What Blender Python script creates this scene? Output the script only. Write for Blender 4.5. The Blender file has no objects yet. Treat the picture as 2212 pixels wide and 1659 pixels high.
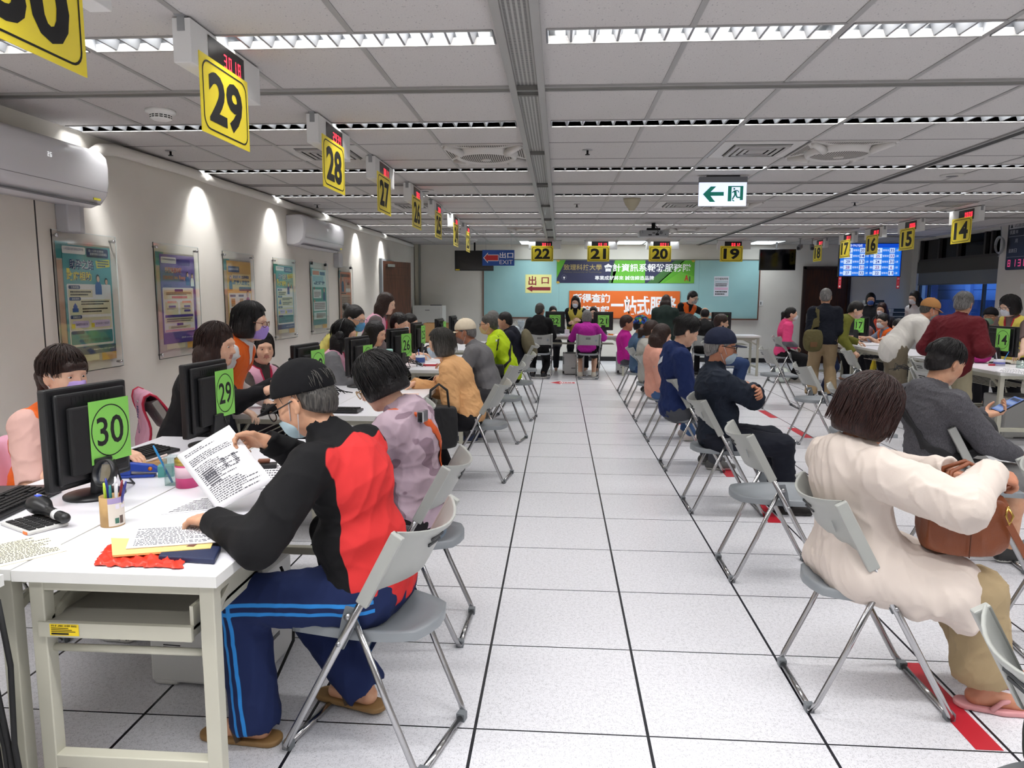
import bpy, math, random
import numpy as np
from mathutils import Vector, Matrix
import openvdb
SC = bpy.context.scene
COL = SC.collection
# ---------------------------------------------------------------- camera
FPX, YAW, PITCH, ROLL, EYE = 1535.26, 0.0654307, 0.1267413, 0.0046383, 1.51244
def cam_axes():
    cy, sy = math.cos(YAW), math.sin(YAW)
    f = Vector((-sy*math.cos(PITCH), cy*math.cos(PITCH), -math.sin(PITCH)))
    r = Vector((cy, sy, 0)); u = r.cross(f)
    return r*math.cos(ROLL)+u*math.sin(ROLL), -r*math.sin(ROLL)+u*math.cos(ROLL), f
CR, CU, CF = cam_axes()
cd = bpy.data.cameras.new('camera'); cd.sensor_width = 36; cd.lens = FPX*36/2212; cd.sensor_fit = 'HORIZONTAL'
cd.clip_start = 0.05; cd.clip_end = 200
cam = bpy.data.objects.new('camera', cd); COL.objects.link(cam)
cam.matrix_world = Matrix(((CR.x, CU.x, -CF.x, 0), (CR.y, CU.y, -CF.y, 0), (CR.z, CU.z, -CF.z, EYE), (0, 0, 0, 1)))
SC.camera = cam
def at(px, py, **k):
    """a point of the room that the photograph shows at (px, py), on the plane X=, Y= or Z="""
    d = CF + CR*((px-1106)/FPX) - CU*((py-829.5)/FPX)
    (ax, v), = k.items(); i = 'XYZ'.index(ax)
    o = Vector((0, 0, EYE))
    return o + d*((v-o[i])/d[i])
# ---------------------------------------------------------------- world, exposure, ceiling lamps
SC.view_settings.view_transform = 'Standard'; SC.view_settings.look = 'None'
SC.view_settings.exposure = 0.0; SC.view_settings.gamma = 1.0; SC.view_settings.use_curve_mapping = False
w = bpy.data.worlds.new('dusk'); SC.world = w; w.use_nodes = True
w.node_tree.nodes['Background'].inputs[0].default_value = (0.16, 0.33, 0.75, 1)
w.node_tree.nodes['Background'].inputs[1].default_value = 1.5
SC.cycles.max_bounces = 7; SC.cycles.diffuse_bounces = 4; SC.cycles.glossy_bounces = 3; SC.cycles.transmission_bounces = 5
SC.cycles.transparent_max_bounces = 8; SC.cycles.caustics_reflective = False; SC.cycles.caustics_refractive = False
SC.cycles.sample_clamp_indirect = 4; SC.cycles.use_denoising = True
H = 2.6                                   # ceiling
XL, XR, YB, YN = -3.3, 7.64, 16.2, -4.2   # left wall, right wall, back wall, near wall
LIGHT_ROWS = [-1.88, -0.21, 1.45, 3.19, 4.76, 6.45, 8.09, 9.83, 11.5, 13.15]
LIGHT_SPANS = [(-3.28, -2.15), (-2.13, -1.53), (-1.51, -0.29), (-0.07, 1.15), (1.17, 1.77), (1.79, 2.98), (3.12, 4.32), (4.34, 4.94), (4.96, 6.16)]
LAMP_W = 14.0
def area(loc, sx, sy, power, col=(1, 1, 1), spread=150, rot=(0, 0, 0), name='ceiling_lamp'):
    l = bpy.data.lights.new(name, 'AREA'); l.shape = 'RECTANGLE'; l.size = sx; l.size_y = sy
    l.energy = power; l.color = col; l.spread = math.radians(spread)
    o = bpy.data.objects.new(name, l); o.location = loc; o.rotation_euler = rot; COL.objects.link(o); return o
for y in LIGHT_ROWS:
    for a, b in LIGHT_SPANS:
        area(((a+b)/2, y, H+0.075), (b-a)*0.94, 0.1, LAMP_W*(b-a), (1, 0.985, 0.97), 140)
for y in LIGHT_ROWS[3:]:                                      # the row ends that wash the left wall
    l = bpy.data.lights.new('wall_wash_lamp', 'SPOT'); l.energy = 55; l.spot_size = math.radians(76); l.spot_blend = 0.6; l.shadow_soft_size = 0.02
    l.use_nodes = True; nt_ = l.node_tree; fo_ = nt_.nodes.new('ShaderNodeLightFalloff'); fo_.inputs[0].default_value = 1.0
    nt_.links.new(fo_.outputs['Linear'], nt_.nodes['Emission'].inputs[1])
    o = bpy.data.objects.new('wall_wash_lamp', l); o.location = (XL+0.16, y, H-0.03); o.rotation_euler = (0, math.radians(24), 0); COL.objects.link(o)
# ---------------------------------------------------------------- materials
def lin(c):
    if isinstance(c, str):
        c = c.lstrip('#'); c = [int(c[i:i+2], 16)/255 for i in (0, 2, 4)]
    return tuple(((v/12.92) if v <= 0.04045 else ((v+0.055)/1.055)**2.4) for v in c) + (1,)
MATS = {}
class NT:
    def __init__(s, name):
        s.m = bpy.data.materials.new(name); s.m.use_nodes = True; s.t = s.m.node_tree
        s.b = s.t.nodes['Principled BSDF']
    def n(s, typ, **k):
        x = s.t.nodes.new('ShaderNode'+typ)
        for a, v in k.items(): setattr(x, a, v)
        return x
    def put(s, sock, v):
        if hasattr(v, 'is_output'): s.t.links.new(v, sock)
        elif v is not None: sock.default_value = v
    def math(s, op, a, b=None, c=None):
        x = s.n('Math', operation=op)
        for i, v in enumerate((a, b, c)): s.put(x.inputs[i], v)
        return x.outputs[0]
    def mix(s, f, a, b):
        x = s.n('Mix', data_type='RGBA'); s.put(x.inputs[0], f); s.put(x.inputs[6], a); s.put(x.inputs[7], b); return x.outputs[2]
    def obj(s): return s.n('TexCoord').outputs['Object']
    def xyz(s, v=None):
        x = s.n('SeparateXYZ'); s.put(x.inputs[0], v or s.obj()); return x.outputs
    def mapp(s, scale, v=None):
        x = s.n('Mapping'); x.inputs['Scale'].default_value = scale; s.put(x.inputs[0], v or s.obj()); return x.outputs[0]
    def noise(s, scale, detail=2, v=None, rough=0.5):
        x = s.n('TexNoise'); s.put(x.inputs['Vector'], v or s.obj()); x.inputs['Scale'].default_value = scale
        x.inputs['Detail'].default_value = detail; x.inputs['Roughness'].default_value = rough; return x.outputs[0]
    def ramp(s, f, lo, hi):
        x = s.n('MapRange'); s.put(x.inputs[0], f); x.inputs[1].default_value = lo; x.inputs[2].default_value = hi; return x.outputs[0]
    def bump(s, h, strength, dist=0.01):
        x = s.n('Bump'); x.inputs['Strength'].default_value = strength; x.inputs['Distance'].default_value = dist
        s.put(x.inputs['Height'], h); s.put(s.b.inputs['Normal'], x.outputs[0])
    def set(s, col=None, rough=None, metal=None, spec=None, em=None, emv=None, alpha=None):
        I = s.b.inputs
        for k, v in (('Base Color', col), ('Roughness', rough), ('Metallic', metal), ('Specular IOR Level', spec), ('Emission Color', em), ('Emission Strength', emv), ('Alpha', alpha)):
            s.put(I[k], v)
        return s
def M(name, col, rough=0.5, metal=0, spec=0.5, em=0, bump=0, bscale=60, vary=0, vscale=4):
    """plain procedural material, made once"""
    if name in MATS: return MATS[name]
    t = NT(name); c = lin(col); t.set(c, rough, metal, spec)
    if vary:
        d = tuple(v*(1-vary) for v in c[:3])+(1,)
        t.set(t.mix(t.ramp(t.noise(vscale, 3), 0.35, 0.65), c, d))
    if bump: t.bump(t.noise(bscale, 3), bump)
    if em: t.set(em=c, emv=em)
    MATS[name] = t.m; return t.m
def hexm(col, rough=0.6): return M('paint_'+col.lstrip('#'), col, rough)
def glassy(name, tint=(0.9, 0.95, 0.95, 1), opacity=0.12, rough=0.03):
    """thin clear sheet: mostly see-through, with real surface reflections"""
    if name in MATS: return MATS[name]
    t = NT(name); t.t.nodes.remove(t.b)
    tr = t.n('BsdfTransparent'); tr.inputs[0].default_value = tint
    fr = t.n('Fresnel'); fr.inputs[0].default_value = 1.3
    gl = t.n('BsdfGlossy'); gl.inputs['Roughness'].default_value = rough
    mx = t.n('MixShader'); t.put(mx.inputs[0], t.math('ADD', t.math('MULTIPLY', fr.outputs[0], 0.18), opacity))
    t.t.links.new(tr.outputs[0], mx.inputs[1]); t.t.links.new(gl.outputs[0], mx.inputs[2])
    t.t.links.new(mx.outputs[0], t.t.nodes['Material Output'].inputs[0]); MATS[name] = t.m; return t.m
# ---------------------------------------------------------------- objects
def tag(o, label=None, cat=None, group=None, kind=None):
    if label: o['label'] = label
    if cat: o['category'] = cat
    if group: o['group'] = group
    if kind: o['kind'] = kind
    return o
def thing(name, label, cat, loc=(0, 0, 0), rz=0, group=None):
    o = bpy.data.objects.new(name, None); o.empty_display_size = 0.1; COL.objects.link(o)
    o.location = loc; o.rotation_euler = (0, 0, rz); return tag(o, label, cat, group)
def link_mesh(name, me, parent=None, loc=None, rz=0):
    o = bpy.data.objects.new(name, me); COL.objects.link(o)
    if parent: o.parent = parent
    if loc is not None: o.location = loc
    o.rotation_euler = (0, 0, rz); return o
def dup(root, loc=None, rz=None, label=None, group=None):
    kids = {}
    for o in bpy.data.objects:
        if o.parent: kids.setdefault(o.parent.name, []).append(o)
    def cp(o, par):
        c = o.copy(); COL.objects.link(c)
        if par: c.parent = par
        for k in kids.get(o.name, []): cp(k, c)
        return c
    r = cp(root, None)
    if loc is not None: r.location = loc
    if rz is not None: r.rotation_euler = (0, 0, rz)
    return tag(r, label, None, group)
V = Vector
class MB:
    """collects shapes and links them as ONE mesh object"""
    def __init__(s): s.v = []; s.f = []; s.m = []; s.mats = []; s.sm = []
    def mi(s, m):
        if m not in s.mats: s.mats.append(m)
        return s.mats.index(m)
    def add(s, vs, fs, m, smooth=False, mw=None):
        b = len(s.v); k = s.mi(m)
        s.v += [tuple(mw @ V(q)) if mw else tuple(q) for q in vs]
        for f in fs: s.f.append([b+i for i in f]); s.m.append(k); s.sm.append(smooth)
        return s
    def box(s, c, d, m, rot=None):
        hx, hy, hz = d[0]/2, d[1]/2, d[2]/2
        vs = [V((x, y, z)) for z in (-hz, hz) for y in (-hy, hy) for x in (-hx, hx)]
        R = rot.to_matrix() if hasattr(rot, 'to_matrix') else rot
        vs = [((R @ q) if R else q)+V(c) for q in vs]
        return s.add(vs, [(0, 2, 3, 1), (4, 5, 7, 6), (0, 1, 5, 4), (2, 6, 7, 3), (0, 4, 6, 2), (1, 3, 7, 5)], m)
    def bx(s, x0, x1, y0, y1, z0, z1, m): return s.box(((x0+x1)/2, (y0+y1)/2, (z0+z1)/2), (x1-x0, y1-y0, z1-z0), m)
    def bar(s, a, b, w, h, m, up=(0, 0, 1)):
        """box beam from a to b, w across, h along up"""
        a, b = V(a), V(b); d = (b-a); L = d.length; d.normalize(); u = V(up); x = d.cross(u)
        if x.length < 1e-5: x = d.cross(V((1, 0, 0)))
        x.normalize(); u = x.cross(d)
        R = Matrix((x, d, u)).transposed()
        return s.box((a+b)/2, (w, L, h), m, R)
    def tube(s, pts, r, m, seg=8, caps=True, flat=None):
        """swept round tube through pts; r a number or one per point; flat=(axis, factor) squeezes the section along an axis"""
        P = [V(p) for p in pts]; n = len(P); rs = r if isinstance(r, (list, tuple)) else [r]*n
        vs = []; prev = None
        for i, p in enumerate(P):
            t = (P[min(i+1, n-1)]-P[max(i-1, 0)]).normalized()
            if prev is None:
                x = t.cross(V((0, 0, 1)))
                if x.length < 1e-3: x = t.cross(V((0, 1, 0)))
            else: x = prev-t*prev.dot(t)
            x.normalize(); prev = x; y = t.cross(x)
            for k in range(seg):
                a = 2*math.pi*k/seg; q = (x*math.cos(a)+y*math.sin(a))*rs[i]
                if flat: q = q-flat[0]*(q.dot(flat[0])*(1-flat[1]))
                vs.append(p+q)
        fs = [(i*seg+k, i*seg+(k+1) % seg, (i+1)*seg+(k+1) % seg, (i+1)*seg+k) for i in range(n-1) for k in range(seg)]
        if caps: fs += [tuple(range(seg-1, -1, -1)), tuple((n-1)*seg+k for k in range(seg))]
        return s.add(vs, fs, m, True)
    def lathe(s, prof, m, seg=20, c=(0, 0, 0), mw=None, smooth=True):
        vs = [V((r*math.cos(2*math.pi*k/seg), r*math.sin(2*math.pi*k/seg), z))+V(c) for r, z in prof for k in range(seg)]
        fs = [(i*seg+k, i*seg+(k+1) % seg, (i+1)*seg+(k+1) % seg, (i+1)*seg+k) for i in range(len(prof)-1) for k in range(seg)]
        if prof[0][0] > 1e-6: fs.append(tuple(range(seg-1, -1, -1)))
        if prof[-1][0] > 1e-6: fs.append(tuple((len(prof)-1)*seg+k for k in range(seg)))
        return s.add(vs, fs, m, smooth, mw)
    def prism(s, poly, o, u, v, d, m, smooth=False):
        """polygon (2-D points) in the plane o+u*x+v*y, pushed out by d"""
        o, u, v, d = V(o), V(u), V(v), V(d); n = len(poly)
        a = [o+u*x+v*y for x, y in poly]; vs = a+[q+d for q in a]
        fs = [tuple(range(n)), tuple(range(2*n-1, n-1, -1))]+[(i, i+n, (i+1) % n+n, (i+1) % n) for i in range(n)]
        if u.cross(v).dot(d) > 0: fs = [tuple(reversed(f)) for f in fs]
        return s.add(vs, fs, m, smooth)
    def grid(s, rows, m, smooth=True, close=False):
        """rows of points -> quads"""
        n = len(rows[0]); vs = [q for r in rows for q in r]; fs = []
        for i in range(len(rows)-1):
            for k in range(n if close else n-1): fs.append((i*n+k, i*n+(k+1) % n, (i+1)*n+(k+1) % n, (i+1)*n+k))
        return s.add(vs, fs, m, smooth)
    def ball(s, c, r, m, seg=12, sc=(1, 1, 1)):
        prof = [(math.sin(math.pi*i/(seg//2)), -math.cos(math.pi*i/(seg//2))) for i in range(seg//2+1)]
        prof[0] = (1e-7, -1); prof[-1] = (1e-7, 1)
        return s.lathe([(a*r, b*r) for a, b in prof], m, seg, mw=Matrix.Translation(V(c)) @ Matrix.Diagonal((sc[0], sc[1], sc[2], 1)))
    def mesh(s, name):
        me = bpy.data.meshes.new(name); me.from_pydata(s.v, [], s.f)
        for m in s.mats: me.materials.append(m)
        me.polygons.foreach_set('material_index', s.m); me.polygons.foreach_set('use_smooth', s.sm); me.update(); return me
    def build(s, name, parent=None, loc=None, rz=0, bevel=0, bseg=2, solid=0, sub=0):
        o = link_mesh(name, s.mesh(name), parent, loc, rz)
        if solid: md = o.modifiers.new('thickness', 'SOLIDIFY'); md.thickness = solid; md.offset = 0
        if bevel: md = o.modifiers.new('edges', 'BEVEL'); md.width = bevel; md.segments = bseg; md.limit_method = 'ANGLE'; md.angle_limit = 0.6
        if sub: md = o.modifiers.new('smooth', 'SUBSURF'); md.levels = md.render_levels = sub
        return o
# ---------------------------------------------------------------- lettering
TXT = {}
def text_mesh(body, bold=0.0, res=3):
    k = (body, bold, res)
    if k not in TXT:
        c = bpy.data.curves.new('lettering', 'FONT'); c.body = body; c.size = 1; c.offset = bold; c.resolution_u = res; c.space_line = 1.05
        o = bpy.data.objects.new('lettering', c); COL.objects.link(o)
        me = bpy.data.meshes.new_from_object(o.evaluated_get(bpy.context.evaluated_depsgraph_get()))
        vs = [v.co.copy() for v in me.vertices]; fs = [tuple(p.vertices) for p in me.polygons]
        bpy.data.objects.remove(o); bpy.data.curves.remove(c); bpy.data.meshes.remove(me)
        xs = [v.x for v in vs]; ys = [v.y for v in vs]
        TXT[k] = (vs, fs, min(xs), max(xs), min(ys), max(ys))
    return TXT[k]
class Flat:
    """a flat printed layout on the plane o+u*x+v*y, layers stacked along n = u x v"""
    def __init__(s, o, u, v, mb=None):
        s.o, s.u, s.v = V(o), V(u).normalized(), V(v).normalized(); s.n = s.u.cross(s.v); s.mb = mb or MB(); s.k = 0
    def P(s, x, y, lay): return s.o+s.u*x+s.v*y+s.n*(0.0006*lay)
    def poly(s, pts, m, lay=1):
        s.mb.add([s.P(x, y, lay) for x, y in pts], [tuple(range(len(pts)))], m); return s
    def rect(s, x0, y0, x1, y1, m, lay=1, r=0):
        if r: return s.poly(rrect(x0, y0, x1, y1, r), m, lay)
        return s.poly([(x0, y0), (x1, y0), (x1, y1), (x0, y1)], m, lay)
    def ring(s, outer, inner, m, lay=1):
        n = len(outer); s.mb.add([s.P(x, y, lay) for x, y in outer+inner], [(i, (i+1) % n, n+(i+1) % n, n+i) for i in range(n)], m); return s
    def text(s, body, x0, y0, x1, y1, m, lay=2, bold=0.0, fit=True, res=3):
        """lettering filling the box; fit=False keeps the font's own proportions"""
        vs, fs, a, b, c, d = text_mesh(body, bold, res)
        sx, sy = (x1-x0)/(b-a), (y1-y0)/max(d-c, 1e-6)
        if not fit: sx = sy = min(sx, sy)
        cx, cy = (x0+x1)/2-(a+b)/2*sx, (y0+y1)/2-(c+d)/2*sy
        s.mb.add([s.P(cx+p.x*sx, cy+p.y*sy, lay) for p in vs], fs, m); return s
def rrect(x0, y0, x1, y1, r, n=5):
    out = []
    for cx, cy, a in ((x1-r, y0+r, -90), (x1-r, y1-r, 0), (x0+r, y1-r, 90), (x0+r, y0+r, 180)):
        for i in range(n+1):
            t = math.radians(a+90*i/n); out.append((cx+r*math.cos(t), cy+r*math.sin(t)))
    return out
def circ(cx, cy, rx, ry=None, n=40): return [(cx+rx*math.cos(2*math.pi*i/n), cy+(ry or rx)*math.sin(2*math.pi*i/n)) for i in range(n)]
RX = V((1, 0, 0)); RY = V((0, 1, 0)); RZ = V((0, 0, 1))
# ---------------------------------------------------------------- room shell
def mat_floor():
    t = NT('raised_floor_tiles'); X = t.xyz()
    def line(c, off, half):
        q = t.math('FRACT', t.math('DIVIDE', t.math('SUBTRACT', c, off-30), 0.6))
        d = t.math('MULTIPLY', t.math('MINIMUM', q, t.math('SUBTRACT', 1.0, q)), 0.6)
        return t.math('LESS_THAN', d, half)
    ln = t.math('MAXIMUM', line(X[0], -0.2754, 0.0055), line(X[1], 2.3028, 0.0035))
    p = t.obj(); wob = t.noise(60, 2, p)
    f1 = t.noise(120, 3, p, 0.6); f2 = t.noise(70, 2, p)
    fl = t.math('MULTIPLY', t.ramp(t.math('ABSOLUTE', t.math('SUBTRACT', f1, 0.5)), 0.02, 0.006), t.ramp(f2, 0.42, 0.52))
    base = t.mix(t.ramp(t.noise(240, 2, p), 0.3, 0.7), lin('dfdfe3'), lin('cfcfd4'))
    c = t.mix(t.math('MULTIPLY', fl, 0.85), base, lin('7c7c82'))
    t.set(t.mix(ln, c, (0.008, 0.008, 0.012, 1)), 0.27, 0, 0.4)
    return t.m
def mat_tile():
    t = NT('mineral_ceiling_tile'); p = t.obj()
    v = t.n('TexVoronoi'); t.put(v.inputs['Vector'], t.mapp((1, 0.55, 1), p)); v.inputs['Scale'].default_value = 75
    pit = t.math('MULTIPLY', t.ramp(v.outputs['Distance'], 0.26, 0.16), t.ramp(t.noise(55, 2, p), 0.46, 0.6))
    t.set(t.mix(t.math('MULTIPLY', pit, 0.6), t.mix(t.ramp(t.noise(160, 2, p), 0.3, 0.7), lin('c2bfbd'), lin('b8b5b3')), lin('77747a')), 0.9, 0, 0.15); return t.m
def mat_wall():
    t = NT('painted_wall'); p = t.obj()
    t.set(t.mix(t.ramp(t.noise(1.3, 4, p), 0.35, 0.7), lin('e4e0d8'), lin('dad6cd')), 0.75, 0, 0.25); t.bump(t.noise(220, 2, p), 0.06); return t.m
def mat_wood(name, a, b):
    t = NT(name); p = t.mapp((14, 14, 1.2)); n = t.noise(3, 4, p)
    t.set(t.mix(t.ramp(n, 0.35, 0.65), lin(a), lin(b)), 0.42, 0, 0.4); return t.m
FLOOR, TILE, WALL = mat_floor(), mat_tile(), mat_wall()
WOOD = mat_wood('walnut_door', '5a3420', '3b2115')
WOODD = mat_wood('dark_walnut_door', '43230f', '2b160b')
METAL = M('ceiling_rail', '9d9c9a', 0.45, 0.25)
GAP = M('dark_gap', '3a3a3a', 0.9)
CHROME = M('chrome', 'd8d8da', 0.16, 1)
STEEL = M('brushed_steel', 'a8a9ab', 0.32, 1)
BLACK = M('black_plastic', '17181a', 0.38)
BLACKM = M('matte_black', '101012', 0.7)
WHITE = M('white_plastic', 'e9e9e6', 0.35)
GREYP = M('grey_plastic', '8d8f90', 0.42)
PAPER = M('white_paper', 'f2f1f4', 0.8)
def struct(name, mb, **k):
    o = mb.build(name, **k); o['kind'] = 'structure'; return o
XC = 6.95                       # the ceiling stops here, before the curtain pocket along the windows
struct('floor', MB().bx(XL-0.2, XR+0.3, YN-0.2, YB+0.2, -0.1, 0, FLOOR))
# ceiling: panels between the light strips (the strips are real openings)
cb = MB(); edges = sorted(set([YN-0.1, YB+0.1]+[v for y in LIGHT_ROWS for v in (y-0.085, y+0.085)]))
for i in range(len(edges)-1):
    y0, y1 = edges[i], edges[i+1]; ym = (y0+y1)/2
    if any(abs(ym-y) < 0.08 for y in LIGHT_ROWS):
        xs = [XL-0.1]+[v for s in LIGHT_SPANS for v in s]+[XC]
        for k in range(0, len(xs), 2): cb.bx(xs[k], xs[k+1], y0, y1, H, H+0.03, TILE)
    else: cb.bx(XL-0.1, XC, y0, y1, H, H+0.03, TILE)
struct('ceiling', cb)
tr = MB()
DUCT = (-0.274, -0.09)
xl = [-0.89-0.62*i for i in range(4)]+[0.53+0.62*i for i in range(11)]
for x in xl:
    if abs(x-3.01) > 0.05 and x < XC:
        for i in range(len(edges)-1):
            y0, y1 = edges[i], edges[i+1]; ym = (y0+y1)/2
            lit = any(abs(ym-y) < 0.08 for y in LIGHT_ROWS) and any(a < x < b for a, b in LIGHT_SPANS)
            if not lit: tr.bx(x-0.013, x+0.013, y0, y1, H-0.004, H+0.002, METAL)
tr.bx(3.0, 3.1, YN, YB, H-0.012, H+0.002, METAL); tr.bx(3.02, 3.08, YN, YB, H-0.0125, H-0.011, GAP)
for k in range(-1, 5):
    yc = 0.62+3.33*k
    tr.bx(XL, DUCT[0], yc-0.035, yc+0.035, H-0.006, H+0.002, M('channel_grey', '6d6c68', 0.5, 0.2)); tr.bx(DUCT[1], XC, yc-0.035, yc+0.035, H-0.006, H+0.002, M('channel_grey', '6d6c68', 0.5, 0.2))
    for yy in (yc-0.04, yc+0.04): tr.bx(XL, XC, yy-0.006, yy+0.006, H-0.012, H+0.002, METAL)
    for yy in (yc+1.40, yc+2.03): tr.bx(XL, DUCT[0], yy-0.003, yy+0.003, H-0.0012, H+0.001, GAP); tr.bx(DUCT[1], XC, yy-0.003, yy+0.003, H-0.0012, H+0.001, GAP)
struct('trim_1', tr)
def mat_perf():
    t = NT('perforated_metal'); X = t.xyz()
    fx = t.math('FRACT', t.math('DIVIDE', t.math('ADD', X[0], 10+0.236), 0.0202)); fy = t.math('FRACT', t.math('DIVIDE', t.math('ADD', X[1], 10), 0.0135))
    hole = t.math('MULTIPLY', t.math('LESS_THAN', t.math('ABSOLUTE', t.math('SUBTRACT', fx, 0.5)), 0.27), t.math('LESS_THAN', t.math('ABSOLUTE', t.math('SUBTRACT', fy, 0.5)), 0.24))
    t.set(t.mix(hole, lin('a5a4a1'), (0.006, 0.006, 0.008, 1)), 0.5, 0.2); return t.m
db = MB(); PERF = mat_perf()
db.bx(DUCT[0], DUCT[0]+0.036, YN, YB, H-0.03, H+0.004, METAL); db.bx(DUCT[1]-0.036, DUCT[1], YN, YB, H-0.03, H+0.004, METAL)
db.bx(-0.2382, -0.1258, YN, YB, H-0.004, H+0.004, PERF)
for k in range(-1, 5):
    yc = 0.62+3.33*k
    for yy in (yc-0.05, yc+0.05, yc+1.7): db.bx(-0.238, -0.126, yy-0.012, yy+0.012, H-0.03, H-0.004, M('channel_grey', '6d6c68', 0.5, 0.2))
struct('trim_2', db)
# walls
struct('wall_left', MB().bx(XL-0.15, XL, YN-0.2, YB+0.2, 0, H+0.03, WALL).bx(XL-0.001, XL+0.001, 4.36, 4.372, 0.0, 2.1, GAP))
struct('wall_back', MB().bx(XL-0.15, XR+0.2, YB, YB+0.15, 0, 3.0, WALL))
struct('wall_near', MB().bx(XL-0.15, XR+0.2, YN-0.15, YN, 0, 3.0, WALL))
rb = MB(); WY0, WY1 = 12.35, 15.95
rb.bx(XR, XR+0.2, YN-0.2, WY0, 0, 3.0, WALL); rb.bx(XR, XR+0.2, WY1, YB+0.2, 0, 3.0, WALL); rb.bx(XR, XR+0.2, WY0, WY1, 0, 0.85, WALL); rb.bx(XR, XR+0.2, WY0, WY1, 2.66, 3.0, WALL)
rb.bx(7.2, XR, 10.9, WY0, 0, 2.95, WALL)
struct('wall_right', rb)
struct('trim_3', MB().bx(XC-0.02, XC, YN, YB, H, 2.97, WALL).bx(XC-0.02, XR+0.2, YN, YB, 2.95, 3.0, WALL))
KICK = M('dark_baseboard', '1d1b1d', 0.5)
struct('baseboard_back', MB().bx(-1.9, 5.25, YB-0.012, YB, 0, 0.10, KICK).bx(6.45, XR, YB-0.012, YB, 0, 0.10, KICK))
struct('baseboard_left', MB().bx(XL, XL+0.012, YN, 13.0, 0, 0.10, KICK)); struct('baseboard_right', MB().bx(XR-0.012, XR, WY0, YB, 0, 0.10, KICK))
# the left end of the back wall: a rolled screen's guide post
struct('trim_4', MB().bx(XL+0.02, XL+0.10, YB-0.05, YB, 0, H, M('post_cream', 'c9c4b4', 0.5)).bx(XL+0.11, XL+0.15, YB-0.07, YB-0.02, 1.1, H, M('post_grey', '8a8b86', 0.5)))
# windows on the right wall
FR = M('window_frame_bronze', '4a4744', 0.5, 0.3); DARKG = M('unlit_glass', '050506', 0.08, 0, 0.5)
wb = MB()
for y in (WY0+0.03, 13.42, 13.62, 14.5, 15.2, WY1-0.03): wb.bx(XR+0.03, XR+0.09, y-0.03, y+0.03, 2.20, 2.66, FR)
wb.bx(XR+0.02, XR+0.10, WY0, WY1, 2.20, 2.26, FR); wb.bx(XR+0.10, XR+0.11, WY0, WY1, 2.22, 2.66, DARKG)
wb.bx(XR+0.0, XR+0.14, WY0, WY1, 1.98, 2.21, M('transom_panel', '55524e', 0.55, 0.2))
win = struct('window_1', wb)
wf = MB()
for y in (WY0+0.02, 13.6, 15.55, WY1-0.02): wf.bx(XR+0.06, XR+0.11, y-0.025, y+0.025, 0.85, 1.98, FR)
wf.bx(XR+0.06, XR+0.11, WY0, WY1, 0.85, 0.92, FR)
wf.build('window_frame', win)
MB().bx(XR+0.08, XR+0.085, WY0, WY1, 0.9, 1.98, glassy('window_glass', (0.92, 0.96, 1, 1), 0.03)).build('window_pane', win)
bl = MB().bx(XR+0.02, XR+0.03, WY0+0.04, WY1-0.04, 1.735, 1.98, M('roller_blind', '7b7f86', 0.8)).tube([(XR+0.025, WY0+0.04, 1.735), (XR+0.025, WY1-0.04, 1.735)], 0.014, M('roller_blind', '7b7f86', 0.8))
tag(bl.build('roller_blind'), 'grey roller blind pulled partly down over the window on the right', 'blind')
# the building across the yard, seen through that window
def mat_siding():
    t = NT('metal_siding'); X = t.xyz(); q = t.math('FRACT', t.math('DIVIDE', X[2], 0.42))
    t.set(t.mix(t.math('LESS_THAN', q, 0.06), lin('8fb0dc'), lin('4c6a9a')), 0.5); return t.m
nb = MB(); nb.bx(13.0, 13.3, 8, 34, -3, 9, mat_siding())
hb = thing('neighbouring_building', 'pale blue sided building seen through the window on the right', 'building', (13, 20, 0))
o = nb.build('siding_wall', hb); o.location = (-13, -20, 0)
pb = MB()
for y in (14, 17.2, 20.4, 23.6, 26.8): pb.bx(12.9, 13.0, y-0.14, y+0.14, -3, 9, M('siding_post', '9ab8e0', 0.5))
o = pb.build('post_row', hb); o.location = (-13, -20, 0)
o = MB().bx(12.6, 12.75, 8, 34, -3, 1.38, M('yard_wall', '27406b', 0.8, vary=0.4)).bx(12.3, 12.5, 24.6, 34, -3, 4, M('yard_wall', '27406b', 0.8)).build('lower_wall', hb); o.location = (-13, -20, 0)
# ---------------------------------------------------------------- ceiling fixtures
LOUV = M('louvre_white', '7c7f83', 0.3); MIRR = M('louvre_mirror', 'd5d7d9', 0.12, 1)
def make_light(L):
    """recessed louvred fixture of length L, its opening at z=0"""
    t = thing('ceiling_light', 'x', 'light')
    hb = MB(); hw = 0.085
    hb.bx(-L/2, L/2, -hw-0.004, -hw, -0.003, 0.09, MIRR); hb.bx(-L/2, L/2, hw, hw+0.004, -0.003, 0.09, MIRR)
    hb.bx(-L/2, L/2, -hw, hw, 0.088, 0.092, WHITE)
    for s in (-1, 1): hb.bx(s*L/2-0.003, s*L/2+0.003, -hw, hw, -0.002, 0.09, LOUV)
    for s in (-1, 1): hb.bx(-L/2, L/2, s*hw-0.006, s*hw+0.006, -0.006, 0.0, METAL)
    hb.build('housing', t)
    n = max(3, round(L/0.105)); fb = MB()
    for i in range(1, n):
        x = -L/2+L*i/n
        fb.prism([(-0.005, 0), (0.005, 0), (0.024, 0.048), (-0.024, 0.048)], (x, -hw, 0.002), (1, 0, 0), (0, 0, 1), (0, 2*hw, 0), LOUV)
    fb.build('louvre', t)
    return t
ORD = ['first', 'second', 'third', 'fourth', 'fifth', 'sixth', 'seventh', 'eighth', 'ninth', 'tenth', 'eleventh']
protos = {}
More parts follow.
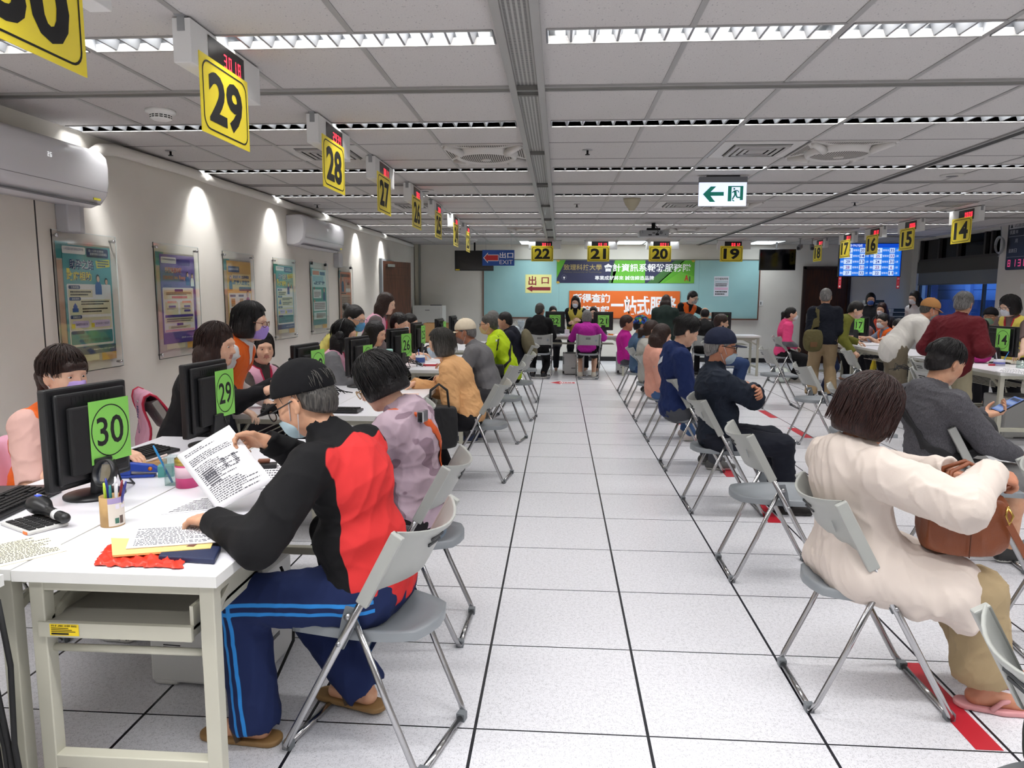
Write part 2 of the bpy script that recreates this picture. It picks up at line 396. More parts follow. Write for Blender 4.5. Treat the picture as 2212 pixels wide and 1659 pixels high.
for ri, y in enumerate(LIGHT_ROWS[3:]):
    for si, (a, b) in enumerate(LIGHT_SPANS):
        L = round(b-a-0.01, 2)
        side = f'{ORD[3-si]} fixture left of the perforated duct' if si < 4 and si != 3 else None
        pos = ['end piece at the left wall', 'short piece left of the duct', 'long piece just left of the duct', 'long piece just right of the duct', 'short piece right of the duct', 'long piece before the right-hand rail', 'long piece just past the right-hand rail', 'short piece past the right-hand rail', 'last piece by the windows'][si]
        lab = f'louvred ceiling light, {ORD[ri]} row back, {pos}'
        if L not in protos: o = make_light(L); protos[L] = o; o.location = ((a+b)/2, y, H); o['label'] = lab; o['group'] = 'louvred ceiling lights'
        else: dup(protos[L], ((a+b)/2, y, H), 0, lab, 'louvred ceiling lights')
PANEL = NT('lit_panel'); PANEL.set((0.9, 0.95, 1, 1), 0.5, em=(0.85, 0.95, 1, 1), emv=2.2); PANEL = PANEL.m
for i, (x, d) in enumerate(((-0.56, 'behind the sign 22'), (0.85, 'behind the sign 21'), (1.5, 'left of the sign 20'), (2.12, 'behind the sign 20'), (4.3, 'right of the sign 19'))):
    t = thing('panel_light', f'bright flat ceiling panel light near the back wall, {d}', 'light', (x, 15.55, H), 0, 'lit ceiling panels at the back')
    MB().bx(-0.29, 0.29, -0.52, 0.52, -0.004, 0.004, PANEL).build('diffuser', t)
    f = MB()
    for s in (-1, 1): f.bx(s*0.295-0.006, s*0.295+0.006, -0.53, 0.53, -0.007, 0.003, METAL); f.bx(-0.3, 0.3, s*0.525-0.006, s*0.525+0.006, -0.007, 0.003, METAL)
    f.build('frame', t)
    area((x, 15.3, H-0.03), 0.55, 1.0, 11, (0.9, 0.96, 1), 140)
# circular fans set in ceiling panels
def mat_slots(name, a, b, period, duty):
    t = NT(name); X = t.xyz(); q = t.math('FRACT', t.math('DIVIDE', t.math('ADD', X[0], 5), period))
    t.set(t.mix(t.math('LESS_THAN', q, duty), lin(a), lin(b)), 0.6); return t.m
GRILL = mat_slots('fan_grille', 'b9b6b0', '37312c', 0.016, 0.55)
def make_fan():
    t = thing('ceiling_fan', 'x', 'fan'); S = 0.305
    fb = MB(); fw = M('fan_white', 'c9c6c2', 0.45)
    fb.bx(-S, S, -S, S, -0.012, 0.0, fw)
    for a in (0, 90, 180, 270):                                # corner arms bulging down around the round opening
        c, s_ = math.cos(math.radians(a+45)), math.sin(math.radians(a+45))
        fb.tube([(c*0.40, s_*0.40, -0.015), (c*0.3, s_*0.3, -0.03), (c*0.235, s_*0.235, -0.045)], [0.02, 0.028, 0.03], fw, 8)
    fb.lathe([(0.20, -0.04), (0.215, -0.058), (0.235, -0.05), (0.245, -0.02), (0.25, -0.005)], fw, 40); fb.build('frame', t)
    g = MB().lathe([(0.0001, -0.062), (0.10, -0.06), (0.18, -0.05), (0.205, -0.042)], GRILL, 40); g.build('fan_grille', t)
    MB().lathe([(0.0001, -0.068), (0.035, -0.067), (0.04, -0.06)], M('fan_hub', 'bdbab4', 0.4), 20).build('hub', t)
    sl = MB()
    for k in range(4):
        R = Matrix.Rotation(math.pi/2*k, 4, 'Z'); n = 12
        pts = [(-0.21+0.42*i/n, 0.297) for i in range(n+1)]+[(0.21-0.42*i/n, 0.297-0.075*math.sin(math.pi*i/n)) for i in range(1, n)]
        sl.add([R @ V((x, y, -0.0135)) for x, y in pts], [tuple(range(len(pts)))[::-1]], GRILL)
    sl.build('intake_slots', t); return t
fans = [(-0.58, 5.665, 'white round ceiling fan just left of the perforated duct, nearest the viewer'), (2.08, 5.665, 'white round ceiling fan beside the near square vent on the right'), (2.08, 8.99, 'white round ceiling fan half behind the hanging exit sign'), (-0.58, 12.3, 'far white round ceiling fan just left of the perforated duct'), (2.08, 12.3, 'far ceiling fan right of the projector')]
fp = None
for x, y, lab in fans:
    if fp is None: fp = make_fan(); fp.location = (x, y, H); tag(fp, lab, None, 'ceiling fans')
    else: dup(fp, (x, y, H), 0, lab, 'ceiling fans')
def make_vent():
    t = thing('ceiling_vent', 'x', 'vent'); S = 0.30; a = M('vent_metal', 'a8a6a3', 0.5, 0.2)
    f = MB(); f.bx(-S, S, -S, S, -0.004, 0.0, M('vent_plate', 'c4c2bf', 0.5)); f.build('plate', t)
    sl = MB()
    for i, r in enumerate((0.2, 0.155, 0.11, 0.065)):
        for k in range(4):
            R = Matrix.Rotation(math.pi/2*k, 4, 'Z')
            sl.add([R @ V(q) for q in ((-r, r, -0.005), (r, r, -0.005), (r-0.03, r-0.03, -0.02), (-r+0.03, r-0.03, -0.02), (-r, r+0.0, -0.02), (r, r, -0.02))], [(0, 1, 2, 3), (0, 4, 5, 1), (4, 3, 2, 5)], a)
    sl.bx(-0.04, 0.04, -0.04, 0.04, -0.02, -0.004, a); sl.build('louvre_rings', t)
    MB().bx(-0.21, 0.21, -0.21, 0.21, -0.006, -0.004, GAP).build('throat', t); return t
vents = [(1.47, 5.665, 'square ceiling vent right of the duct, next to the near round fan'), (-1.82, 5.665, 'square ceiling vent behind the hanging 28 sign'), (1.47, 8.99, 'square ceiling vent partly behind the hanging exit sign'), (-1.82, 8.99, 'square ceiling vent behind the hanging 26 sign'), (4.64, 8.99, 'square ceiling vent above the hanging 14 sign'), (-1.82, 12.3, 'far square ceiling vent over the left desks'), (4.64, 12.3, 'far square ceiling vent above the hanging 16 sign')]
vp = None
for x, y, lab in vents:
    if vp is None: vp = make_vent(); vp.location = (x, y, H); tag(vp, lab, None, 'square ceiling vents')
    else: dup(vp, (x, y, H), 0, lab, 'square ceiling vents')
sd = thing('smoke_detector', 'round white slotted smoke detector on the ceiling left of the 29 sign', 'smoke detector', (-2.42, 4.32, H))
MB().lathe([(0.085, 0), (0.085, -0.018), (0.062, -0.024), (0.062, -0.05), (0.045, -0.058), (0.0001, -0.06)], WHITE, 28).build('body', sd)
sb = MB()
for k in range(16):
    a0, a1 = 2*math.pi*k/16, 2*math.pi*(k+0.75)/16
    for z in (-0.032, -0.043): sb.add([(0.0628*math.cos(a), 0.0628*math.sin(a), zz) for a, zz in ((a0, z), (a1, z), (a1, z-0.006), (a0, z-0.006))], [(0, 1, 2, 3)], BLACKM)
sb.build('slots', sd)
sd2 = dup(sd, (-1.75, 14.6, H), 0, 'round smoke detector on the ceiling before the cream back wall at left')
spr = [(-3.03, 5.52, 'pendant sprinkler head on the ceiling nearest the left wall'), (0.2, 5.62, 'pendant sprinkler head right of the perforated duct, between the near fans'), (0.2, 8.93, 'pendant sprinkler head left of the cone sensor'), (-3.03, 8.9, 'second pendant sprinkler head along the left wall'), (3.47, 8.85, 'pendant sprinkler head beyond the right-hand ceiling rail')]
sp0 = None
for x, y, lab in spr:
    if sp0 is None:
        sp0 = thing('sprinkler', lab, 'sprinkler', (x, y, H), 0, 'sprinkler heads')
        MB().lathe([(0.04, 0), (0.038, -0.004), (0.014, -0.006)], STEEL, 20).build('rosette', sp0)
        MB().lathe([(0.008, 0), (0.008, -0.03), (0.018, -0.034), (0.018, -0.038), (0.0001, -0.038)], BLACKM, 12).build('head', sp0)
    else: dup(sp0, (x, y, H), 0, lab, 'sprinkler heads')
tag(MB().lathe([(0.10, 0), (0.098, -0.02), (0.075, -0.07), (0.045, -0.11), (0.035, -0.13), (0.028, -0.135), (0.0001, -0.135)], M('beige_plastic', 'a79f88', 0.5), 28).build('ceiling_sensor', loc=(0.82, 8.45, H)), 'beige cone-shaped sensor hanging under the ceiling left of the exit sign', 'sensor')
rs = thing('ceiling_speaker', 'flat round speaker in the ceiling past the right-hand rail', 'speaker', (3.55, 6.9, H))
MB().lathe([(0.10, 0), (0.098, -0.01), (0.07, -0.014)], M('speaker_rim', 'b4b2ae', 0.4), 28).build('rim', rs); MB().lathe([(0.07, -0.012), (0.03, -0.016), (0.0001, -0.016)], M('speaker_mesh', '56565a', 0.6), 28).build('grille', rs)
dup(rs, (-1.45, 7.7, H), 0, 'flat round speaker in the ceiling left of the 27 sign')
# ---------------------------------------------------------------- folding chairs
SEATM = M('chair_seat_grey', '858a8e', 0.38, bump=0.03, bscale=300); BACKM = M('chair_back_grey', 'a3a5a0', 0.4); BRKM = M('chair_bracket', '6f7478', 0.45)
LEGM = M('chair_chrome', 'b5b5b6', 0.2, 1)
def make_chair():
    """faces +X, origin on the floor under the seat"""
    t = thing('folding_chair', 'x', 'chair')
    s = MB(); n = 12
    out = [(0.20, -0.19), (0.205, 0.19)]+[(0.2-0.40*i/n, 0.19-0.012*i/n-0.06*(i/n)**4) for i in range(1, n)]+[(-0.2-0.03*math.cos(math.pi/2*a), 0.12*-a if 0 else -a*0.118) for a in (-1, -0.5, 0, 0.5, 1)]+[(0.2-0.40*i/n, -(0.19-0.012*i/n-0.06*(i/n)**4)) for i in range(n-1, 0, -1)]
    top = []
    rows = []
    for k, z in ((1.0, 0.452), (0.97, 0.458), (0.8, 0.447), (0.4, 0.438), (0.02, 0.436)): rows.append([V((x*k, y*k, z)) for x, y in out])
    s.grid([[V((x, y, 0.425)) for x, y in out]]+rows, SEATM, True, True)
    s.add([V((x, y, 0.425)) for x, y in out], [tuple(range(len(out)))[::-1]], SEATM)
    s.build('seat', t)
    b = MB(); rows = []; zs = [0.585, 0.60, 0.65, 0.70, 0.75, 0.79, 0.808]
    for sgn in (0, 1):
        for z in (zs if sgn == 0 else zs[::-1]):
            r = []
            for i in range(13):
                u = -1+2*i/12; fx = -0.075-(z-0.6)*0.55; off = -0.078*(1-u*u)+0.012*sgn
                top = z-(0.028*(1-u*u) if z > 0.76 else 0)+(0.03*(1-u*u) if z < 0.62 and z < 0.6 else 0)
                r.append(V((fx+off, 0.205*u, top)))
            rows.append(r)
    b.grid(rows, BACKM)
    for y in (-0.209, 0.209): b.bar((-0.065, y, 0.565), (-0.193, y, 0.80), 0.022, 0.042, BACKM, (1, 0, 0))
    b.build('backrest', t, bevel=0.004)
    sl = MB()
    for z in (0.715, 0.735): 
        x = -0.075-(z-0.6)*0.55-0.0785; sl.box((x, 0.01, z), (0.005, 0.085, 0.008), M('slot_dark', '3c3e40', 0.6))
    z = 0.70; x = -0.075-(z-0.6)*0.55-0.078*(1-0.42)-0.0025
    sl.build('slots', t)
    em = Flat((x-0.0005, -0.13, 0.69), (-0.3, -0.95, 0), (-0.4, 0, 0.9)); eb = M('emblem_blue', '5c7c98', 0.5)
    for r in (0.022, 0.016, 0.010): em.ring(circ(0, 0, r, n=20), circ(0, 0, r-0.002, n=20), eb)
    em.poly(circ(0, 0, 0.004, n=10), eb); em.mb.build('emblem', t)
    for y in (-0.209, 0.209):
        d = V((0.43, 0, -0.78)).normalized(); P = lambda q: V((-0.19, y, 0.80))+d*q
        MB().tube([P(0.2), P(0.5), P(0.83), P(0.868)-V((0, 0, 0)), V((0.247, y*0.93, 0.016))], 0.0125, LEGM, 8, flat=(RY, 0.75)).build('front_leg', t)
        yy = y*0.90; 
        MB().tube([(-0.02, yy, 0.515), (-0.13, yy, 0.25), (-0.222, yy, 0.045), (-0.238, yy*0.94, 0.014)], 0.0115, LEGM, 8, flat=(RY, 0.75)).build('rear_leg', t)
        h = MB(); h.prism([(-0.045, 0.54), (0.0, 0.545), (0.015, 0.50), (0.035, 0.41), (0.012, 0.40), (-0.03, 0.48)], (0, y-0.012*(1 if y > 0 else -1)-0.004, 0), (1, 0, 0), (0, 0, 1), (0, 0.008, 0), BRKM)
        h.lathe([(0.011, -0.013), (0.011, 0.013), (0.0001, 0.014)], STEEL, 10, mw=Matrix.Translation((-0.012, y*0.965, 0.515)) @ Matrix.Rotation(math.pi/2, 4, 'X'))
        h.lathe([(0.008, -0.013), (0.008, 0.013), (0.0001, 0.014)], STEEL, 10, mw=Matrix.Translation((0.018, y, 0.425)) @ Matrix.Rotation(math.pi/2, 4, 'X')); h.build('hinge', t)
    MB().tube([(0.247, -0.195, 0.014), (0.247, 0.195, 0.014)], 0.0115, LEGM, 8).build('front_crossbar', t)
    MB().tube([(-0.238, -0.177, 0.013), (-0.238, 0.177, 0.013)], 0.0115, LEGM, 8).build('rear_crossbar', t)
    for x, y in ((0.247, 0.178), (-0.238, 0.16)):
        for s_ in (-1, 1): MB().box((x, s_*y, 0.0145), (0.03, 0.03, 0.029), BRKM).build('foot_cap', t)
    return t
chair0 = make_chair(); chair_used = False
def chair(x, y, deg, label, group):
    global chair_used
    if not chair_used: chair0.location = (x, y, 0); chair0.rotation_euler = (0, 0, math.radians(deg)); tag(chair0, label, None, group); chair_used = True; return chair0
    return dup(chair0, (x, y, 0), math.radians(deg), label, group)
LC, RC, SC2 = 'folding chairs along the left desks', 'folding chairs in the waiting row beside the aisle', 'folding chairs in the rows farther right'
for x, y, d, l in [(-0.60, 2.26, 165, 'grey folding chair under the man in the black and red jacket'), (-0.64, 3.05, 178, 'grey folding chair under the woman in the lilac camouflage jacket'), (-1.06, 4.52, 184, 'grey folding chair behind the lilac camouflage jacket, beside the black tote bag'),
    (-0.64, 5.74, 172, 'grey folding chair under the woman in the orange quilted jacket'), (-0.60, 7.25, 166, 'grey folding chair under the old man in the cream cap'), (-0.53, 8.55, 170, 'grey folding chair under the man in the neon yellow jacket'), (-0.53, 10.0, 176, 'grey folding chair under the man with the olive backpack')]: chair(x, y, d, l, LC)
for y, d, l in [(1.42, 0, 'grey folding chair cut by the bottom right corner, under the dark green sleeve'), (2.66, 0, 'grey folding chair under the woman in the beige hooded coat'), (3.84, 0, 'empty grey folding chair between the beige coat and the navy cap'), (5.02, 0, 'grey folding chair under the old man in the navy cap'), (6.22, 0, 'grey folding chair under the young man in the navy hoodie'), (7.44, 0, 'grey folding chair under the woman in the salmon hoodie'), (8.6, 0, 'grey folding chair under the woman in the pale grey hoodie'), (9.76, 0, 'grey folding chair under the person in denim and a patterned cap'), (10.96, 0, 'grey folding chair under the short haired woman in magenta, end of the row')]: chair(1.17, y, d, l, RC)
for x, y, d, l in [(2.35, 4.12, -8, 'grey folding chair under the man in the grey hoodie with a phone'), (2.22, 3.0, -6, 'grey folding chair at the right edge in front of the beige coat'), (2.40, 5.72, 0, 'empty grey folding chair just behind the dark bobbed hair of the beige coat'), (2.68, 7.45, 2, 'empty grey folding chair left of the dark bobbed hair, over the red floor tape'),
    (2.96, 9.75, 0, 'empty grey folding chair left of the standing man with the olive bag'), (2.42, 10.95, 0, 'grey folding chair under the seated person in the dark padded jacket'), (3.75, 7.15, 12, 'empty grey folding chair left of the grey hoodie, facing the right desks'), (4.22, 8.15, 8, 'empty grey folding chair tucked behind the man in the white jacket'), (3.98, 9.6, -10, 'empty grey folding chair beside the woman in the olive cardigan'), (3.95, 12.6, 0, 'grey folding chair under the woman in the pink jacket')]: chair(x, y, d, l, SC2)
for x, y, d, l in [(-0.33, 12.85, 90, 'grey folding chair under the man in black at desk 22'), (0.53, 12.85, 90, 'grey folding chair under the grey haired woman in magenta at desk 21'), (2.63, 13.0, 80, 'grey folding chair under the balding man in black at desk 19')]: chair(x, y, d, l, 'folding chairs facing the back desks')
for x, y, d, l in [(-2.36, 2.98, -4, 'folding chair under the clerk in the orange vest behind monitor 30'), (-2.62, 4.72, 40, 'folding chair with a pink vest hung over its back, behind monitor 29')]: chair(x, y, d, l, 'folding chairs behind the left desks')
# ---------------------------------------------------------------- desks
TOP = M('desk_top_white', 'eeedf3', 0.28, spec=0.45); EDGE = M('desk_edge', 'e2e2de', 0.5); FRAME = M('desk_frame_beige', 'bdbbab', 0.42)
def desk(x0, x1, y0, y1, label, z=0.75, tray=False, group='white folding desks'):
    t = thing('folding_desk', label, 'desk', ((x0+x1)/2, (y0+y1)/2, 0), 0, group); hx, hy = (x1-x0)/2, (y1-y0)/2
    b = MB(); b.bx(-hx, hx, -hy, hy, z-0.032, z-0.0004, EDGE); b.bx(-hx+0.001, hx-0.001, -hy+0.001, hy-0.001, z-0.0005, z, TOP); b.build('desk_top', t, bevel=0.0015, bseg=1)
    alongy = hy > hx; a, c = (hy, hx) if alongy else (hx, hy)
    def pt(u, v, zz): return V((v, u, zz)) if alongy else V((u, v, zz))      # u along the desk, v across
    for su in (-1, 1):
        for sv in (-1, 1):
            u, v = su*(a-0.05), sv*(c-0.045)
            MB().bar(pt(u, v, 0), pt(u, v, z-0.032), 0.042, 0.042, FRAME, (1, 0, 0)).build('leg', t, bevel=0.003)
            for k in (0.68, 0.53): pass
        u = su*(a-0.05)
        MB().bar(pt(u, -(c-0.045), 0.165), pt(u, c-0.045, 0.165), 0.04, 0.04, FRAME).build('crossbar', t, bevel=0.003)
        MB().bar(pt(u, -(c-0.045), z-0.05), pt(u, c-0.045, z-0.05), 0.035, 0.035, FRAME).build('top_rail', t)
        for sv in (-1, 1): MB().bar(pt(su*(a-0.06), sv*(c-0.06), 0.58), pt(su*(a-0.30), sv*(c-0.06), z-0.05), 0.012, 0.025, FRAME).build('brace', t)
    for sv in (-1, 1): MB().bar(pt(-(a-0.1), sv*(c-0.05), z-0.06), pt(a-0.1, sv*(c-0.05), z-0.06), 0.02, 0.045, FRAME).build('side_rail', t)
    if not tray:
        u0 = a-0.22; w_ = MB()
        for i in range(7): w_.bar(pt(-u0, -c+0.09+i*(2*c-0.18)/6, z-0.17), pt(u0, -c+0.09+i*(2*c-0.18)/6, z-0.17), 0.006, 0.006, FRAME)
        w_.build('book_rack', t)
    return t
dA = desk(-1.497, -0.915, 1.78, 3.58, 'white folding desk nearest the viewer, under the papers and red plastic bag', tray=True, group='visitor side desks at left')
desk(-2.10, -1.503, 1.785, 3.585, 'white folding desk under monitors 30 and 29, against the visitor desk', group='clerk side desks at left')
desk(-2.12, -1.497, -0.05, 1.755, 'white folding desk cut by the left edge, nearest the viewer', group='clerk side desks at left')
desk(-1.50, -0.985, 4.3, 6.1, 'white folding desk where the woman in the orange quilted jacket rests her hand', group='visitor side desks at left')
desk(-2.10, -1.503, 4.3, 6.1, 'white folding desk under monitors 28 and 27', group='clerk side desks at left')
desk(-1.50, -0.93, 6.98, 8.78, 'white folding desk in front of the old man in the cream cap', group='visitor side desks at left')
desk(-2.10, -1.503, 6.98, 8.78, 'white folding desk under monitors 26 and 25', group='clerk side desks at left')
desk(-1.50, -0.93, 9.5, 11.3, 'white folding desk in front of the man with the olive backpack', group='visitor side desks at left')
desk(-2.10, -1.503, 9.5, 11.3, 'white folding desk under monitor 24, farthest on the left', group='clerk side desks at left')
desk(-0.58, 1.25, 13.2, 13.8, 'white folding desk 22 and 21 in front of the back wall', group='desks by the back wall')
desk(1.95, 3.75, 13.45, 14.05, 'white folding desk 20 and 19 in front of the back wall', group='desks by the back wall')
desk(4.40, 5.0, 7.35, 9.15, 'white folding desk at right, in front of monitor 14', group='desks along the window side')
desk(5.003, 5.6, 7.35, 9.15, 'white folding desk under monitor 14, beside the woman in the yellow vest', group='desks along the window side')
desk(4.45, 5.05, 9.3, 11.1, 'white folding desk with the hand of the man in the white jacket', group='desks along the window side')
desk(4.5, 5.1, 11.25, 13.05, 'white folding desk under monitor 17 with seated clerks behind', group='desks along the window side')
# the metal tray slung under the nearest desk, a part of it
tb = MB(); tz = 0.555
tb.bx(-0.245, 0.20, -0.86, -0.40, tz+0.02, tz+0.03, M('tray_grey', '9a978c', 0.5)); tb.bx(-0.245, 0.20, -0.875, -0.86, tz-0.008, tz+0.035, FRAME); tb.bx(-0.245, -0.235, -0.86, -0.4, tz, tz+0.09, FRAME); tb.bx(0.19, 0.20, -0.86, -0.4, tz, tz+0.09, FRAME)
tray = tb.build('keyboard_tray', dA)
lb = Flat((-0.21, -0.8756, tz-0.002), RX, RZ); YL = M('label_yellow', 'f0d21c', 0.5); INK = M('ink_black', '151515', 0.7)
lb.rect(0, 0, 0.085, 0.034, YL); lb.text('財產標籤', 0.004, 0.026, 0.08, 0.032, INK); lb.rect(0.004, 0.003, 0.055, 0.008, INK, 2)
for i in range(3): lb.rect(0.004, 0.011+i*0.005, 0.075-0.01*i, 0.013+i*0.005, INK, 2)
lb.mb.build('inventory_label', tray)['label'] = 'yellow inventory sticker'
MB().tube([(-0.245, -0.84, 0.50), (0.235, -0.84, 0.50)], 0.011, FRAME, 10).build('tray_rod', dA)
hg = MB()
for x in (-0.245, 0.225): hg.prism([(-0.03, 0), (0.03, 0.01), (0.03, 0.13), (0.0, 0.15), (-0.03, 0.1)], (x, -0.84, 0.475), (0, 1, 0), (0, 0, 1), (0.006, 0, 0), FRAME)
hg.build('tray_bracket', dA)
# ---------------------------------------------------------------- monitors
GRN = M('number_card_green', '86d05c', 0.45); GRND = M('number_card_green_matte', '7cbf50', 0.6)
SERIF = INK
def seg_digit(fl, d, x0, y0, x1, y1, m, lay=3):
    fl.text(d, x0, y0, x1, y1, m, lay, 0.0)
def monitor(x, y, deg, num, label, z=0.75, w=0.37, h=0.31, tall=0.415, card=(0.0, 0.0), cs=(0.165, 0.225)):
    """its back faces +X before turning; tall = top edge above the desk"""
    t = thing('computer_monitor', label, 'monitor', (x, y, z), math.radians(deg), 'monitors with green number cards')
    z1 = tall; z0 = tall-h; zc = (z0+z1)/2
    b = MB(); b.bx(-0.035, 0.0, -w/2, w/2, z0, z1, BLACK)
    b.prism([(-w/2+0.025, z0+0.02), (w/2-0.025, z0+0.02), (w/2-0.025, z1-0.02), (-w/2+0.025, z1-0.02)], (0, 0, 0), (0, 1, 0), (0, 0, 1), (0.02, 0, 0), BLACK)
    b.prism([(-w/2+0.06, z0+0.05), (w/2-0.06, z0+0.05), (w/2-0.06, z1-0.07), (-w/2+0.06, z1-0.07)], (0.02, 0, 0), (0, 1, 0), (0, 0, 1), (0.025, 0, 0), BLACKM)
    b.build('housing', t, bevel=0.008)
    MB().bx(-0.0365, -0.035, -w/2+0.015, w/2-0.015, z0+0.02, z1-0.015, M('screen_off', '20262e', 0.15, em=0)).build('screen', t)
    v = MB()
    for i in range(10): v.bx(0.0195, 0.021, -w*0.25+i*w*0.05, -w*0.25+i*w*0.05+0.006, z1-0.06, z1-0.035, BLACKM)
    v.build('vents', t)
    s = MB(); s.bar((0.03, 0, 0.015), (0.045, 0, z0+0.10), 0.075, 0.03, BLACK, (1, 0, 0)); s.build('stand', t, bevel=0.006)
    MB().lathe([(0.105, 0), (0.105, 0.008), (0.06, 0.016), (0.03, 0.02), (0.0001, 0.02)], BLACK, 28).build('base', t)
    if num:
        c = Flat((0.0465, -cs[0]/2+card[0], zc-cs[1]/2+card[1]), RY, RZ); cw, ch = cs
        c.rect(0, 0, cw, ch, GRN, 1)
        c.ring(circ(cw/2, ch/2, cw*0.47, ch*0.42), circ(cw/2, ch/2, cw*0.445, ch*0.402), INK, 2)
        n = text_mesh(num, 0.012)
        c.text(num, cw*0.17, ch*0.27, cw*0.83, ch*0.73, INK, 2, 0.012); c.mb.build('number_card', t)['label'] = f'green card numbered {num}'
    cbm = MB().tube([(0.05, 0.05, z0+0.08), (0.075, 0.06, z0-0.03), (0.06, 0.09, 0.03), (0.03, 0.16, 0.006), (-0.05, 0.22, 0.005)], 0.0035, BLACKM, 6); cbm.build('cable', t)
    return t
monitor(-1.74, 2.50, -12, '30', 'black monitor with green card 30, nearest on the left desks', tall=0.42, h=0.37, w=0.36, cs=(0.185, 0.235), card=(0.045, 0.01))
monitor(-1.74, 3.40, -5, '29', 'black monitor with green card 29, left of the man in the black cap', tall=0.42, h=0.36, w=0.36, cs=(0.17, 0.235), card=(0.075, 0.015))
monitor(-1.74, 4.82, -8, '28', 'black monitor with green card 28, above the lilac jacket', tall=0.41, h=0.34, w=0.36, cs=(0.2, 0.23), card=(0.06, 0.01))
monitor(-1.62, 5.68, -12, '27', 'black monitor with green card 27, half behind a dark head', tall=0.41, w=0.36, card=(0.06, -0.03))
monitor(-1.60, 7.05, -20, '26', 'black monitor with green card 26, beside the mint flask', tall=0.41, h=0.34, cs=(0.19, 0.23), card=(0.06, 0))
monitor(-1.66, 8.3, -5, '25', 'black monitor with green card 25, beside the man in the orange vest', tall=0.42, w=0.38, h=0.34, cs=(0.18, 0.22), card=(0.07, 0.02))
monitor(-1.66, 9.9, -5, '24', 'black monitor with green card 24, above the cream cap', tall=0.41, card=(0.06, 0))
monitor(-1.62, 10.9, -5, None, 'small black monitor beyond card 24, before the open carton', tall=0.42)
for px, n, l in [(1199, '22', 'black monitor with green card 22 on the back desk'), (1303, '21', 'black monitor with green card 21 on the back desk'), (1458, '20', 'black monitor with green card 20, behind the dark green coat'), (1558, '19', 'black monitor with green card 19, right of the balding man')]:
    p = at(px, 700, Y=13.52 if n in ('22', '21') else 13.75); monitor(p.x, p.y, -90, n, l, tall=0.43, w=0.37, h=0.35, cs=(0.21, 0.22))
monitor(5.02, 8.42, 193, '14', 'black monitor with green card 14 beside the woman in the yellow vest', tall=0.42, w=0.4, h=0.34, cs=(0.185, 0.25), card=(0.06, 0.02))
monitor(4.88, 12.0, 215, '17', 'black monitor with green card 17 in front of seated clerks', tall=0.41, w=0.36, cs=(0.17, 0.235), card=(0.05, 0.02))
# ---------------------------------------------------------------- keyboards, printers and other machines
def keyboard(x, y, deg, label, L=0.44):
    t = thing('keyboard', label, 'keyboard', (x, y, 0.751), math.radians(deg), 'black keyboards'); MB().prism([(-0.075, 0.004), (0.075, 0.0), (0.075, 0.012), (-0.075, 0.028)], (0, -L/2, 0), (1, 0, 0), (0, 0, 1), (0, L, 0), BLACK).build('case', t, bevel=0.003)
    k = MB()
    for i in range(6):
        for j in range(20):
            if (i+j*7) % 23: k.box((-0.058+i*0.021, -L/2+0.02+j*(L-0.03)/20, 0.029-i*0.0021), (0.017, (L-0.03)/20*0.82, 0.008), BLACKM)
    k.build('keys', t); return t
keyboard(-1.94, 2.30, 6, 'black keyboard behind monitor 30, under the handheld scanner'); keyboard(-1.93, 3.05, -10, 'black keyboard in front of monitor 29'); keyboard(-1.86, 4.5, 20, 'black keyboard beside monitor 28', 0.4); keyboard(-1.45, 4.45, 90, 'flat dark keyboard on the desk behind the black cap', 0.36)
def printer(x, y, deg, label, s=1.0, d=0.42, w=0.40, h=0.33):
    t = thing('printer', label, 'printer', (x, y, 0), math.radians(deg), 'laser printers under the desks'); PG = M('printer_white', 'c9c9c7', 0.45); PD = M('printer_dark', '5a5b5e', 0.5)
    b = MB(); b.bx(-w/2, w/2, -d/2, d/2, 0.012, h, PG)
    for sx in (-1, 1):
        for sy in (-1, 1): b.bx(sx*(w/2-0.06)-0.05, sx*(w/2-0.06)+0.05, sy*(d/2-0.03)-0.03, sy*(d/2-0.03)+0.03, 0, 0.03, PG)
    b.build('body', t, bevel=0.012)
    v = MB()
    for i in range(7): v.bx(-w/2+0.06, -w/2+0.13, -d/2-0.001, -d/2+0.002, h*0.55+i*0.009, h*0.55+0.004+i*0.009, BLACKM)
    for i in range(3): v.bx(-w/2+0.06, -w/2+0.13, -d/2-0.001, -d/2+0.002, h*0.35+i*0.009, h*0.35+0.004+i*0.009, BLACKM)
    v.build('vents', t)
    f = MB(); f.bx(w/2-0.002, w/2+0.004, -d/2+0.03, d/2-0.03, 0.03, h*0.38, PG); f.bx(w/2-0.002, w/2+0.003, -d/2+0.03, d/2-0.03, h*0.42, h*0.80, PG); f.build('cassette', t, bevel=0.002)
    g = MB(); g.bx(w/2+0.003, w/2+0.006, -0.04, 0.04, h*0.30, h*0.34, PD); g.bx(w/2-0.001, w/2+0.005, -d/2+0.008, -d/2+0.022, h*0.5, h*0.85, PD); g.bx(w/2-0.03, w/2+0.001, -d/2-0.001, -d/2+0.05, 0.02, 0.07, BLACKM); g.build('ports', t)
    MB().bx(-w/2+0.05, w/2-0.05, -d/2+0.05, d/2-0.05, h, h+0.004, PD).build('output_tray', t); return t
p1 = printer(-1.34, 2.66, -4, 'grey laser printer standing on the floor under the nearest desk', d=0.36, w=0.42, h=0.42)
MB().tube([(0.21, -0.165, 0.04), (0.30, -0.17, 0.06), (0.34, -0.10, 0.18), (0.33, -0.06, 0.34), (0.26, -0.02, 0.44)], 0.006, BLACKM, 8).build('power_cable', p1)
printer(4.95, 8.0, 180, 'white laser printer under the right-hand desk, beside its beige leg', h=0.44)
printer(0.28, 13.5, -90, 'grey computer box under the desk 22 and 21', d=0.4, w=0.38, h=0.40)
printer(1.22, 13.75, -90, 'slim grey computer tower at the right end of desk 21', d=0.2, w=0.42, h=0.40)
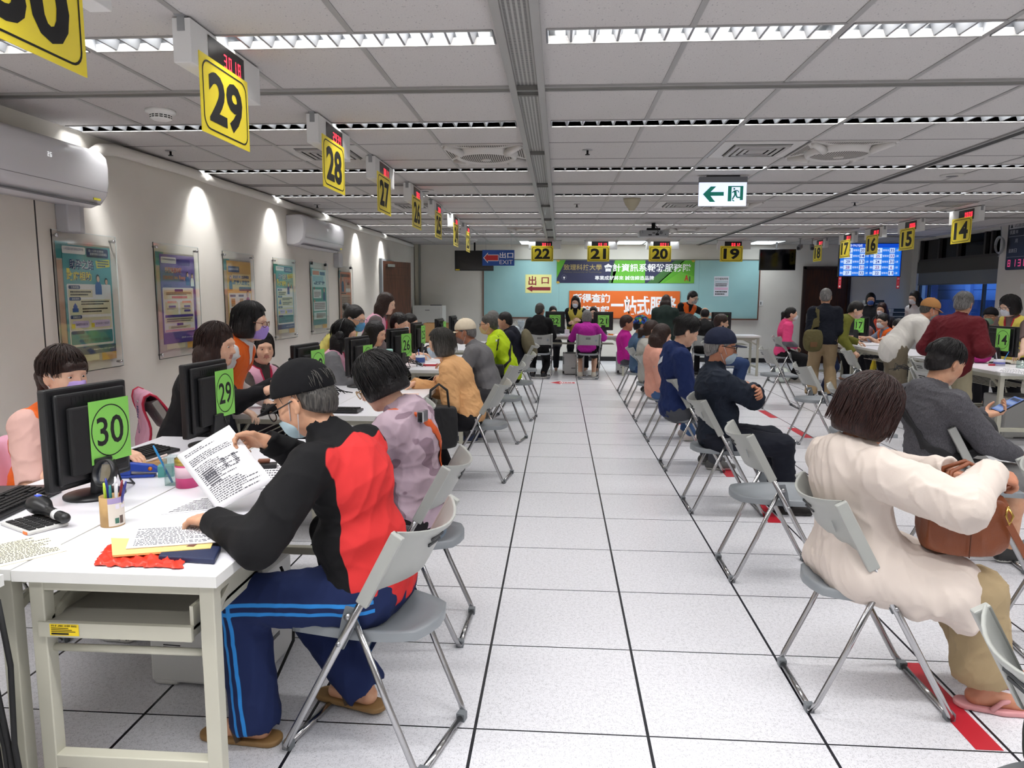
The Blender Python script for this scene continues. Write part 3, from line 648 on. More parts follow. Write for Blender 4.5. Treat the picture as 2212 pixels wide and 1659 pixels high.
printer(4.75, 10.3, 180, 'white laser printer under the desk of the man in the white jacket', h=0.36)
printer(2.35, 13.8, -90, 'grey computer box under the desk 20 and 19', d=0.22, w=0.4, h=0.4)
# the tall dark bin and red carton under the nearest desk
rcx = MB(); rcx.bx(-0.16, 0.16, -0.13, 0.13, 0, 0.5, M('carton_grey', '77787b', 0.7)); rcx.bx(-0.162, 0.162, -0.132, 0.132, 0.49, 0.56, M('carton_red', '9c3b38', 0.6))
tag(rcx.build('carton', loc=(-1.66, 3.05, 0)), 'grey carton with a red lid standing behind the printer', 'box')
# ---------------------------------------------------------------- hanging counter signs
YEL = M('sign_yellow', 'f6e13a', 0.3); WPAINT = M('sign_box_white', 'dcdcda', 0.45); LEDB = M('led_face', '0c0c0e', 0.3)
LED = NT('led_red'); LED.set((1, 0.02, 0.04, 1), 0.5, em=(1, 0.03, 0.06, 1), emv=3.0); LED = LED.m
SEGS = {'0': 'abcdef', '1': 'bc', '2': 'abged', '3': 'abgcd', '4': 'fgbc', '5': 'afgcd', '6': 'afgedc', '7': 'abc', '8': 'abcdefg', '9': 'abcdfg'}
def seven(fl, ch, x, y, w, h, m, lay=2, th=0.16):
    t = h*th; S = {'a': (x, y+h-t, x+w, y+h), 'd': (x, y, x+w, y+t), 'g': (x, y+h/2-t/2, x+w, y+h/2+t/2), 'f': (x, y+h/2, x+t, y+h), 'e': (x, y, x+t, y+h/2), 'b': (x+w-t, y+h/2, x+w, y+h), 'c': (x+w-t, y, x+w, y+h/2)}
    for s in SEGS[ch]: fl.rect(*S[s], m, lay)
def number_sign(num, u, label, loc, led='0012', flip=False):
    """box bolted under the ceiling, its face along u; loc = top centre at the ceiling"""
    t = thing('number_sign', label, 'hanging sign', loc, 0, 'yellow numbered counter signs'); u = V(u); n = u.cross(RZ)
    L = 0.66
    b = MB(); b.bar(-u*L/2+V((0, 0, -0.095)), u*L/2+V((0, 0, -0.095)), 0.075, 0.17, WPAINT); b.build('sign_box', t, bevel=0.003)
    for s in (-1, 1):
        k = MB(); k.bar(u*(s*(L/2+0.001))+V((0, 0, -0.06)), u*(s*(L/2+0.001))+V((0, 0, 0.0)), 0.03, 0.004, GREYP, u); k.bar(u*(s*(L/2-0.02))+V((0, 0, -0.003)), u*(s*(L/2+0.02))+V((0, 0, -0.003)), 0.035, 0.006, GREYP)
        k.build('bracket', t)
    x0 = -0.19 if not flip else -0.10
    f = Flat(n*0.0385+u*x0+V((0, 0, -0.15)), u, RZ); f.rect(0, 0, 0.34, 0.125, LEDB, 1)
    for i, c in enumerate(led): seven(f, c, 0.14+i*0.045, 0.035, 0.026, 0.055, LED, 2, 0.11)
    f.mb.build('display', t)
    cx = -0.05 if not flip else -0.02; w, h = 0.45, 0.315
    p = MB(); o = n*0.041+u*(cx-w/2)+V((0, 0, -0.43))
    p.prism([(0, 0), (w, 0), (w, h), (0, h)], o, u, RZ, -n*0.004, YEL)
    g = Flat(o+n*0.0005, u, RZ, p)
    g.ring(rrect(0.018, 0.018, w-0.018, h-0.018, 0.05), rrect(0.025, 0.025, w-0.025, h-0.025, 0.045), INK, 1)
    g.text(num, w*0.15, h*0.16, w*0.85, h*0.84, INK, 1, 0.035); p.build('number_panel', t)['label'] = f'yellow panel numbered {num}'
    return t
U1 = (0, 1, 0)
LEDS = ['3018', '3018', '2934', '0011', '0025', '0024', '0031', '0006']
for i, (y, num) in enumerate([(2.04, '30'), (3.21, '29'), (4.72, '28'), (6.06, '27'), (7.43, '26'), (8.75, '25'), (10.22, '24'), (11.55, '23')]):
    number_sign(num, U1, f'yellow hanging sign {num} over the left desks', (-1.51, y, H), LEDS[i])
for px, num, led in [(1181, '22', '0011'), (1302, '21', '0013'), (1435, '20', '0031'), (1589, '19', '0012')]:
    p = at(px, 540, Y=14.9); number_sign(num, (1, 0, 0), f'yellow hanging sign {num} before the back wall', (p.x-0.04, 14.9, H), led)
for y, num, led in [(9.5, '14', '0008'), (10.92, '15', '0006'), (12.1, '16', '0010'), (13.2, '17', '0011'), (14.55, '18', '0017')]:
    number_sign(num, (0, -1, 0), f'yellow hanging sign {num} over the right-hand desks', (5.1, y, H), led, True)
# ---------------------------------------------------------------- other hanging signs and screens
es = thing('exit_sign', 'lit hanging sign with a green arrow and running figure', 'exit sign', (at(1562, 381, Y=6.85).x, 6.85, H))
SG = M('exit_green', '12a088', 0.4); SWH = NT('exit_lit_white'); SWH.set(lin('dfe6fb'), 0.4, em=lin('d9e2ff'), emv=0.95); SWH = SWH.m
MB().bx(-0.217, 0.217, -0.025, 0.025, -0.065, -0.015, M('exit_case', '6a6c70', 0.4)).bx(-0.15, 0.15, -0.02, 0.02, -0.015, 0.0, BLACKM).build('case', es)
ep = MB(); ep.bx(-0.215, 0.215, -0.012, 0.012, -0.275, -0.065, SWH)
f = Flat((-0.215, -0.0125, -0.275), RX, RZ, ep)
f.poly([(0.035, 0.105), (0.105, 0.175), (0.155, 0.175), (0.105, 0.125), (0.225, 0.125), (0.225, 0.09), (0.105, 0.09), (0.15, 0.035), (0.10, 0.035)], SG)
f.rect(0.262, 0.04, 0.295, 0.178, SG); f.rect(0.295, 0.168, 0.40, 0.178, SG); f.rect(0.372, 0.05, 0.40, 0.168, SG)
f.poly(circ(0.318, 0.152, 0.009, n=14), SG, 2)
def limb(a, b, w): 
    d = V((b[0]-a[0], b[1]-a[1])); q = V((-d.y, d.x)).normalized()*w/2
    f.poly([(a[0]+q.x, a[1]+q.y), (a[0]-q.x, a[1]-q.y), (b[0]-q.x, b[1]-q.y), (b[0]+q.x, b[1]+q.y)], SG, 2)
for a, b, w in [((0.325, 0.138), (0.332, 0.098), 0.024), ((0.325, 0.135), (0.300, 0.118), 0.009), ((0.33, 0.137), (0.352, 0.136), 0.009), ((0.352, 0.137), (0.36, 0.118), 0.009), ((0.328, 0.1), (0.303, 0.058), 0.013), ((0.336, 0.1), (0.345, 0.076), 0.014), ((0.343, 0.076), (0.372, 0.074), 0.012), ((0.303, 0.052), (0.322, 0.042), 0.01)]: limb(a, b, w)
ep.build('face', es)
a = at(1042, 540, Y=12.5); b = at(1111, 574, Y=12.5)
xs = thing('exit_board', 'blue hanging board reading EXIT with a red arrow', 'hanging sign', ((a.x+b.x)/2, 12.5, b.z))
w_, h_ = b.x-a.x, a.z-b.z; BLUE = M('sign_blue', '1d4da0', 0.4); RED = M('sign_red', 'c02a2e', 0.45)
pb = MB(); pb.bx(-w_/2, w_/2, -0.006, 0.006, 0, h_, BLUE); f = Flat((-w_/2, -0.0065, 0), RX, RZ, pb)
arrow = lambda x0, x1, y, hh, th: [(x0, y), (x0+hh*0.9, y+hh), (x0+hh*0.9, y+th), (x1, y+th), (x1, y-th), (x0+hh*0.9, y-th), (x0+hh*0.9, y-hh)]
f.poly(arrow(0.015, 0.285, h_*0.5, 0.092, 0.056), PAPER, 1); f.poly(arrow(0.03, 0.275, h_*0.5, 0.072, 0.045), RED, 2)
f.text('出口', 0.30, h_*0.48, 0.54, h_*0.85, PAPER, 1, 0.02); f.text('EXIT', 0.30, h_*0.1, 0.53, h_*0.36, PAPER, 1); pb.build('board', xs)
for s in (-1, 1): MB().tube([(s*0.22, 0, h_), (s*0.22, 0, H-b.z)], 0.0025, STEEL, 6).build('hanger', xs)
def black_tv(p0, p1, label, Y):
    a, b = at(*p0, Y=Y), at(*p1, Y=Y); t = thing('television', label, 'television', ((a.x+b.x)/2, Y, (a.z+b.z)/2)); w, h = b.x-a.x, a.z-b.z
    MB().bx(-w/2, w/2, 0, 0.05, -h/2, h/2, BLACK).build('case', t, bevel=0.006); MB().bx(-w/2+0.012, w/2-0.012, -0.002, 0.0, -h/2+0.02, h/2-0.012, M('tv_off', '020203', 0.08)).build('screen', t)
    MB().tube([(0, 0.05, 0), (0, 0.12, 0.05), (0, 0.12, H-(a.z+b.z)/2)], 0.02, BLACKM, 8).build('bracket', t)
    return t
t1 = black_tv((982, 541), (1066, 585), 'dark switched-off television beside the blue EXIT board', 15.3)
MB().bx(-0.40, -0.31, -0.003, -0.002, -0.205, -0.18, YL).build('sticker', t1)
black_tv((1642, 538), (1718, 584), 'dark switched-off television right of the pale green board', 15.3)
# queue screen
a, b = at(1815, 525, Y=13.6), at(1945, 598, Y=13.6); w_, h_ = b.x-a.x, a.z-b.z
qs = thing('queue_screen', 'lit blue queue screen full of white number boxes', 'television', ((a.x+b.x)/2, 13.6, b.z))
def emit(name, col, s=1.0):
    t = NT(name); t.set((0, 0, 0, 1), 0.3, em=lin(col), emv=s); return t.m
EB, ED, EL, EN, EM_, EW = emit('screen_blue', '1f7ae8', 1.0), emit('screen_deep_blue', '0a49c8', 1.0), emit('screen_cell', 'cfe3ff', 1.0), emit('screen_digits', '1a2fae', 0.8), emit('screen_digits_violet', '8a3fae', 0.8), emit('screen_white', 'eaf3ff', 1.0)
MB().bx(-w_/2, w_/2, 0, 0.05, 0, h_, BLACK).build('case', qs)
f = Flat((-w_/2+0.012, -0.001, 0.012), RX, RZ); W2, H2 = w_-0.024, h_-0.024; f.rect(0, 0, W2, H2, ED, 1)
f.text('即時叫號', W2*0.03, H2*0.9, W2*0.36, H2*0.985, EW, 3); f.text('等待人數', W2*0.40, H2*0.9, W2*0.58, H2*0.985, EW, 3)
rows = [('31', '20', '26', '35'), ('30', '14', '25', '33'), ('29', '13', '24', '31'), ('28', '31', '23', '6'), ('27', '32', '22', '11')]
for r, (q, n1, q2, n2) in enumerate(rows):
    y1 = H2*0.88-r*H2*0.176; y0 = y1-H2*0.165
    f.rect(W2*0.005, y0, W2*0.475, y1, EB, 2); f.rect(W2*0.485, y0, W2*0.985, y1, EB, 2)
    for ox, A, B in ((0.0, q, n1), (0.485, q2, n2)):
        for x0, x1, s, dm in ((0.065, 0.20, A, EM_ if r in (1, 3) else EN), (0.32, 0.405, B, EM_ if r in (1, 3) and B != '14' else EN)):
            f.rect(W2*(ox+x0), y0+0.006, W2*(ox+x1), y1-0.006, EL, 3, 0.008)
            m_ = (x0+x1)/2; hw = 0.032 if len(s) == 2 else 0.016; f.text(s, W2*(ox+m_-hw), y0+H2*0.035, W2*(ox+m_+hw), y1-H2*0.035, dm, 4, 0.02)
        f.text('櫃檯', W2*(ox+0.012), y0+H2*0.05, W2*(ox+0.058), y1-H2*0.05, EW, 3); f.text('號等待', W2*(ox+0.21), y0+H2*0.05, W2*(ox+0.31), y1-H2*0.05, EW, 3); f.text('人數', W2*(ox+0.42), y0+H2*0.05, W2*(ox+0.47), y1-H2*0.05, EW, 3)
f.mb.build('screen', qs)
MB().tube([(0, 0.07, h_*0.7), (0, 0.1, H-b.z)], 0.03, BLACKM, 8).build('bracket', qs)
RIB = M('ribbon_red', 'c8283a', 0.6)
for sx, d in ((-w_/2+0.02, 'left'), (w_/2-0.05, 'right')):
    r = MB(); r.bx(-0.026, 0.026, -0.003, 0.003, -0.21, 0.0, RIB); f = Flat((-0.026, -0.0035, -0.21), RX, RZ, r); f.ring(circ(0.026, 0.175, 0.014, n=16), circ(0.026, 0.175, 0.009, n=16), PAPER, 1); f.rect(0.012, 0.02, 0.04, 0.05, PAPER, 1); f.text('恭賀', 0.016, 0.07, 0.036, 0.14, M('ribbon_gold', 'e8a0a8', 0.6), 1)
    tag(r.build('red_ribbon', loc=((a.x+b.x)/2+sx+0.015, 13.6, b.z-0.002)), f'red ribbon tag hanging from the {d} end of the queue screen', 'ribbon')
# projector
p = at(1411, 504, Y=11.3); pj = thing('projector', 'grey projector hanging under the ceiling above sign 20', 'projector', (p.x, 11.3, 2.38))
PJ = M('projector_grey', '9a9c9d', 0.45); MB().bx(-0.22, 0.22, -0.15, 0.15, 0, 0.10, PJ).build('case', pj, bevel=0.012)
g = MB()
for x, z, w_, h_ in ((-0.09, 0.02, 0.05, 0.015), (-0.03, 0.05, 0.04, 0.012), (0.02, 0.02, 0.05, 0.03), (0.08, 0.045, 0.015, 0.015), (-0.18, 0.05, 0.004, 0.05), (0.16, 0.03, 0.012, 0.012)): g.bx(x, x+w_, -0.152, -0.149, z, z+h_, BLACKM)
g.build('ports', pj); MB().lathe([(0.025, 0), (0.025, 0.003), (0.0001, 0.003)], M('projector_round', '6b6d70', 0.5), 20, mw=Matrix.Translation((0.1, -0.15, 0.06)) @ Matrix.Rotation(math.pi/2, 4, 'X')).build('lens_cap', pj)
MB().bx(-0.1, 0.1, -0.05, 0.05, 0.10, 0.14, BLACKM).tube([(0, 0, 0.12), (0, 0, 0.22)], 0.03, BLACKM).build('mount', pj)
MB().tube([(0.02, -0.15, 0.03), (0.05, -0.2, 0.07), (0.04, -0.12, 0.14), (0.02, 0, 0.19)], 0.006, BLACKM, 6).build('cable', pj)
for px, d, an in ((1729, 'left', -35), (1755, 'right', -15)):
    p = at(px, 515, Y=14.4); t = thing('security_camera', f'ceiling security camera, the {d} one of a pair beside the right television', 'camera', (p.x, 14.4, H), math.radians(an))
    MB().tube([(0, 0, 0.02), (0, 0, -0.12)], 0.012, GREYP).lathe([(0.035, 0), (0.03, -0.012), (0.0001, -0.012)], GREYP, 14).build('stem', t)
    MB().bar((0, 0.06, -0.14), (0, -0.09, -0.20), 0.075, 0.075, M('camera_case', '7e8186', 0.4)).build('body', t, bevel=0.012); MB().lathe([(0.03, 0), (0.03, 0.012), (0.0001, 0.012)], BLACK, 16, mw=Matrix.Translation((0, -0.088, -0.199)) @ Matrix.Rotation(math.radians(112), 4, 'X')).build('lens', t)
# ---------------------------------------------------------------- left wall: air conditioners, boxes, posters, pipe
ACW = M('ac_white', 'dadade', 0.22); ACS = M('ac_seam', '77777c', 0.6)
def aircon(y0, y1, label):
    t = thing('air_conditioner', label, 'air conditioner', (XL, (y0+y1)/2, 2.08)); L = y1-y0; hh = 0.37; d = 0.235
    pr = [(0.002, 0.0), (0.10, -0.005), (0.17, 0.02), (0.215, 0.075), (0.232, 0.16), (0.235, 0.26), (0.225, 0.33), (0.19, 0.365), (0.12, 0.372), (0.002, 0.37)]
    b = MB(); rows = []
    for y, k in ((-L/2, 0.90), (-L/2+0.012, 0.96), (-L/2+0.03, 0.99), (-L/2+0.06, 1), (L/2-0.06, 1), (L/2-0.03, 0.99), (L/2-0.012, 0.96), (L/2, 0.90)): rows.append([V((x*k, y, 0.185+(z-0.185)*k)) for x, z in pr])
    b.grid(rows, ACW, True, True); n = len(pr)
    for r, rev in ((rows[0], False), (rows[-1], True)): b.add(r, [tuple(range(n))[::-1] if not rev else tuple(range(n))], ACW)
    b.build('body', t)
    s = MB(); s.bx(0.10, 0.19, -L/2+0.06, L/2-0.06, 0.012, 0.016, ACS); s.bx(0.2245, 0.2255, -L/2+0.03, L/2-0.03, 0.098, 0.101, ACS); s.build('air_outlet', t)
    f = Flat((0.2365, 0.02, 0.235), RY, RZ)
    for i, c in enumerate('26'): seven(f, c, i*0.022, 0, 0.014, 0.028, emit('ac_digits', 'ffffff', 0.8) if 'ac_d' not in MATS else MATS['ac_d'], 1)
    f.mb.build('digits', t)
    MB().bx(0.212, 0.218, L/2-0.17, L/2-0.10, 0.035, 0.05, M('ac_sticker', 'cfc83c', 0.5)).build('sticker', t)
    return t
aircon(3.55, 4.80, 'large white wall air conditioner at the upper left, reading 26'); aircon(8.55, 10.15, 'white wall air conditioner farther along the left wall, above the posters')
def wall_box(y, z, label, s=1.0):
    t = thing('wall_speaker', label, 'speaker box', (XL, y, z)); m = M('speaker_box', 'b2b2b6', 0.4)
    MB().prism([(0, -0.085), (0.085, -0.085), (0.11, 0.0), (0.085, 0.085), (0, 0.085)], (0, 0, 0), (1, 0, 0), (0, 1, 0), (0, 0, 0.2), m).build('case', t, bevel=0.008)
    f = Flat((0.097, 0.026, 0.025), V((-0.025, 0.085, 0)), RZ); f.rect(0.02, 0, 0.055, 0.009, INK, 1)
    for i in range(3): f.rect(0.01+0.004*i, 0.05+0.02*i, 0.05, 0.052+0.02*i, M('speaker_line', '9a9aa0', 0.5), 1)
    f.mb.build('marking', t); MB().tube([(0.04, 0, 0.2), (0.045, 0.01, 0.26), (0.03, 0, 0.3)], 0.004, GREYP, 6).build('cable', t); return t
wall_box(4.63, 1.90, 'grey box mounted under the near air conditioner, above the first poster'); wall_box(10.42, 1.88, 'grey box mounted under the far air conditioner')
pp = MB(); pts = [(0.06, 4.86, 2.44), (0.07, 4.95, 2.50), (0.055, 5.15, 2.535), (0.05, 5.6, 2.545)]+[(0.05+0.006*math.sin(k*1.7), 5.6+k*0.6, 2.548+0.006*math.sin(k*2.3)) for k in range(1, 18)]
pp.tube(pts, 0.042, M('pipe_wrap', 'd9d6cf', 0.6), 12); pipe = tag(pp.build('wrapped_pipe', loc=(XL, 0, 0)), 'cream wrapped pipe running along the top of the left wall', 'pipe')
ACR = glassy('acrylic', (0.985, 0.99, 0.985, 1), 0.015, 0.04)
PAL = {k: hexm(v, 0.45) for k, v in dict(teal='5fa3a6', teal2='3f8a8d', cream='d9d5b0', white='e6e6e2', navy='24406e', navy2='1f2f63', yellow='e2d23a', orange='d98a3c', purple='6d52a0', deep='3a2580', lilac='c9c0e0', red='c2413c', pink='e0a0b0', magenta='a8308c', gold='d8a84a', gold2='e9c77c', mint='cfe6df', green='3f9480', coral='d9805a', brown='7a4a35', skin='d8a98a', hair='241a18', blueshirt='34549c', greypaper='b9b2a6', sand='c4a48c', sky='9cc4cc').items()}
def fake_text(f, x0, y0, x1, y1, n, m, seed, lay=4):
    """fine print: rows of character-sized marks"""
    rnd = random.Random(seed); h = (y1-y0)/n
    for i in range(n):
        y = y1-(i+0.75)*h; x = x0; end = x1-(rnd.random()*0.3*(x1-x0) if i == n-1 else 0)
        while x < end:
            w = h*rnd.uniform(0.4, 0.62); f.rect(x, y, min(x+w, end), y+h*0.55, m, lay); x += w+h*0.16
def figure(f, x, y, s, shirt, lay=5):
    f.poly([(x-0.055*s, y), (x+0.06*s, y), (x+0.06*s, y+0.1*s), (x+0.03*s, y+0.145*s), (x-0.03*s, y+0.145*s), (x-0.055*s, y+0.1*s)], PAL[shirt], lay); f.poly(circ(x, y+0.185*s, 0.033*s, 0.045*s, 16), PAL['hair'], lay+1); f.poly(circ(x+0.003*s, y+0.175*s, 0.025*s, 0.034*s, 16), PAL['skin'], lay+2)
def poster(i, y0, y1, bg, label, clips=False):
    """acrylic holder on standoffs with layers of paper behind it"""
    t = thing('wall_poster', label, 'poster', (XL, (y0+y1)/2, 0.96), 0, 'posters in clear holders on the left wall'); W, Hh = y1-y0, 0.95
    old = MB(); old.bx(0.008, 0.010, -W/2+0.05, W/2-0.05, 0.06, Hh-0.07, PAL['greypaper']); fo = Flat((0.0105, -W/2+0.05, 0.06), RY, RZ, old)
    fo.rect(0.0, 0.1, 0.05, Hh-0.25, PAL['sand'], 1); fo.rect(W*0.6, 0, W-0.1, 0.14, PAL['gold'], 1); fo.rect(0.1, 0.01, W*0.55, 0.06, PAL['cream'], 1); fo.rect(0, Hh-0.24, 0.12, Hh-0.13, PAL['teal2'], 1); old.build('old_poster', t)
    pw = W-0.16; ph = 0.75; s = MB(); s.bx(0.0125, 0.0135, -W/2+0.105, -W/2+0.105+pw, 0.115, 0.115+ph, PAL[bg]); f = Flat((0.014, -W/2+0.105, 0.115), RY, RZ, s); T = f.text; R = f.rect
    if i in (0, 3):
        R(0.0, ph*0.92, pw*0.46, ph*0.985, PAL['white'], 1, 0.01); R(pw*0.48, ph*0.9, pw*0.95, ph*0.985, PAL['navy'], 1, 0.012); T('114年度綜合所得稅結算申報', pw*0.03, ph*0.95, pw*0.42, ph*0.975, PAL['navy'], 2); T('重要所得稅扣除額專區', pw*0.55, ph*0.92, pw*0.92, ph*0.945, PAL['white'], 2); T('自113年起開始', pw*0.53, ph*0.95, pw*0.85, ph*0.972, PAL['white'], 2)
        for off, m, b in ((0.0, PAL['white'], 0.06), (0.0, PAL['navy'], 0.015)): T('助孕之路', pw*0.12, ph*0.78, pw*0.62, ph*0.875, m, 2 if b > 0.05 else 3, b)
        R(pw*0.06, ph*0.73, pw*0.12, ph*0.79, PAL['yellow'], 1); 
        for m, b in ((PAL['navy'], 0.06), (PAL['yellow'], 0.02)): T('政府相助', pw*0.05, ph*0.68, pw*0.55, ph*0.765, m, 2 if b > 0.05 else 3, b)
        f.poly([(pw*0.68, ph*0.80), (pw*0.97, ph*0.82), (pw*0.97, ph*0.89), (pw*0.66, ph*0.87)], PAL['yellow'], 1); fake_text(f, pw*0.7, ph*0.81, pw*0.94, ph*0.88, 3, PAL['navy'], 1)
        R(pw*0.04, ph*0.08, pw*0.96, ph*0.65, PAL['white'], 1, 0.012); figure(f, pw*0.68, ph*0.555, 0.62 if W > 0.62 else 0.5, 'blueshirt'); figure(f, pw*0.86, ph*0.545, 0.55 if W > 0.62 else 0.45, 'white')
        for y, tx in ((0.605, '定義範圍'), (0.50, '適用情形'), (0.335, '應備證文件')): R(pw*0.07, ph*y, pw*0.30, ph*(y+0.032), PAL['navy'], 3, 0.01); T(tx, pw*0.12, ph*(y+0.006), pw*0.27, ph*(y+0.026), PAL['white'], 4)
        R(pw*0.06, ph*0.53, pw*0.55, ph*0.60, PAL['cream'], 2); fake_text(f, pw*0.1, ph*0.54, pw*0.52, ph*0.592, 2, INK, 2); R(pw*0.06, ph*0.37, pw*0.93, ph*0.51, PAL['cream'], 2, 0.01); fake_text(f, pw*0.3, ph*0.455, pw*0.9, ph*0.50, 2, INK, 3); fake_text(f, pw*0.32, ph*0.385, pw*0.86, ph*0.435, 2, INK, 4)
        R(pw*0.12, ph*0.395, pw*0.24, ph*0.43, PAL['blueshirt'], 3); R(pw*0.14, ph*0.43, pw*0.22, ph*0.455, PAL['blueshirt'], 3); f.poly([(pw*0.15, ph*0.455), (pw*0.21, ph*0.455), (pw*0.18, ph*0.48)], PAL['blueshirt'], 3)
        R(pw*0.06, ph*0.235, pw*0.93, ph*0.345, PAL['cream'], 2, 0.01)
        for x0, x1, tx in ((0.1, 0.44, '醫療費用收據正本'), (0.5, 0.9, '政府補助費用之領款證明')): R(pw*x0, ph*0.25, pw*x1, ph*0.315, PAL['lilac'], 3, 0.018); R(pw*(x0-0.02), ph*0.25, pw*(x0+0.05), ph*0.29, PAL['yellow'], 4); T(tx, pw*(x0+0.07), ph*0.27, pw*(x1-0.03), ph*0.295, PAL['navy'], 4)
        R(pw*0.06, ph*0.10, pw*0.94, ph*0.22, PAL['teal2'], 2, 0.01); R(pw*0.07, ph*0.195, pw*0.33, ph*0.225, PAL['navy'], 3, 0.01); T('可扣除金額＝', pw*0.22, ph*0.155, pw*0.45, ph*0.18, PAL['navy2'], 3); T('醫療費用－政府補助款－保險給付', pw*0.22, ph*0.115, pw*0.88, ph*0.145, PAL['navy2'], 3)
        R(0, 0, pw, ph*0.075, PAL['navy'], 1); T('https://tax.ntpc.gov.tw', pw*0.5, ph*0.03, pw*0.96, ph*0.05, PAL['white'], 2)
    elif i == 1:
        R(0, 0, pw, ph*0.12, PAL['deep'], 1); R(pw*0.86, ph*0.1, pw, ph*0.7, PAL['deep'], 1)
        R(pw*0.03, ph*0.9, pw*0.45, ph*0.97, PAL['white'], 1, 0.01); T('114年度綜合所得稅結算申報', pw*0.06, ph*0.935, pw*0.42, ph*0.955, PAL['deep'], 2); R(pw*0.47, ph*0.885, pw*0.86, ph*0.955, PAL['deep'], 1, 0.015)
        for m, b in ((PAL['white'], 0.06), (PAL['red'], 0.02)): T('手機快速申報', pw*0.12, ph*0.795, pw*0.6, ph*0.86, m, 2 if b > 0.05 else 3, b)
        T('稅額試算退稅', pw*0.06, ph*0.72, pw*0.36, ph*0.765, PAL['red'], 3, 0.015); T('so Easy', pw*0.38, ph*0.715, pw*0.7, ph*0.77, PAL['coral'], 3, 0.02)
        figure(f, pw*0.76, ph*0.66, 0.52, 'blueshirt'); figure(f, pw*0.9, ph*0.65, 0.5, 'white'); R(pw*0.03, ph*0.13, pw*0.92, ph*0.63, PAL['white'], 2, 0.012); T('申報準備篇', pw*0.06, ph*0.635, pw*0.28, ph*0.665, PAL['deep'], 3, 0.02)
        for x0, y0, x1, y1 in ((0.06, 0.5, 0.88, 0.6), (0.08, 0.32, 0.44, 0.47), (0.5, 0.32, 0.86, 0.47), (0.06, 0.23, 0.88, 0.295), (0.14, 0.165, 0.78, 0.2)): R(pw*x0, ph*y0, pw*x1, ph*y1, PAL['cream'], 3, 0.006)
        for x0, y0, x1, y1, c in ((0.36, 0.585, 0.6, 0.615, 'deep'), (0.27, 0.51, 0.72, 0.535, 'red'), (0.14, 0.455, 0.4, 0.48, 'coral'), (0.56, 0.455, 0.82, 0.48, 'coral'), (0.17, 0.405, 0.37, 0.43, 'deep'), (0.61, 0.405, 0.8, 0.43, 'deep'), (0.61, 0.355, 0.8, 0.38, 'deep'), (0.06, 0.295, 0.88, 0.325, 'deep'), (0.38, 0.2, 0.56, 0.228, 'deep')): R(pw*x0, ph*y0, pw*x1, ph*y1, PAL[c], 5, 0.004)
        for k, (x0, y0, x1, y1) in enumerate(((0.12, 0.545, 0.84, 0.58), (0.12, 0.385, 0.4, 0.4), (0.54, 0.385, 0.82, 0.4), (0.1, 0.24, 0.84, 0.285), (0.2, 0.172, 0.7, 0.19))): fake_text(f, pw*x0, ph*y0, pw*x1, ph*y1, 2, INK, 20+k, 6)
        R(pw*0.05, ph*0.135, pw*0.9, ph*0.158, PAL['pink'], 4); T('國稅局 tax.ntpc.gov.tw', pw*0.5, ph*0.045, pw*0.94, ph*0.07, PAL['white'], 2)
    elif i == 2:
        R(0, 0, pw, ph*0.6, PAL['gold2'], 1); R(pw*0.05, ph*0.85, pw*0.5, ph*0.93, PAL['navy'], 2, 0.01); T('114年度綜合所得稅', pw*0.08, ph*0.875, pw*0.46, ph*0.905, PAL['white'], 3); R(pw*0.2, ph*0.6, pw*0.98, ph*0.83, PAL['gold2'], 1)
        T('退稅轉帳 立即領取', pw*0.22, ph*0.765, pw*0.9, ph*0.81, PAL['navy'], 3, 0.03); T('e報繳入退稅快', pw*0.2, ph*0.68, pw*0.92, ph*0.745, PAL['navy2'], 3, 0.03); R(pw*0.46, ph*0.6, pw*0.98, ph*0.655, PAL['navy'], 2, 0.008); figure(f, pw*0.12, ph*0.62, 0.6, 'navy2')
        R(pw*0.04, ph*0.06, pw*0.96, ph*0.57, PAL['white'], 2, 0.008); figure(f, pw*0.82, ph*0.35, 0.85, 'magenta')
        for k, (x, y) in enumerate(((0.08, 0.52), (0.42, 0.52), (0.08, 0.29), (0.4, 0.29), (0.7, 0.29))): R(pw*x, ph*y, pw*(x+0.22), ph*(y+0.03), PAL['navy'], 4, 0.006); R(pw*(x+0.04), ph*(y-0.13), pw*(x+0.2), ph*(y-0.02), PAL['gold' if k < 2 else 'cream'], 3, 0.006); fake_text(f, pw*(x+0.05), ph*(y-0.12), pw*(x+0.19), ph*(y-0.03), 4, PAL['brown'], 40+k, 5)
        R(pw*0.08, ph*0.34, pw*0.34, ph*0.37, PAL['coral'], 4); R(pw*0.06, ph*0.02, pw*0.9, ph*0.1, PAL['gold'], 2)
    elif i == 4:
        R(pw*0.04, ph*0.9, pw*0.5, ph*0.97, PAL['coral'], 2); R(pw*0.55, ph*0.9, pw*0.92, ph*0.96, PAL['navy'], 2); R(pw*0.04, ph*0.78, pw*0.8, ph*0.88, PAL['sky'], 2); T('e起報繳', pw*0.1, ph*0.72, pw*0.9, ph*0.79, PAL['navy'], 3, 0.03)
        R(0, ph*0.08, pw, ph*0.68, PAL['green'], 1); R(pw*0.05, ph*0.48, pw*0.62, ph*0.64, PAL['white'], 2, 0.008); R(pw*0.05, ph*0.25, pw*0.94, ph*0.42, PAL['white'], 2, 0.008); R(pw*0.05, ph*0.1, pw*0.94, ph*0.23, PAL['mint'], 2, 0.008); figure(f, pw*0.82, ph*0.44, 0.8, 'navy2')
        for k, (x0, y0, x1, y1) in enumerate(((0.1, 0.5, 0.58, 0.6), (0.1, 0.28, 0.88, 0.4), (0.22, 0.12, 0.9, 0.21))): fake_text(f, pw*x0, ph*y0, pw*x1, ph*y1, 4, PAL['brown'], 60+k)
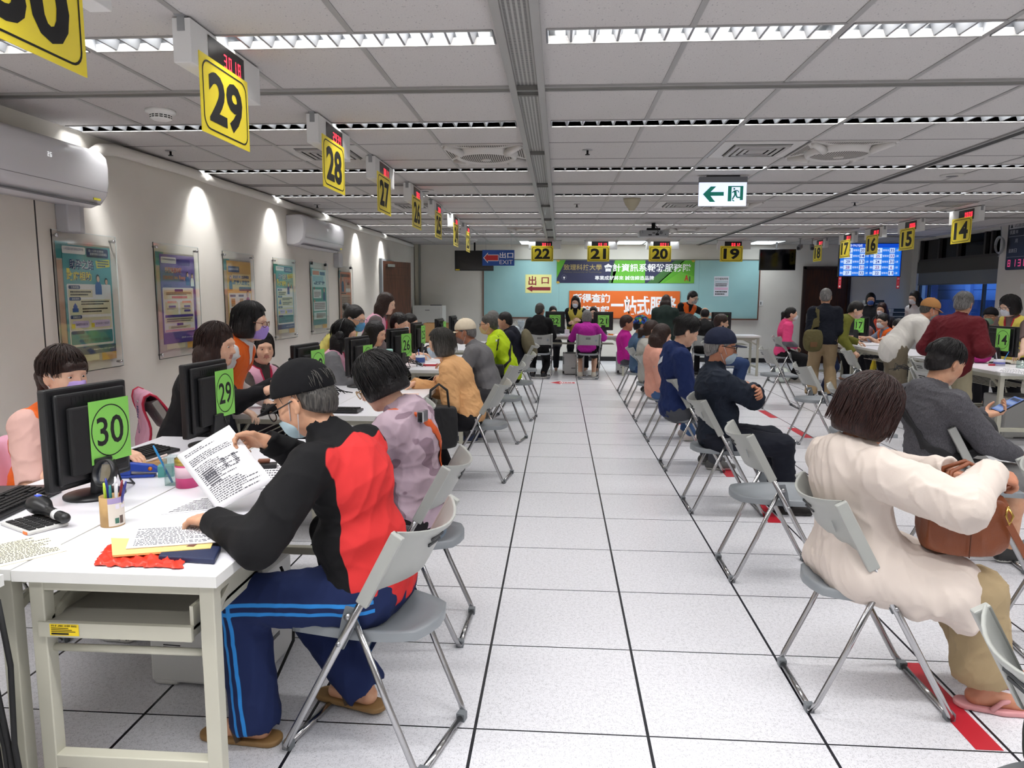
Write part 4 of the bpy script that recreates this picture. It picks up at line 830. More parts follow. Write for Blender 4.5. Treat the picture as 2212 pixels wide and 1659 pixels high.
        f.poly(circ(pw*0.12, ph*0.66, 0.02), PAL['red'], 3); f.poly(circ(pw*0.12, ph*0.43, 0.02), PAL['coral'], 3); R(0, 0, pw, ph*0.08, PAL['teal2'], 1)
    else:
        R(pw*0.05, ph*0.9, pw*0.9, ph*0.96, PAL['brown'], 2); figure(f, pw*0.2, ph*0.6, 1.1, 'navy'); R(pw*0.45, ph*0.58, pw*0.95, ph*0.85, PAL['sand'], 2); R(pw*0.5, ph*0.6, pw*0.92, ph*0.67, PAL['white'], 3); R(pw*0.6, ph*0.74, pw*0.85, ph*0.8, PAL['brown'], 3); R(pw*0.05, ph*0.56, pw*0.5, ph*0.58, PAL['hair'], 3)
        R(pw*0.06, ph*0.06, pw*0.94, ph*0.54, PAL['sand'], 2); fake_text(f, pw*0.1, ph*0.1, pw*0.9, ph*0.5, 12, PAL['brown'], 80); T('報稅說明', pw*0.5, ph*0.78, pw*0.9, ph*0.84, PAL['red'], 4, 0.02)
    s.build('poster_sheet', t)
    ac = MB(); ac.bx(0.026, 0.0263, -W/2, W/2, 0, Hh, ACR)
    AE = M('acrylic_edge', 'cfd6d4', 0.3)
    for q in (-1, 1): ac.bx(0.024, 0.029, q*W/2-0.002, q*W/2+0.002, 0, Hh, AE); ac.bx(0.024, 0.029, -W/2, W/2, Hh/2+q*Hh/2-0.002, Hh/2+q*Hh/2+0.002, AE); ac.build('acrylic_sheet', t)
    for sy in (-1, 1):
        for z in (0.035, Hh-0.035):
            if clips and z > 0.5: MB().bx(0.006, 0.034, sy*(W/2-0.08)-0.016, sy*(W/2-0.08)+0.016, Hh-0.03, Hh+0.008, BLACKM).tube([(0.02, sy*(W/2-0.08)-0.01, Hh), (0.03, sy*(W/2-0.08)-0.02, Hh+0.04)], 0.002, STEEL, 5).tube([(0.02, sy*(W/2-0.08)+0.01, Hh), (0.03, sy*(W/2-0.08)+0.02, Hh+0.04)], 0.002, STEEL, 5).build('binder_clip', t)
            else: MB().lathe([(0.008, 0), (0.008, 0.026), (0.013, 0.028), (0.013, 0.038), (0.009, 0.044), (0.0001, 0.045)], CHROME, 14, mw=Matrix.Translation((0, sy*(W/2-0.035), z)) @ Matrix.Rotation(math.pi/2, 4, 'Y')).build('standoff', t)
for a in [(0, 4.46, 5.13, 'teal', 'teal tax poster in a clear holder, nearest on the left wall'), (1, 5.62, 6.34, 'purple', 'purple tax poster in a clear holder on the left wall'), (2, 6.81, 7.52, 'gold', 'golden yellow tax poster behind the woman in the purple mask'), (3, 8.04, 8.73, 'teal', 'teal tax poster like the nearest one, farther along under the air conditioner'), (4, 9.26, 9.98, 'mint', 'green and white poster held by clips on the left wall', True), (5, 10.48, 11.2, 'coral', 'orange and brown poster held by clips, last on the left wall', True)]: poster(*a)
def outlet(x, y, z, axis, label, n=2):
    t = thing('wall_outlet', label, 'socket', (x, y, z)); b = MB(); u = RY if axis == 'x' else RX; nn = RX if axis == 'x' else V((0, -1, 0))
    b.prism([(-0.06, -0.037), (0.06, -0.037), (0.06, 0.037), (-0.06, 0.037)], (0, 0, 0), u, RZ, nn*0.01, WHITE); b.build('plate', t, bevel=0.002)
    s = MB()
    for k in (-0.028, 0.028):
        for dx in (-0.007, 0.007): s.prism([(k+dx-0.002, -0.01), (k+dx+0.002, -0.01), (k+dx+0.002, 0.01), (k+dx-0.002, 0.01)], nn*0.0095, u, RZ, nn*0.001, GAP)
    s.build('sockets', t)
outlet(XL, 4.95, 0.40, 'x', 'white double socket low on the left wall, behind keyboard 29'); q = at(1621, 753, Y=16.19); outlet(q.x, YB, q.z, 'y', 'white socket low on the back wall, right of the pale green board'); q = at(1108, 712, Y=16.19); outlet(q.x, YB, q.z, 'y', 'cream socket on the back wall above the pedestal fan')
# ---------------------------------------------------------------- doors
d1 = thing('door_1', None, None, (XL+0.03, 13.1, 0)); d1['kind'] = 'structure'
ang = math.atan2(0.83, 0.36); dv = V((math.cos(ang), math.sin(ang), 0)); dn = V((dv.y, -dv.x, 0))
def leaf(o, L, hgt, m, par, nm='leaf'):
    b = MB(); b.prism([(0, 0.01), (L, 0.01), (L, hgt), (0, hgt)], o, dv, RZ, -dn*0.04, m)
    for z0, z1 in ((0.15, 0.85), (0.95, 1.78), (1.84, 2.0)):
        f = Flat(V(o)+dn*0.0005, dv, RZ, b); f.ring([(0.1, z0), (L-0.1, z0), (L-0.1, z1), (0.1, z1)], [(0.108, z0+0.008), (L-0.108, z0+0.008), (L-0.108, z1-0.008), (0.108, z1-0.008)], WOODD, 1)
    return b.build(nm, par)
lf = leaf((0, 0, 0), 0.9, 2.1, WOOD, d1, 'door_leaf')
MB().bar(dn*0.03+dv*0.1+V((0, 0, 2.02)), dn*0.03+dv*0.32+V((0, 0, 2.02)), 0.05, 0.05, STEEL).build('door_closer', lf)
MB().bx(-0.03, 0.02, -0.1, -0.02, 0, 2.14, M('jamb_grey', '9aa0a4', 0.5)).bx(-0.03, 0.0, -0.02, 0.95, 2.1, 2.14, M('jamb_grey', '9aa0a4', 0.5)).build('door_frame', d1)
d2 = thing('door_2', None, None, (0, 0, 0)); d2['kind'] = 'structure'
a = at(1735, 576, Y=YB); b = at(1838, 576, Y=YB)
MB().bx(a.x+0.05, b.x-0.05, YB-0.03, YB, 0, 2.08, WOODD).build('door_leaf', d2)
db = MB(); DF = M('door_frame_dark', '2a1710', 0.5)
db.bx(a.x, a.x+0.06, YB-0.06, YB, 0, 2.13, DF); db.bx(b.x-0.06, b.x, YB-0.06, YB, 0, 2.13, DF); db.bx(a.x, b.x, YB-0.06, YB, 2.07, 2.13, DF); db.build('door_frame', d2)
MB().bx(a.x+0.11, a.x+0.15, YB-0.04, YB-0.03, 0.9, 1.1, STEEL).tube([(a.x+0.13, YB-0.04, 1.03), (a.x+0.13, YB-0.08, 1.03), (a.x+0.25, YB-0.08, 1.03)], 0.009, STEEL, 8).build('door_handle', d2)
# ---------------------------------------------------------------- back wall boards
GB = NT('board_green'); GB.set(GB.mix(GB.ramp(GB.noise(1.2, 3), 0.3, 0.7), lin('a4cfd0'), lin('97c3c6')), 0.35); GB = GB.m
wb_ = thing('notice_board', 'wide pale green board across the back wall', 'board', (1.34, YB, 0.98)); BW = 6.1; WF = M('board_frame', '6d4637', 0.5)
MB().bx(-BW/2, BW/2, -0.02, 0, 0, 1.28, GB).build('panel', wb_)
fb = MB(); fb.bx(-BW/2-0.025, BW/2+0.025, -0.03, 0, -0.03, 0.0, WF); fb.bx(-BW/2-0.025, BW/2+0.025, -0.03, 0, 1.28, 1.30, M('board_frame_top', '7d7a70', 0.5)); fb.bx(-BW/2-0.025, -BW/2, -0.03, 0, 0, 1.28, WF); fb.bx(BW/2, BW/2+0.025, -0.03, 0, 0, 1.28, WF)
for x in (-1.35, 1.75): fb.bx(x-0.003, x+0.003, -0.021, -0.02, 0, 1.28, M('board_seam', '86b0b3', 0.5))
fb.bx(-BW/2, BW/2, -0.07, -0.02, -0.03, -0.012, WF); fb.build('frame', wb_)
YF = YB-0.021
def wallflat(px0, py0, px1, py1, name, label, cat, thick=0.006, col=None, off=0.0):
    a, b = at(px0, py0, Y=YF), at(px1, py1, Y=YF); t = thing(name, label, cat, (a.x, YF-off, b.z)); w, h = b.x-a.x, a.z-b.z
    mb = MB(); mb.bx(0, w, -thick, 0, 0, h, col); return t, mb, Flat((0, -thick-0.0008, 0), RX, RZ, mb), w, h
t, mb, f, w, h = wallflat(1203, 562, 1499, 612, 'banner', 'dark blue and green banner taped to the pale green board', 'banner', 0.004, hexm('2b2d4c'))
GR1, GR2 = hexm('5aa52f'), hexm('3c6a34')
f.poly([(0, 0.2*h), (0, h), (0.065*w, h)], GR1); f.poly([(0.40*w, 0), (0.425*w, h), (0.645*w, h), (0.645*w, 0)], GR1); f.poly([(0.38*w, 0), (0.41*w, 0), (0.435*w, h*0.5), (0.42*w, h)], GR2); f.poly([(0.74*w, 0), (0.92*w, h), (w, h), (w, 0)], GR1); f.poly([(0.66*w, 0), (0.86*w, h), (0.93*w, h), (0.75*w, 0)], GR2); f.poly([(0.78*w, 0), (0.9*w, h*0.5), (w, h*0.3), (w, 0)], hexm('6bb33a'), 2)
f.text('致理科技大學', 0.05*w, 0.56*h, 0.33*w, 0.82*h, hexm('a8955e'), 3, 0.01); f.text('Chihlee University of Technology', 0.05*w, 0.43*h, 0.33*w, 0.51*h, hexm('6f684f'), 3); f.text('會計資訊系報稅服務隊', 0.345*w, 0.5*h, 0.975*w, 0.85*h, PAPER, 3, 0.015); f.text('專業成就將來 誠信締造品牌', 0.28*w, 0.13*h, 0.71*w, 0.32*h, PAPER, 3, 0.01)
f.ring(circ(0.055*w, 0.24*h, 0.06), circ(0.055*w, 0.24*h, 0.05), hexm('5c5d74'), 3); f.poly([(0.055*w-0.025, 0.27*h), (0.055*w, 0.14*h), (0.055*w+0.025, 0.27*h)], PAPER, 4); f.text('A', 0.93*w, 0.1*h, 0.96*w, 0.36*h, RED, 4, 0.03); f.text('I', 0.965*w, 0.08*h, 0.972*w, 0.3*h, hexm('2b2d4c'), 4, 0.02)
for x, y, r in ((0.01, 0.98, 40), (0.01, 0.02, -40), (0.99, 0.98, -40)): f.poly([(x*w-0.045, y*h), (x*w, y*h-0.035), (x*w+0.045, y*h), (x*w, y*h+0.035)], hexm('c9a84a'), 5)
mb.build('cloth', t)
t, mb, f, w, h = wallflat(1230, 628, 1467, 688, 'orange_board', 'orange board with large white Chinese lettering, leaning under the banner', 'board', 0.02, hexm('dd6a26'))
f.text('所得查詢', 0.03*w, 0.55*h, 0.37*w, 0.90*h, PAPER, 1, 0.03); f.text('結算申報', 0.03*w, 0.08*h, 0.37*w, 0.45*h, PAPER, 1, 0.03); f.text('一站式服務', 0.38*w, 0.12*h, 0.97*w, 0.82*h, PAPER, 1, 0.03); mb.build('panel', t)
t, mb, f, w, h = wallflat(1135, 593, 1191, 633, 'paper_sign', 'pale yellow paper sign with a dark red arrow', 'sign', 0.003, hexm('efeb9c')); DR = hexm('8c2a36')
f.text('出', 0.12*w, 0.42*h, 0.42*w, 0.92*h, DR, 1, 0.02); f.text('口', 0.62*w, 0.50*h, 0.9*w, 0.85*h, DR, 1, 0.02); f.poly([(0.04*w, 0.24*h), (0.27*w, 0.40*h), (0.27*w, 0.32*h), (0.96*w, 0.32*h), (0.96*w, 0.14*h), (0.27*w, 0.14*h), (0.27*w, 0.06*h)], DR, 1); mb.build('sheet', t)
t, mb, f, w, h = wallflat(1543, 597, 1573, 640, 'paper_notice', 'white printed notice at the right of the pale green board', 'notice', 0.003, hexm('dde0ea'))
f.text('中午報稅時間', 0.06*w, 0.82*h, 0.94*w, 0.94*h, INK, 1); f.rect(0.05*w, 0.68*h, 0.95*w, 0.78*h, hexm('b8c6cf'), 1); f.rect(0.05*w, 0.32*h, 0.95*w, 0.44*h, hexm('ddb6cf'), 1); fake_text(f, 0.1*w, 0.48*h, 0.9*w, 0.66*h, 2, INK, 7, 2); fake_text(f, 0.1*w, 0.05*h, 0.9*w, 0.28*h, 2, INK, 8, 2); mb.build('sheet', t)
q = at(1643, 655, Y=YB); t = thing('wall_switch', 'small white switch plate right of the pale green board', 'switch', (q.x, YB, q.z)); MB().bx(-0.05, 0.05, -0.012, 0, -0.06, 0.06, WHITE).build('plate', t, bevel=0.003); MB().bx(-0.015, 0.015, -0.016, -0.012, -0.03, 0.03, GREYP).build('rocker', t)
# floor markings
REDT = M('floor_tape_red', 'b3202f', 0.45)
k = 0
for x, ys in ((1.46, [2.31, 3.5, 4.7, 5.9, 7.1, 8.3]), (2.67, [6.43, 7.63, 8.86, 10.05])):
    for y in ys:
        nm = {1.46: 'under the waiting row beside the aisle', 2.67: 'in the second row of chairs'}[x]
        tag(MB().bx(-0.045, 0.045, 0, 0.57, 0, 0.0012, REDT).build('floor_tape', loc=(x, y, 0.0004)), f'red floor tape strip {nm}, {ORD[[2.31, 3.5, 4.7, 5.9, 7.1, 8.3].index(y) if x == 1.46 else [6.43, 7.63, 8.86, 10.05].index(y)]} from the viewer', 'floor tape', 'red floor tape'); k += 1
ar = MB(); f = Flat((-0.14, 11.85, 0.0008), RX, RY, ar); f.poly([(-0.03, 0.25), (0.2, 0.5), (0.2, 0.36), (0.44, 0.36), (0.44, 0.14), (0.2, 0.14), (0.2, 0.0)], hexm('d9c8cc'), 0); f.poly([(0.0, 0.25), (0.18, 0.46), (0.18, 0.33), (0.42, 0.33), (0.42, 0.17), (0.18, 0.17), (0.18, 0.04)], REDT, 1); f.text('出口', 0.16, 0.2, 0.38, 0.31, PAPER, 2, 0.02)
tag(ar.build('floor_arrow'), 'red arrow sticker on the aisle floor before the back desks', 'floor sticker')
# ---------------------------------------------------------------- clock board and cable on the pillar
ck = thing('calendar_clock', 'black calendar clock board with red digits on the white pillar', 'clock', (7.2, 11.72, 1.92)); b = MB(); b.prism(rrect(-0.38, 0, 0.30, 0.78, 0.04), (0, 0, 0), (0, -1, 0), (0, 0, 1), (-0.04, 0, 0), BLACK); b.build('case', ck)
f = Flat((-0.0405, 0.38, 0), (0, -1, 0), RZ); f.rect(0.03, 0.64, 0.65, 0.76, hexm('b9bbbd'), 1); f.text('北區國稅局', 0.16, 0.66, 0.6, 0.74, INK, 2); f.poly([(0.06, 0.66), (0.12, 0.66), (0.10, 0.70), (0.09, 0.75), (0.08, 0.70)], INK, 2)
for z in (0.52, 0.20): f.rect(0.03, z, 0.65, z+0.004, hexm('c8c8c8'), 1)
for x, z, s in ((0.06, 0.56, '民國'), (0.2, 0.56, '年'), (0.2, 0.42, '月'), (0.06, 0.27, '星期'), (0.2, 0.27, '日')): f.text(s, x, z, x+0.06*len(s), z+0.06, hexm('c8c8c8'), 1)
DG = emit('clock_digits', 'c23a6a', 0.9)
for i, c in enumerate('8130'): seven(f, c, 0.06+i*0.13, 0.05, 0.07, 0.11, DG, 1)
f.mb.build('face', ck)
cl = MB()
for k in range(5): cl.tube([(0.012*k-0.03, 0.0+0.11*math.cos(a)+0.008*k, 0.13*math.sin(a)-0.004*k) for a in [2*math.pi*i/20 for i in range(21)]], 0.008, M('cable_grey', 'a9abad', 0.4), 6)
cl.tube([(0, 0, 0.13), (0.05, 0.12, 0.3), (0.1, 0.2, 0.42)], 0.006, M('cable_grey', 'a9abad', 0.4), 6).tube([(0, -0.02, -0.12), (-0.02, 0.0, -0.2)], 0.008, M('cable_grey', 'a9abad', 0.4), 6)
q = at(2166, 528, X=7.15); tag(cl.build('cable_coil', loc=(7.13, q.y+0.02, q.z)), 'coil of grey cable hanging at the edge of the white pillar', 'cable')
q = at(2208, 620, X=7.18); tag(MB().bx(-0.03, 0.0, -0.2, 0.03, -0.04, 0.05, WHITE).build('wall_plate', loc=(7.2, q.y, q.z)), 'small white box on the pillar below the clock board', 'switch')
# ---------------------------------------------------------------- back corner things
cabm = M('cabinet_white', 'e3e3df', 0.4)
cb_ = thing('cabinet', 'tall white metal cabinet in the far left corner', 'cabinet', (-2.88, 15.75, 0)); MB().bx(-0.33, 0.33, -0.25, 0.25, 0, 1.24, cabm).build('body', cb_, bevel=0.004)
MB().bx(-0.29, 0.29, -0.262, -0.25, 0.05, 1.19, M('cabinet_door', 'dcdcd8', 0.4)).build('door', cb_, bevel=0.004); MB().bx(-0.05, 0.05, -0.27, -0.262, 1.13, 1.15, GREYP).build('handle', cb_)
tag(MB().bx(-0.12, 0.12, -0.08, 0.08, 0, 0.015, M('folder_dark', '4a4f55', 0.5)).build('folder', loc=(-2.72, 15.7, 1.2402)), 'dark flat folder lying on top of the white cabinet', 'folder')
bxo = thing('carton', 'open cardboard carton on the far left desk, dark green inside', 'box', (-1.85, 11.05, 0.75)); CB = M('cardboard', 'b08a5c', 0.8)
b = MB()
for x0, x1, y0, y1 in ((-0.24, 0.24, -0.16, -0.152), (-0.24, 0.24, 0.152, 0.16), (-0.24, -0.232, -0.16, 0.16), (0.232, 0.24, -0.16, 0.16)): b.bx(x0, x1, y0, y1, 0, 0.3, CB)
b.bx(-0.24, 0.24, -0.16, 0.16, 0, 0.01, CB); b.build('carton_walls', bxo); MB().bx(-0.2, 0.1, -0.12, 0.12, 0.01, 0.27, hexm('23432c')).build('contents', bxo)
pf = thing('pedestal_fan', 'white pedestal fan behind the man with the olive backpack', 'fan', (-0.78, 14.75, 0)); FW = M('fan_plastic', 'e4e6e8', 0.4)
MB().lathe([(0.19, 0), (0.19, 0.015), (0.06, 0.03), (0.02, 0.05)], FW, 24).tube([(0, 0, 0.04), (0, 0, 0.72)], 0.014, FW).build('pole', pf)
g = MB()
for k in range(28):
    a = 2*math.pi*k/28; g.tube([(0.03*math.cos(a), -0.11, 0.78+0.03*math.sin(a)), (0.17*math.cos(a), -0.10, 0.78+0.17*math.sin(a)), (0.2*math.cos(a), -0.05, 0.78+0.2*math.sin(a))], 0.0022, FW, 5)
for r in (0.2, 0.12): g.tube([(r*math.cos(2*math.pi*i/30), -0.05 if r > 0.15 else -0.105, 0.78+r*math.sin(2*math.pi*i/30)) for i in range(31)], 0.004, FW, 6)
g.build('guard', pf)
for k in range(4):
    R = Matrix.Translation((0, -0.06, 0.78)) @ Matrix.Rotation(2*math.pi*k/4, 4, 'Y'); MB().grid([[R @ V((0.02+r, 0.02-0.04*u+0.0, (u-0.5)*0.14*min(1, r*12+0.2))) for u in (0, 0.5, 1)] for r in (0.0, 0.06, 0.12, 0.16)], M('fan_blade', 'c8d4dc', 0.3)).build('blade', pf, solid=0.003)
MB().lathe([(0.03, 0), (0.045, 0.03), (0.045, 0.1), (0.02, 0.13), (0.0001, 0.13)], FW, 16, mw=Matrix.Translation((0, -0.06, 0.78)) @ Matrix.Rotation(-math.pi/2, 4, 'X')).build('motor', pf)
# stacks of dark boxed files by the window corner
for s, (x, y, n, z0) in enumerate(((6.45, 15.2, 8, 0.75), (6.85, 15.1, 6, 0.75))):
    for k in range(n):
        tt = MB(); tt.bx(-0.16, 0.16, -0.12, 0.12, 0.002, 0.066, hexm('1f2a29', 0.4)); tt.bx(-0.162, -0.1, -0.122, 0.122, 0.004, 0.064, hexm('c9ccc9')); tt.bx(-0.09, 0.15, -0.1215, -0.12, 0.02, 0.03, hexm('5d6b68'))
        tag(tt.build('file_box', loc=(x+0.012*((k*7) % 3), y, z0+k*0.085)), f'dark file box, {ORD[n-1-k]} from the top of the {"left" if s == 0 else "right"} stack by the window corner', 'file box', 'stacked dark file boxes')
sh = thing('side_table', 'low brown table under the stacked file boxes by the window corner', 'table', (6.65, 15.15, 0)); MB().bx(-0.45, 0.45, -0.2, 0.2, 0.71, 0.749, M('brown_top', '4a3a2c', 0.5)).build('table_top', sh)
for sx in (-1, 1):
    for sy in (-1, 1): MB().bx(sx*0.42-0.02, sx*0.42+0.02, sy*0.17-0.02, sy*0.17+0.02, 0, 0.71, M('brown_top', '4a3a2c', 0.5)).build('leg', sh)
# ---------------------------------------------------------------- bodies and clothes as smooth implicit shapes
def V3(*a): return V(a)
class Shape:
    """smooth union / difference of tapered capsules and ellipsoids, meshed on a grid"""
    def __init__(s): s.p = []
    def cone(s, a, b, ra, rb, k=0.02, op='u'): s.p.append(('c', np.array(a, float), np.array(b, float), ra, rb, k, op)); return s
    def ball(s, c, r, k=0.02, op='u'): return s.cone(c, c, r, r, k, op)
    def ell(s, c, r, R=None, k=0.02, op='u'): s.p.append(('e', np.array(c, float), np.array(R if R is not None else Matrix.Identity(3), float), np.array(r, float), None, k, op)); return s
    def cut(s, o, n, k=0.004): s.p.append(('h', np.array(o, float), np.array(n, float), None, None, k, 's')); return s      # keep the side n points away from
    def keep(s, o, R, half, k=0.004): s.p.append(('b', np.array(o, float), np.array(R, float), np.array(half, float), None, k, 'i')); return s
    @staticmethod
    def dist(q, P):
        t = q[0]
        if t == 'c':
            a, b, ra, rb = q[1:5]; ba = b-a; L = float(ba@ba); w = P-a
            if L < 1e-12: return np.sqrt((w*w).sum(-1))-ra
            h = np.clip((w@ba)/L, 0, 1); d = w-h[..., None]*ba
            return np.sqrt((d*d).sum(-1))-(ra+(rb-ra)*h)
        if t == 'e':
            w = (P-q[1])@q[2]; u = w/q[3]; k0 = np.sqrt((u*u).sum(-1)); v = u/q[3]; k1 = np.sqrt((v*v).sum(-1))+1e-9
            return k0*(k0-1)/k1
        if t == 'h': return -((P-q[1])@q[2])
        w = np.abs((P-q[1])@q[2])-q[3]
        return np.sqrt((np.maximum(w, 0)**2).sum(-1))+np.minimum(w.max(-1), 0)
    def box(s, q, pad):
        if q[0] == 'c': r = max(q[3], q[4]); return np.minimum(q[1], q[2])-r-pad, np.maximum(q[1], q[2])+r+pad
        e = np.sqrt(((q[2]*q[3])**2).sum(1)); return q[1]-e-pad, q[1]+e+pad
    def mesh(s, name, h, mats, attr=None, select=None):
        U = [q for q in s.p if q[0] != 'w' and q[6] == 'u']; lo = np.min([s.box(q, 0)[0] for q in U], 0)-3*h-0.012; hi = np.max([s.box(q, 0)[1] for q in U], 0)+3*h+0.012
        n = np.ceil((hi-lo)/h).astype(int)+1; D = np.full(n, 0.3, np.float32)
        ax = [lo[i]+h*np.arange(n[i]) for i in range(3)]
        def sub(q, pad):
            if q[0] in 'ce': a, b = s.box(q, pad); i0 = np.clip(((a-lo)/h).astype(int), 0, n); i1 = np.clip(((b-lo)/h).astype(int)+2, 0, n)
            else: i0, i1 = np.zeros(3, int), n
            return tuple(slice(i0[i], i1[i]) for i in range(3))
        def pts(sl): return np.stack(np.meshgrid(*[ax[i][sl[i]] for i in range(3)], indexing='ij'), -1)
        def blend(sl, d, k, op):
            o = D[sl]
            if op == 's': d = -d
            if op == 'u': t = np.maximum(k-np.abs(o-d), 0)/k; D[sl] = np.minimum(o, d)-t*t*k*0.25
            else: t = np.maximum(k-np.abs(o-d), 0)/k; D[sl] = np.maximum(o, d)+t*t*k*0.25
        for q in s.p:
            if q[0] == 'w': s._warp(D, ax, h, *q[1:]); continue
            sl = sub(q, q[5]+3*h)
            if any(x.stop <= x.start for x in sl): continue
            blend(sl, s.dist(q, pts(sl)), q[5], q[6])
        g = openvdb.FloatGrid(0.3); g.copyFromArray(D); pt, qd = g.convertToQuads(0.0)
        pt = pt*h+lo
        me = bpy.data.meshes.new(name); nv, nf = len(pt), len(qd)
        me.vertices.add(nv); me.vertices.foreach_set('co', pt.astype(np.float32).ravel())
        me.loops.add(nf*4); me.loops.foreach_set('vertex_index', qd[:, ::-1].astype(np.int32).ravel())
        me.polygons.add(nf); me.polygons.foreach_set('loop_start', np.arange(0, nf*4, 4, dtype=np.int32))
        me.polygons.foreach_set('use_smooth', np.ones(nf, bool))
        for m in mats: me.materials.append(m)
        if select is not None:
            c = pt[qd].mean(1); me.polygons.foreach_set('material_index', select(c).astype(np.int32))
        me.update(calc_edges=True)
        for an, fn in (attr or {}).items():
            a = me.attributes.new(an, 'FLOAT', 'POINT'); a.data.foreach_set('value', np.asarray(fn(pt), np.float32))
        return me
    def warp(s, amp, wl, seed): s.p.append(('w', amp, wl, seed)); return s
    def _warp(s, D, ax, h, amp, wl, seed):
        m = np.abs(D) < amp*2.5+3*h; ii = np.argwhere(m)
        P = np.stack([ax[i][ii[:, i]] for i in range(3)], -1); D[m] += folds(P, amp, wl, seed)
def folds(P, amp, wl, seed):
    """cloth-like creases: ridged, domain-warped waves"""
    r = np.random.RandomState(seed); out = np.zeros(len(P))
    warp = np.stack([np.sin(P@(r.randn(3)*2.2/wl)+r.rand()*6) for _ in range(3)], -1)
    for i in range(6):
        w = r.randn(3)*np.array([1, 1, 0.8]); w = w/np.linalg.norm(w)*(2.6+2.2*r.rand())/wl
        t = np.sin(P@w+warp@(r.randn(3)*0.9)+r.rand()*6); out += (1-np.abs(t))**2*(0.7 if i < 4 else 0.45)-0.3
    return -out*amp*0.5
# -------- cloth, skin and hair materials
def cloth(name, col, col2=None, rough=0.85, weave=420, attr='m', col3=None, soft=0.001, bump=0.12, heather=0, sheen=0.0):
    if name in MATS: return MATS[name]
    t = NT('cloth_'+name); c = lin(col); base = None
    if heather: base = t.mix(t.ramp(t.noise(260, 3, t.mapp((1, 1, 0.4))), 0.35, 0.65), c, tuple(v*(1-heather) for v in c[:3])+(1,))
    cc = base or c
    for k, (a, cx) in enumerate(((attr, col2), ('m2', col3))):
        if cx:
            n = t.n('Attribute', attribute_name=a); cc = t.mix(t.ramp(n.outputs['Fac'], soft, -soft), cc, lin(cx))
    t.set(cc, rough, 0, 0.25); t.b.inputs['Sheen Weight'].default_value = sheen
    t.bump(t.noise(weave, 2), bump, 0.004); MATS[name] = t.m; return t.m
def skin_mat(name, col):
    if name in MATS: return MATS[name]
    t = NT('skin_'+name); c = lin(col); d = (c[0]*0.88, c[1]*0.78, c[2]*0.74, 1)
    t.set(t.mix(t.ramp(t.noise(22, 3), 0.4, 0.7), c, d), 0.5, 0, 0.35); t.bump(t.noise(160, 2), 0.05, 0.003); MATS[name] = t.m; return t.m
LIP = {}
def hair_mat(name, col, col2):
    if name in MATS: return MATS[name]
    t = NT('hair_'+name); p = t.obj(); f = t.noise(1, 4, t.mapp((210, 210, 16), p)); 
    t.set(t.mix(t.ramp(f, 0.35, 0.65), lin(col), lin(col2)), 0.42, 0, 0.35); t.bump(f, 0.55, 0.006); MATS[name] = t.m; return t.m
SK = {'a': skin_mat('tan', 'cf9f80'), 'b': skin_mat('fair', 'e2b79c'), 'c': skin_mat('ruddy', 'bd8468'), 'd': skin_mat('light', 'e8c4ac')}
LIPM = M('lips', 'b9796a', 0.45)
HAIR = {'black': hair_mat('black', '0d0b0c', '1b1718'), 'brown': hair_mat('dark_brown', '1d1210', '352019'), 'red': hair_mat('red_brown', '1c0f0e', '3a211c'), 'grey': hair_mat('grey', '4d4b4a', '8a8886'), 'salt': hair_mat('greying', '252424', '57544f'), 'white': hair_mat('white', '8f8d8a', 'b9b6b2')}
EYEW = M('eye_white', 'e4ddd6', 0.25); EYED = M('eye_dark', '120c0a', 0.15); BROW = M('eyebrow', '1c1512', 0.8)
def ik(a, tgt, l1, l2, pole):
    d = V(tgt)-a; L = min(d.length, (l1+l2)*0.999); d.normalize(); c = max(-1, min(1, (l1*l1+L*L-l2*l2)/(2*l1*L)))
    p = V(pole); p = p-d*p.dot(d); p.normalize(); return a+d*(l1*c)+p*(l1*math.sqrt(1-c*c)), a+d*L
def rotd(pitch, roll=0):
    """unit 'up' tipped forward by pitch and to the left by roll (degrees)"""
    a, b = math.radians(pitch), math.radians(roll); return V((math.sin(a), math.sin(b)*math.cos(a), math.cos(a)*math.cos(b)))
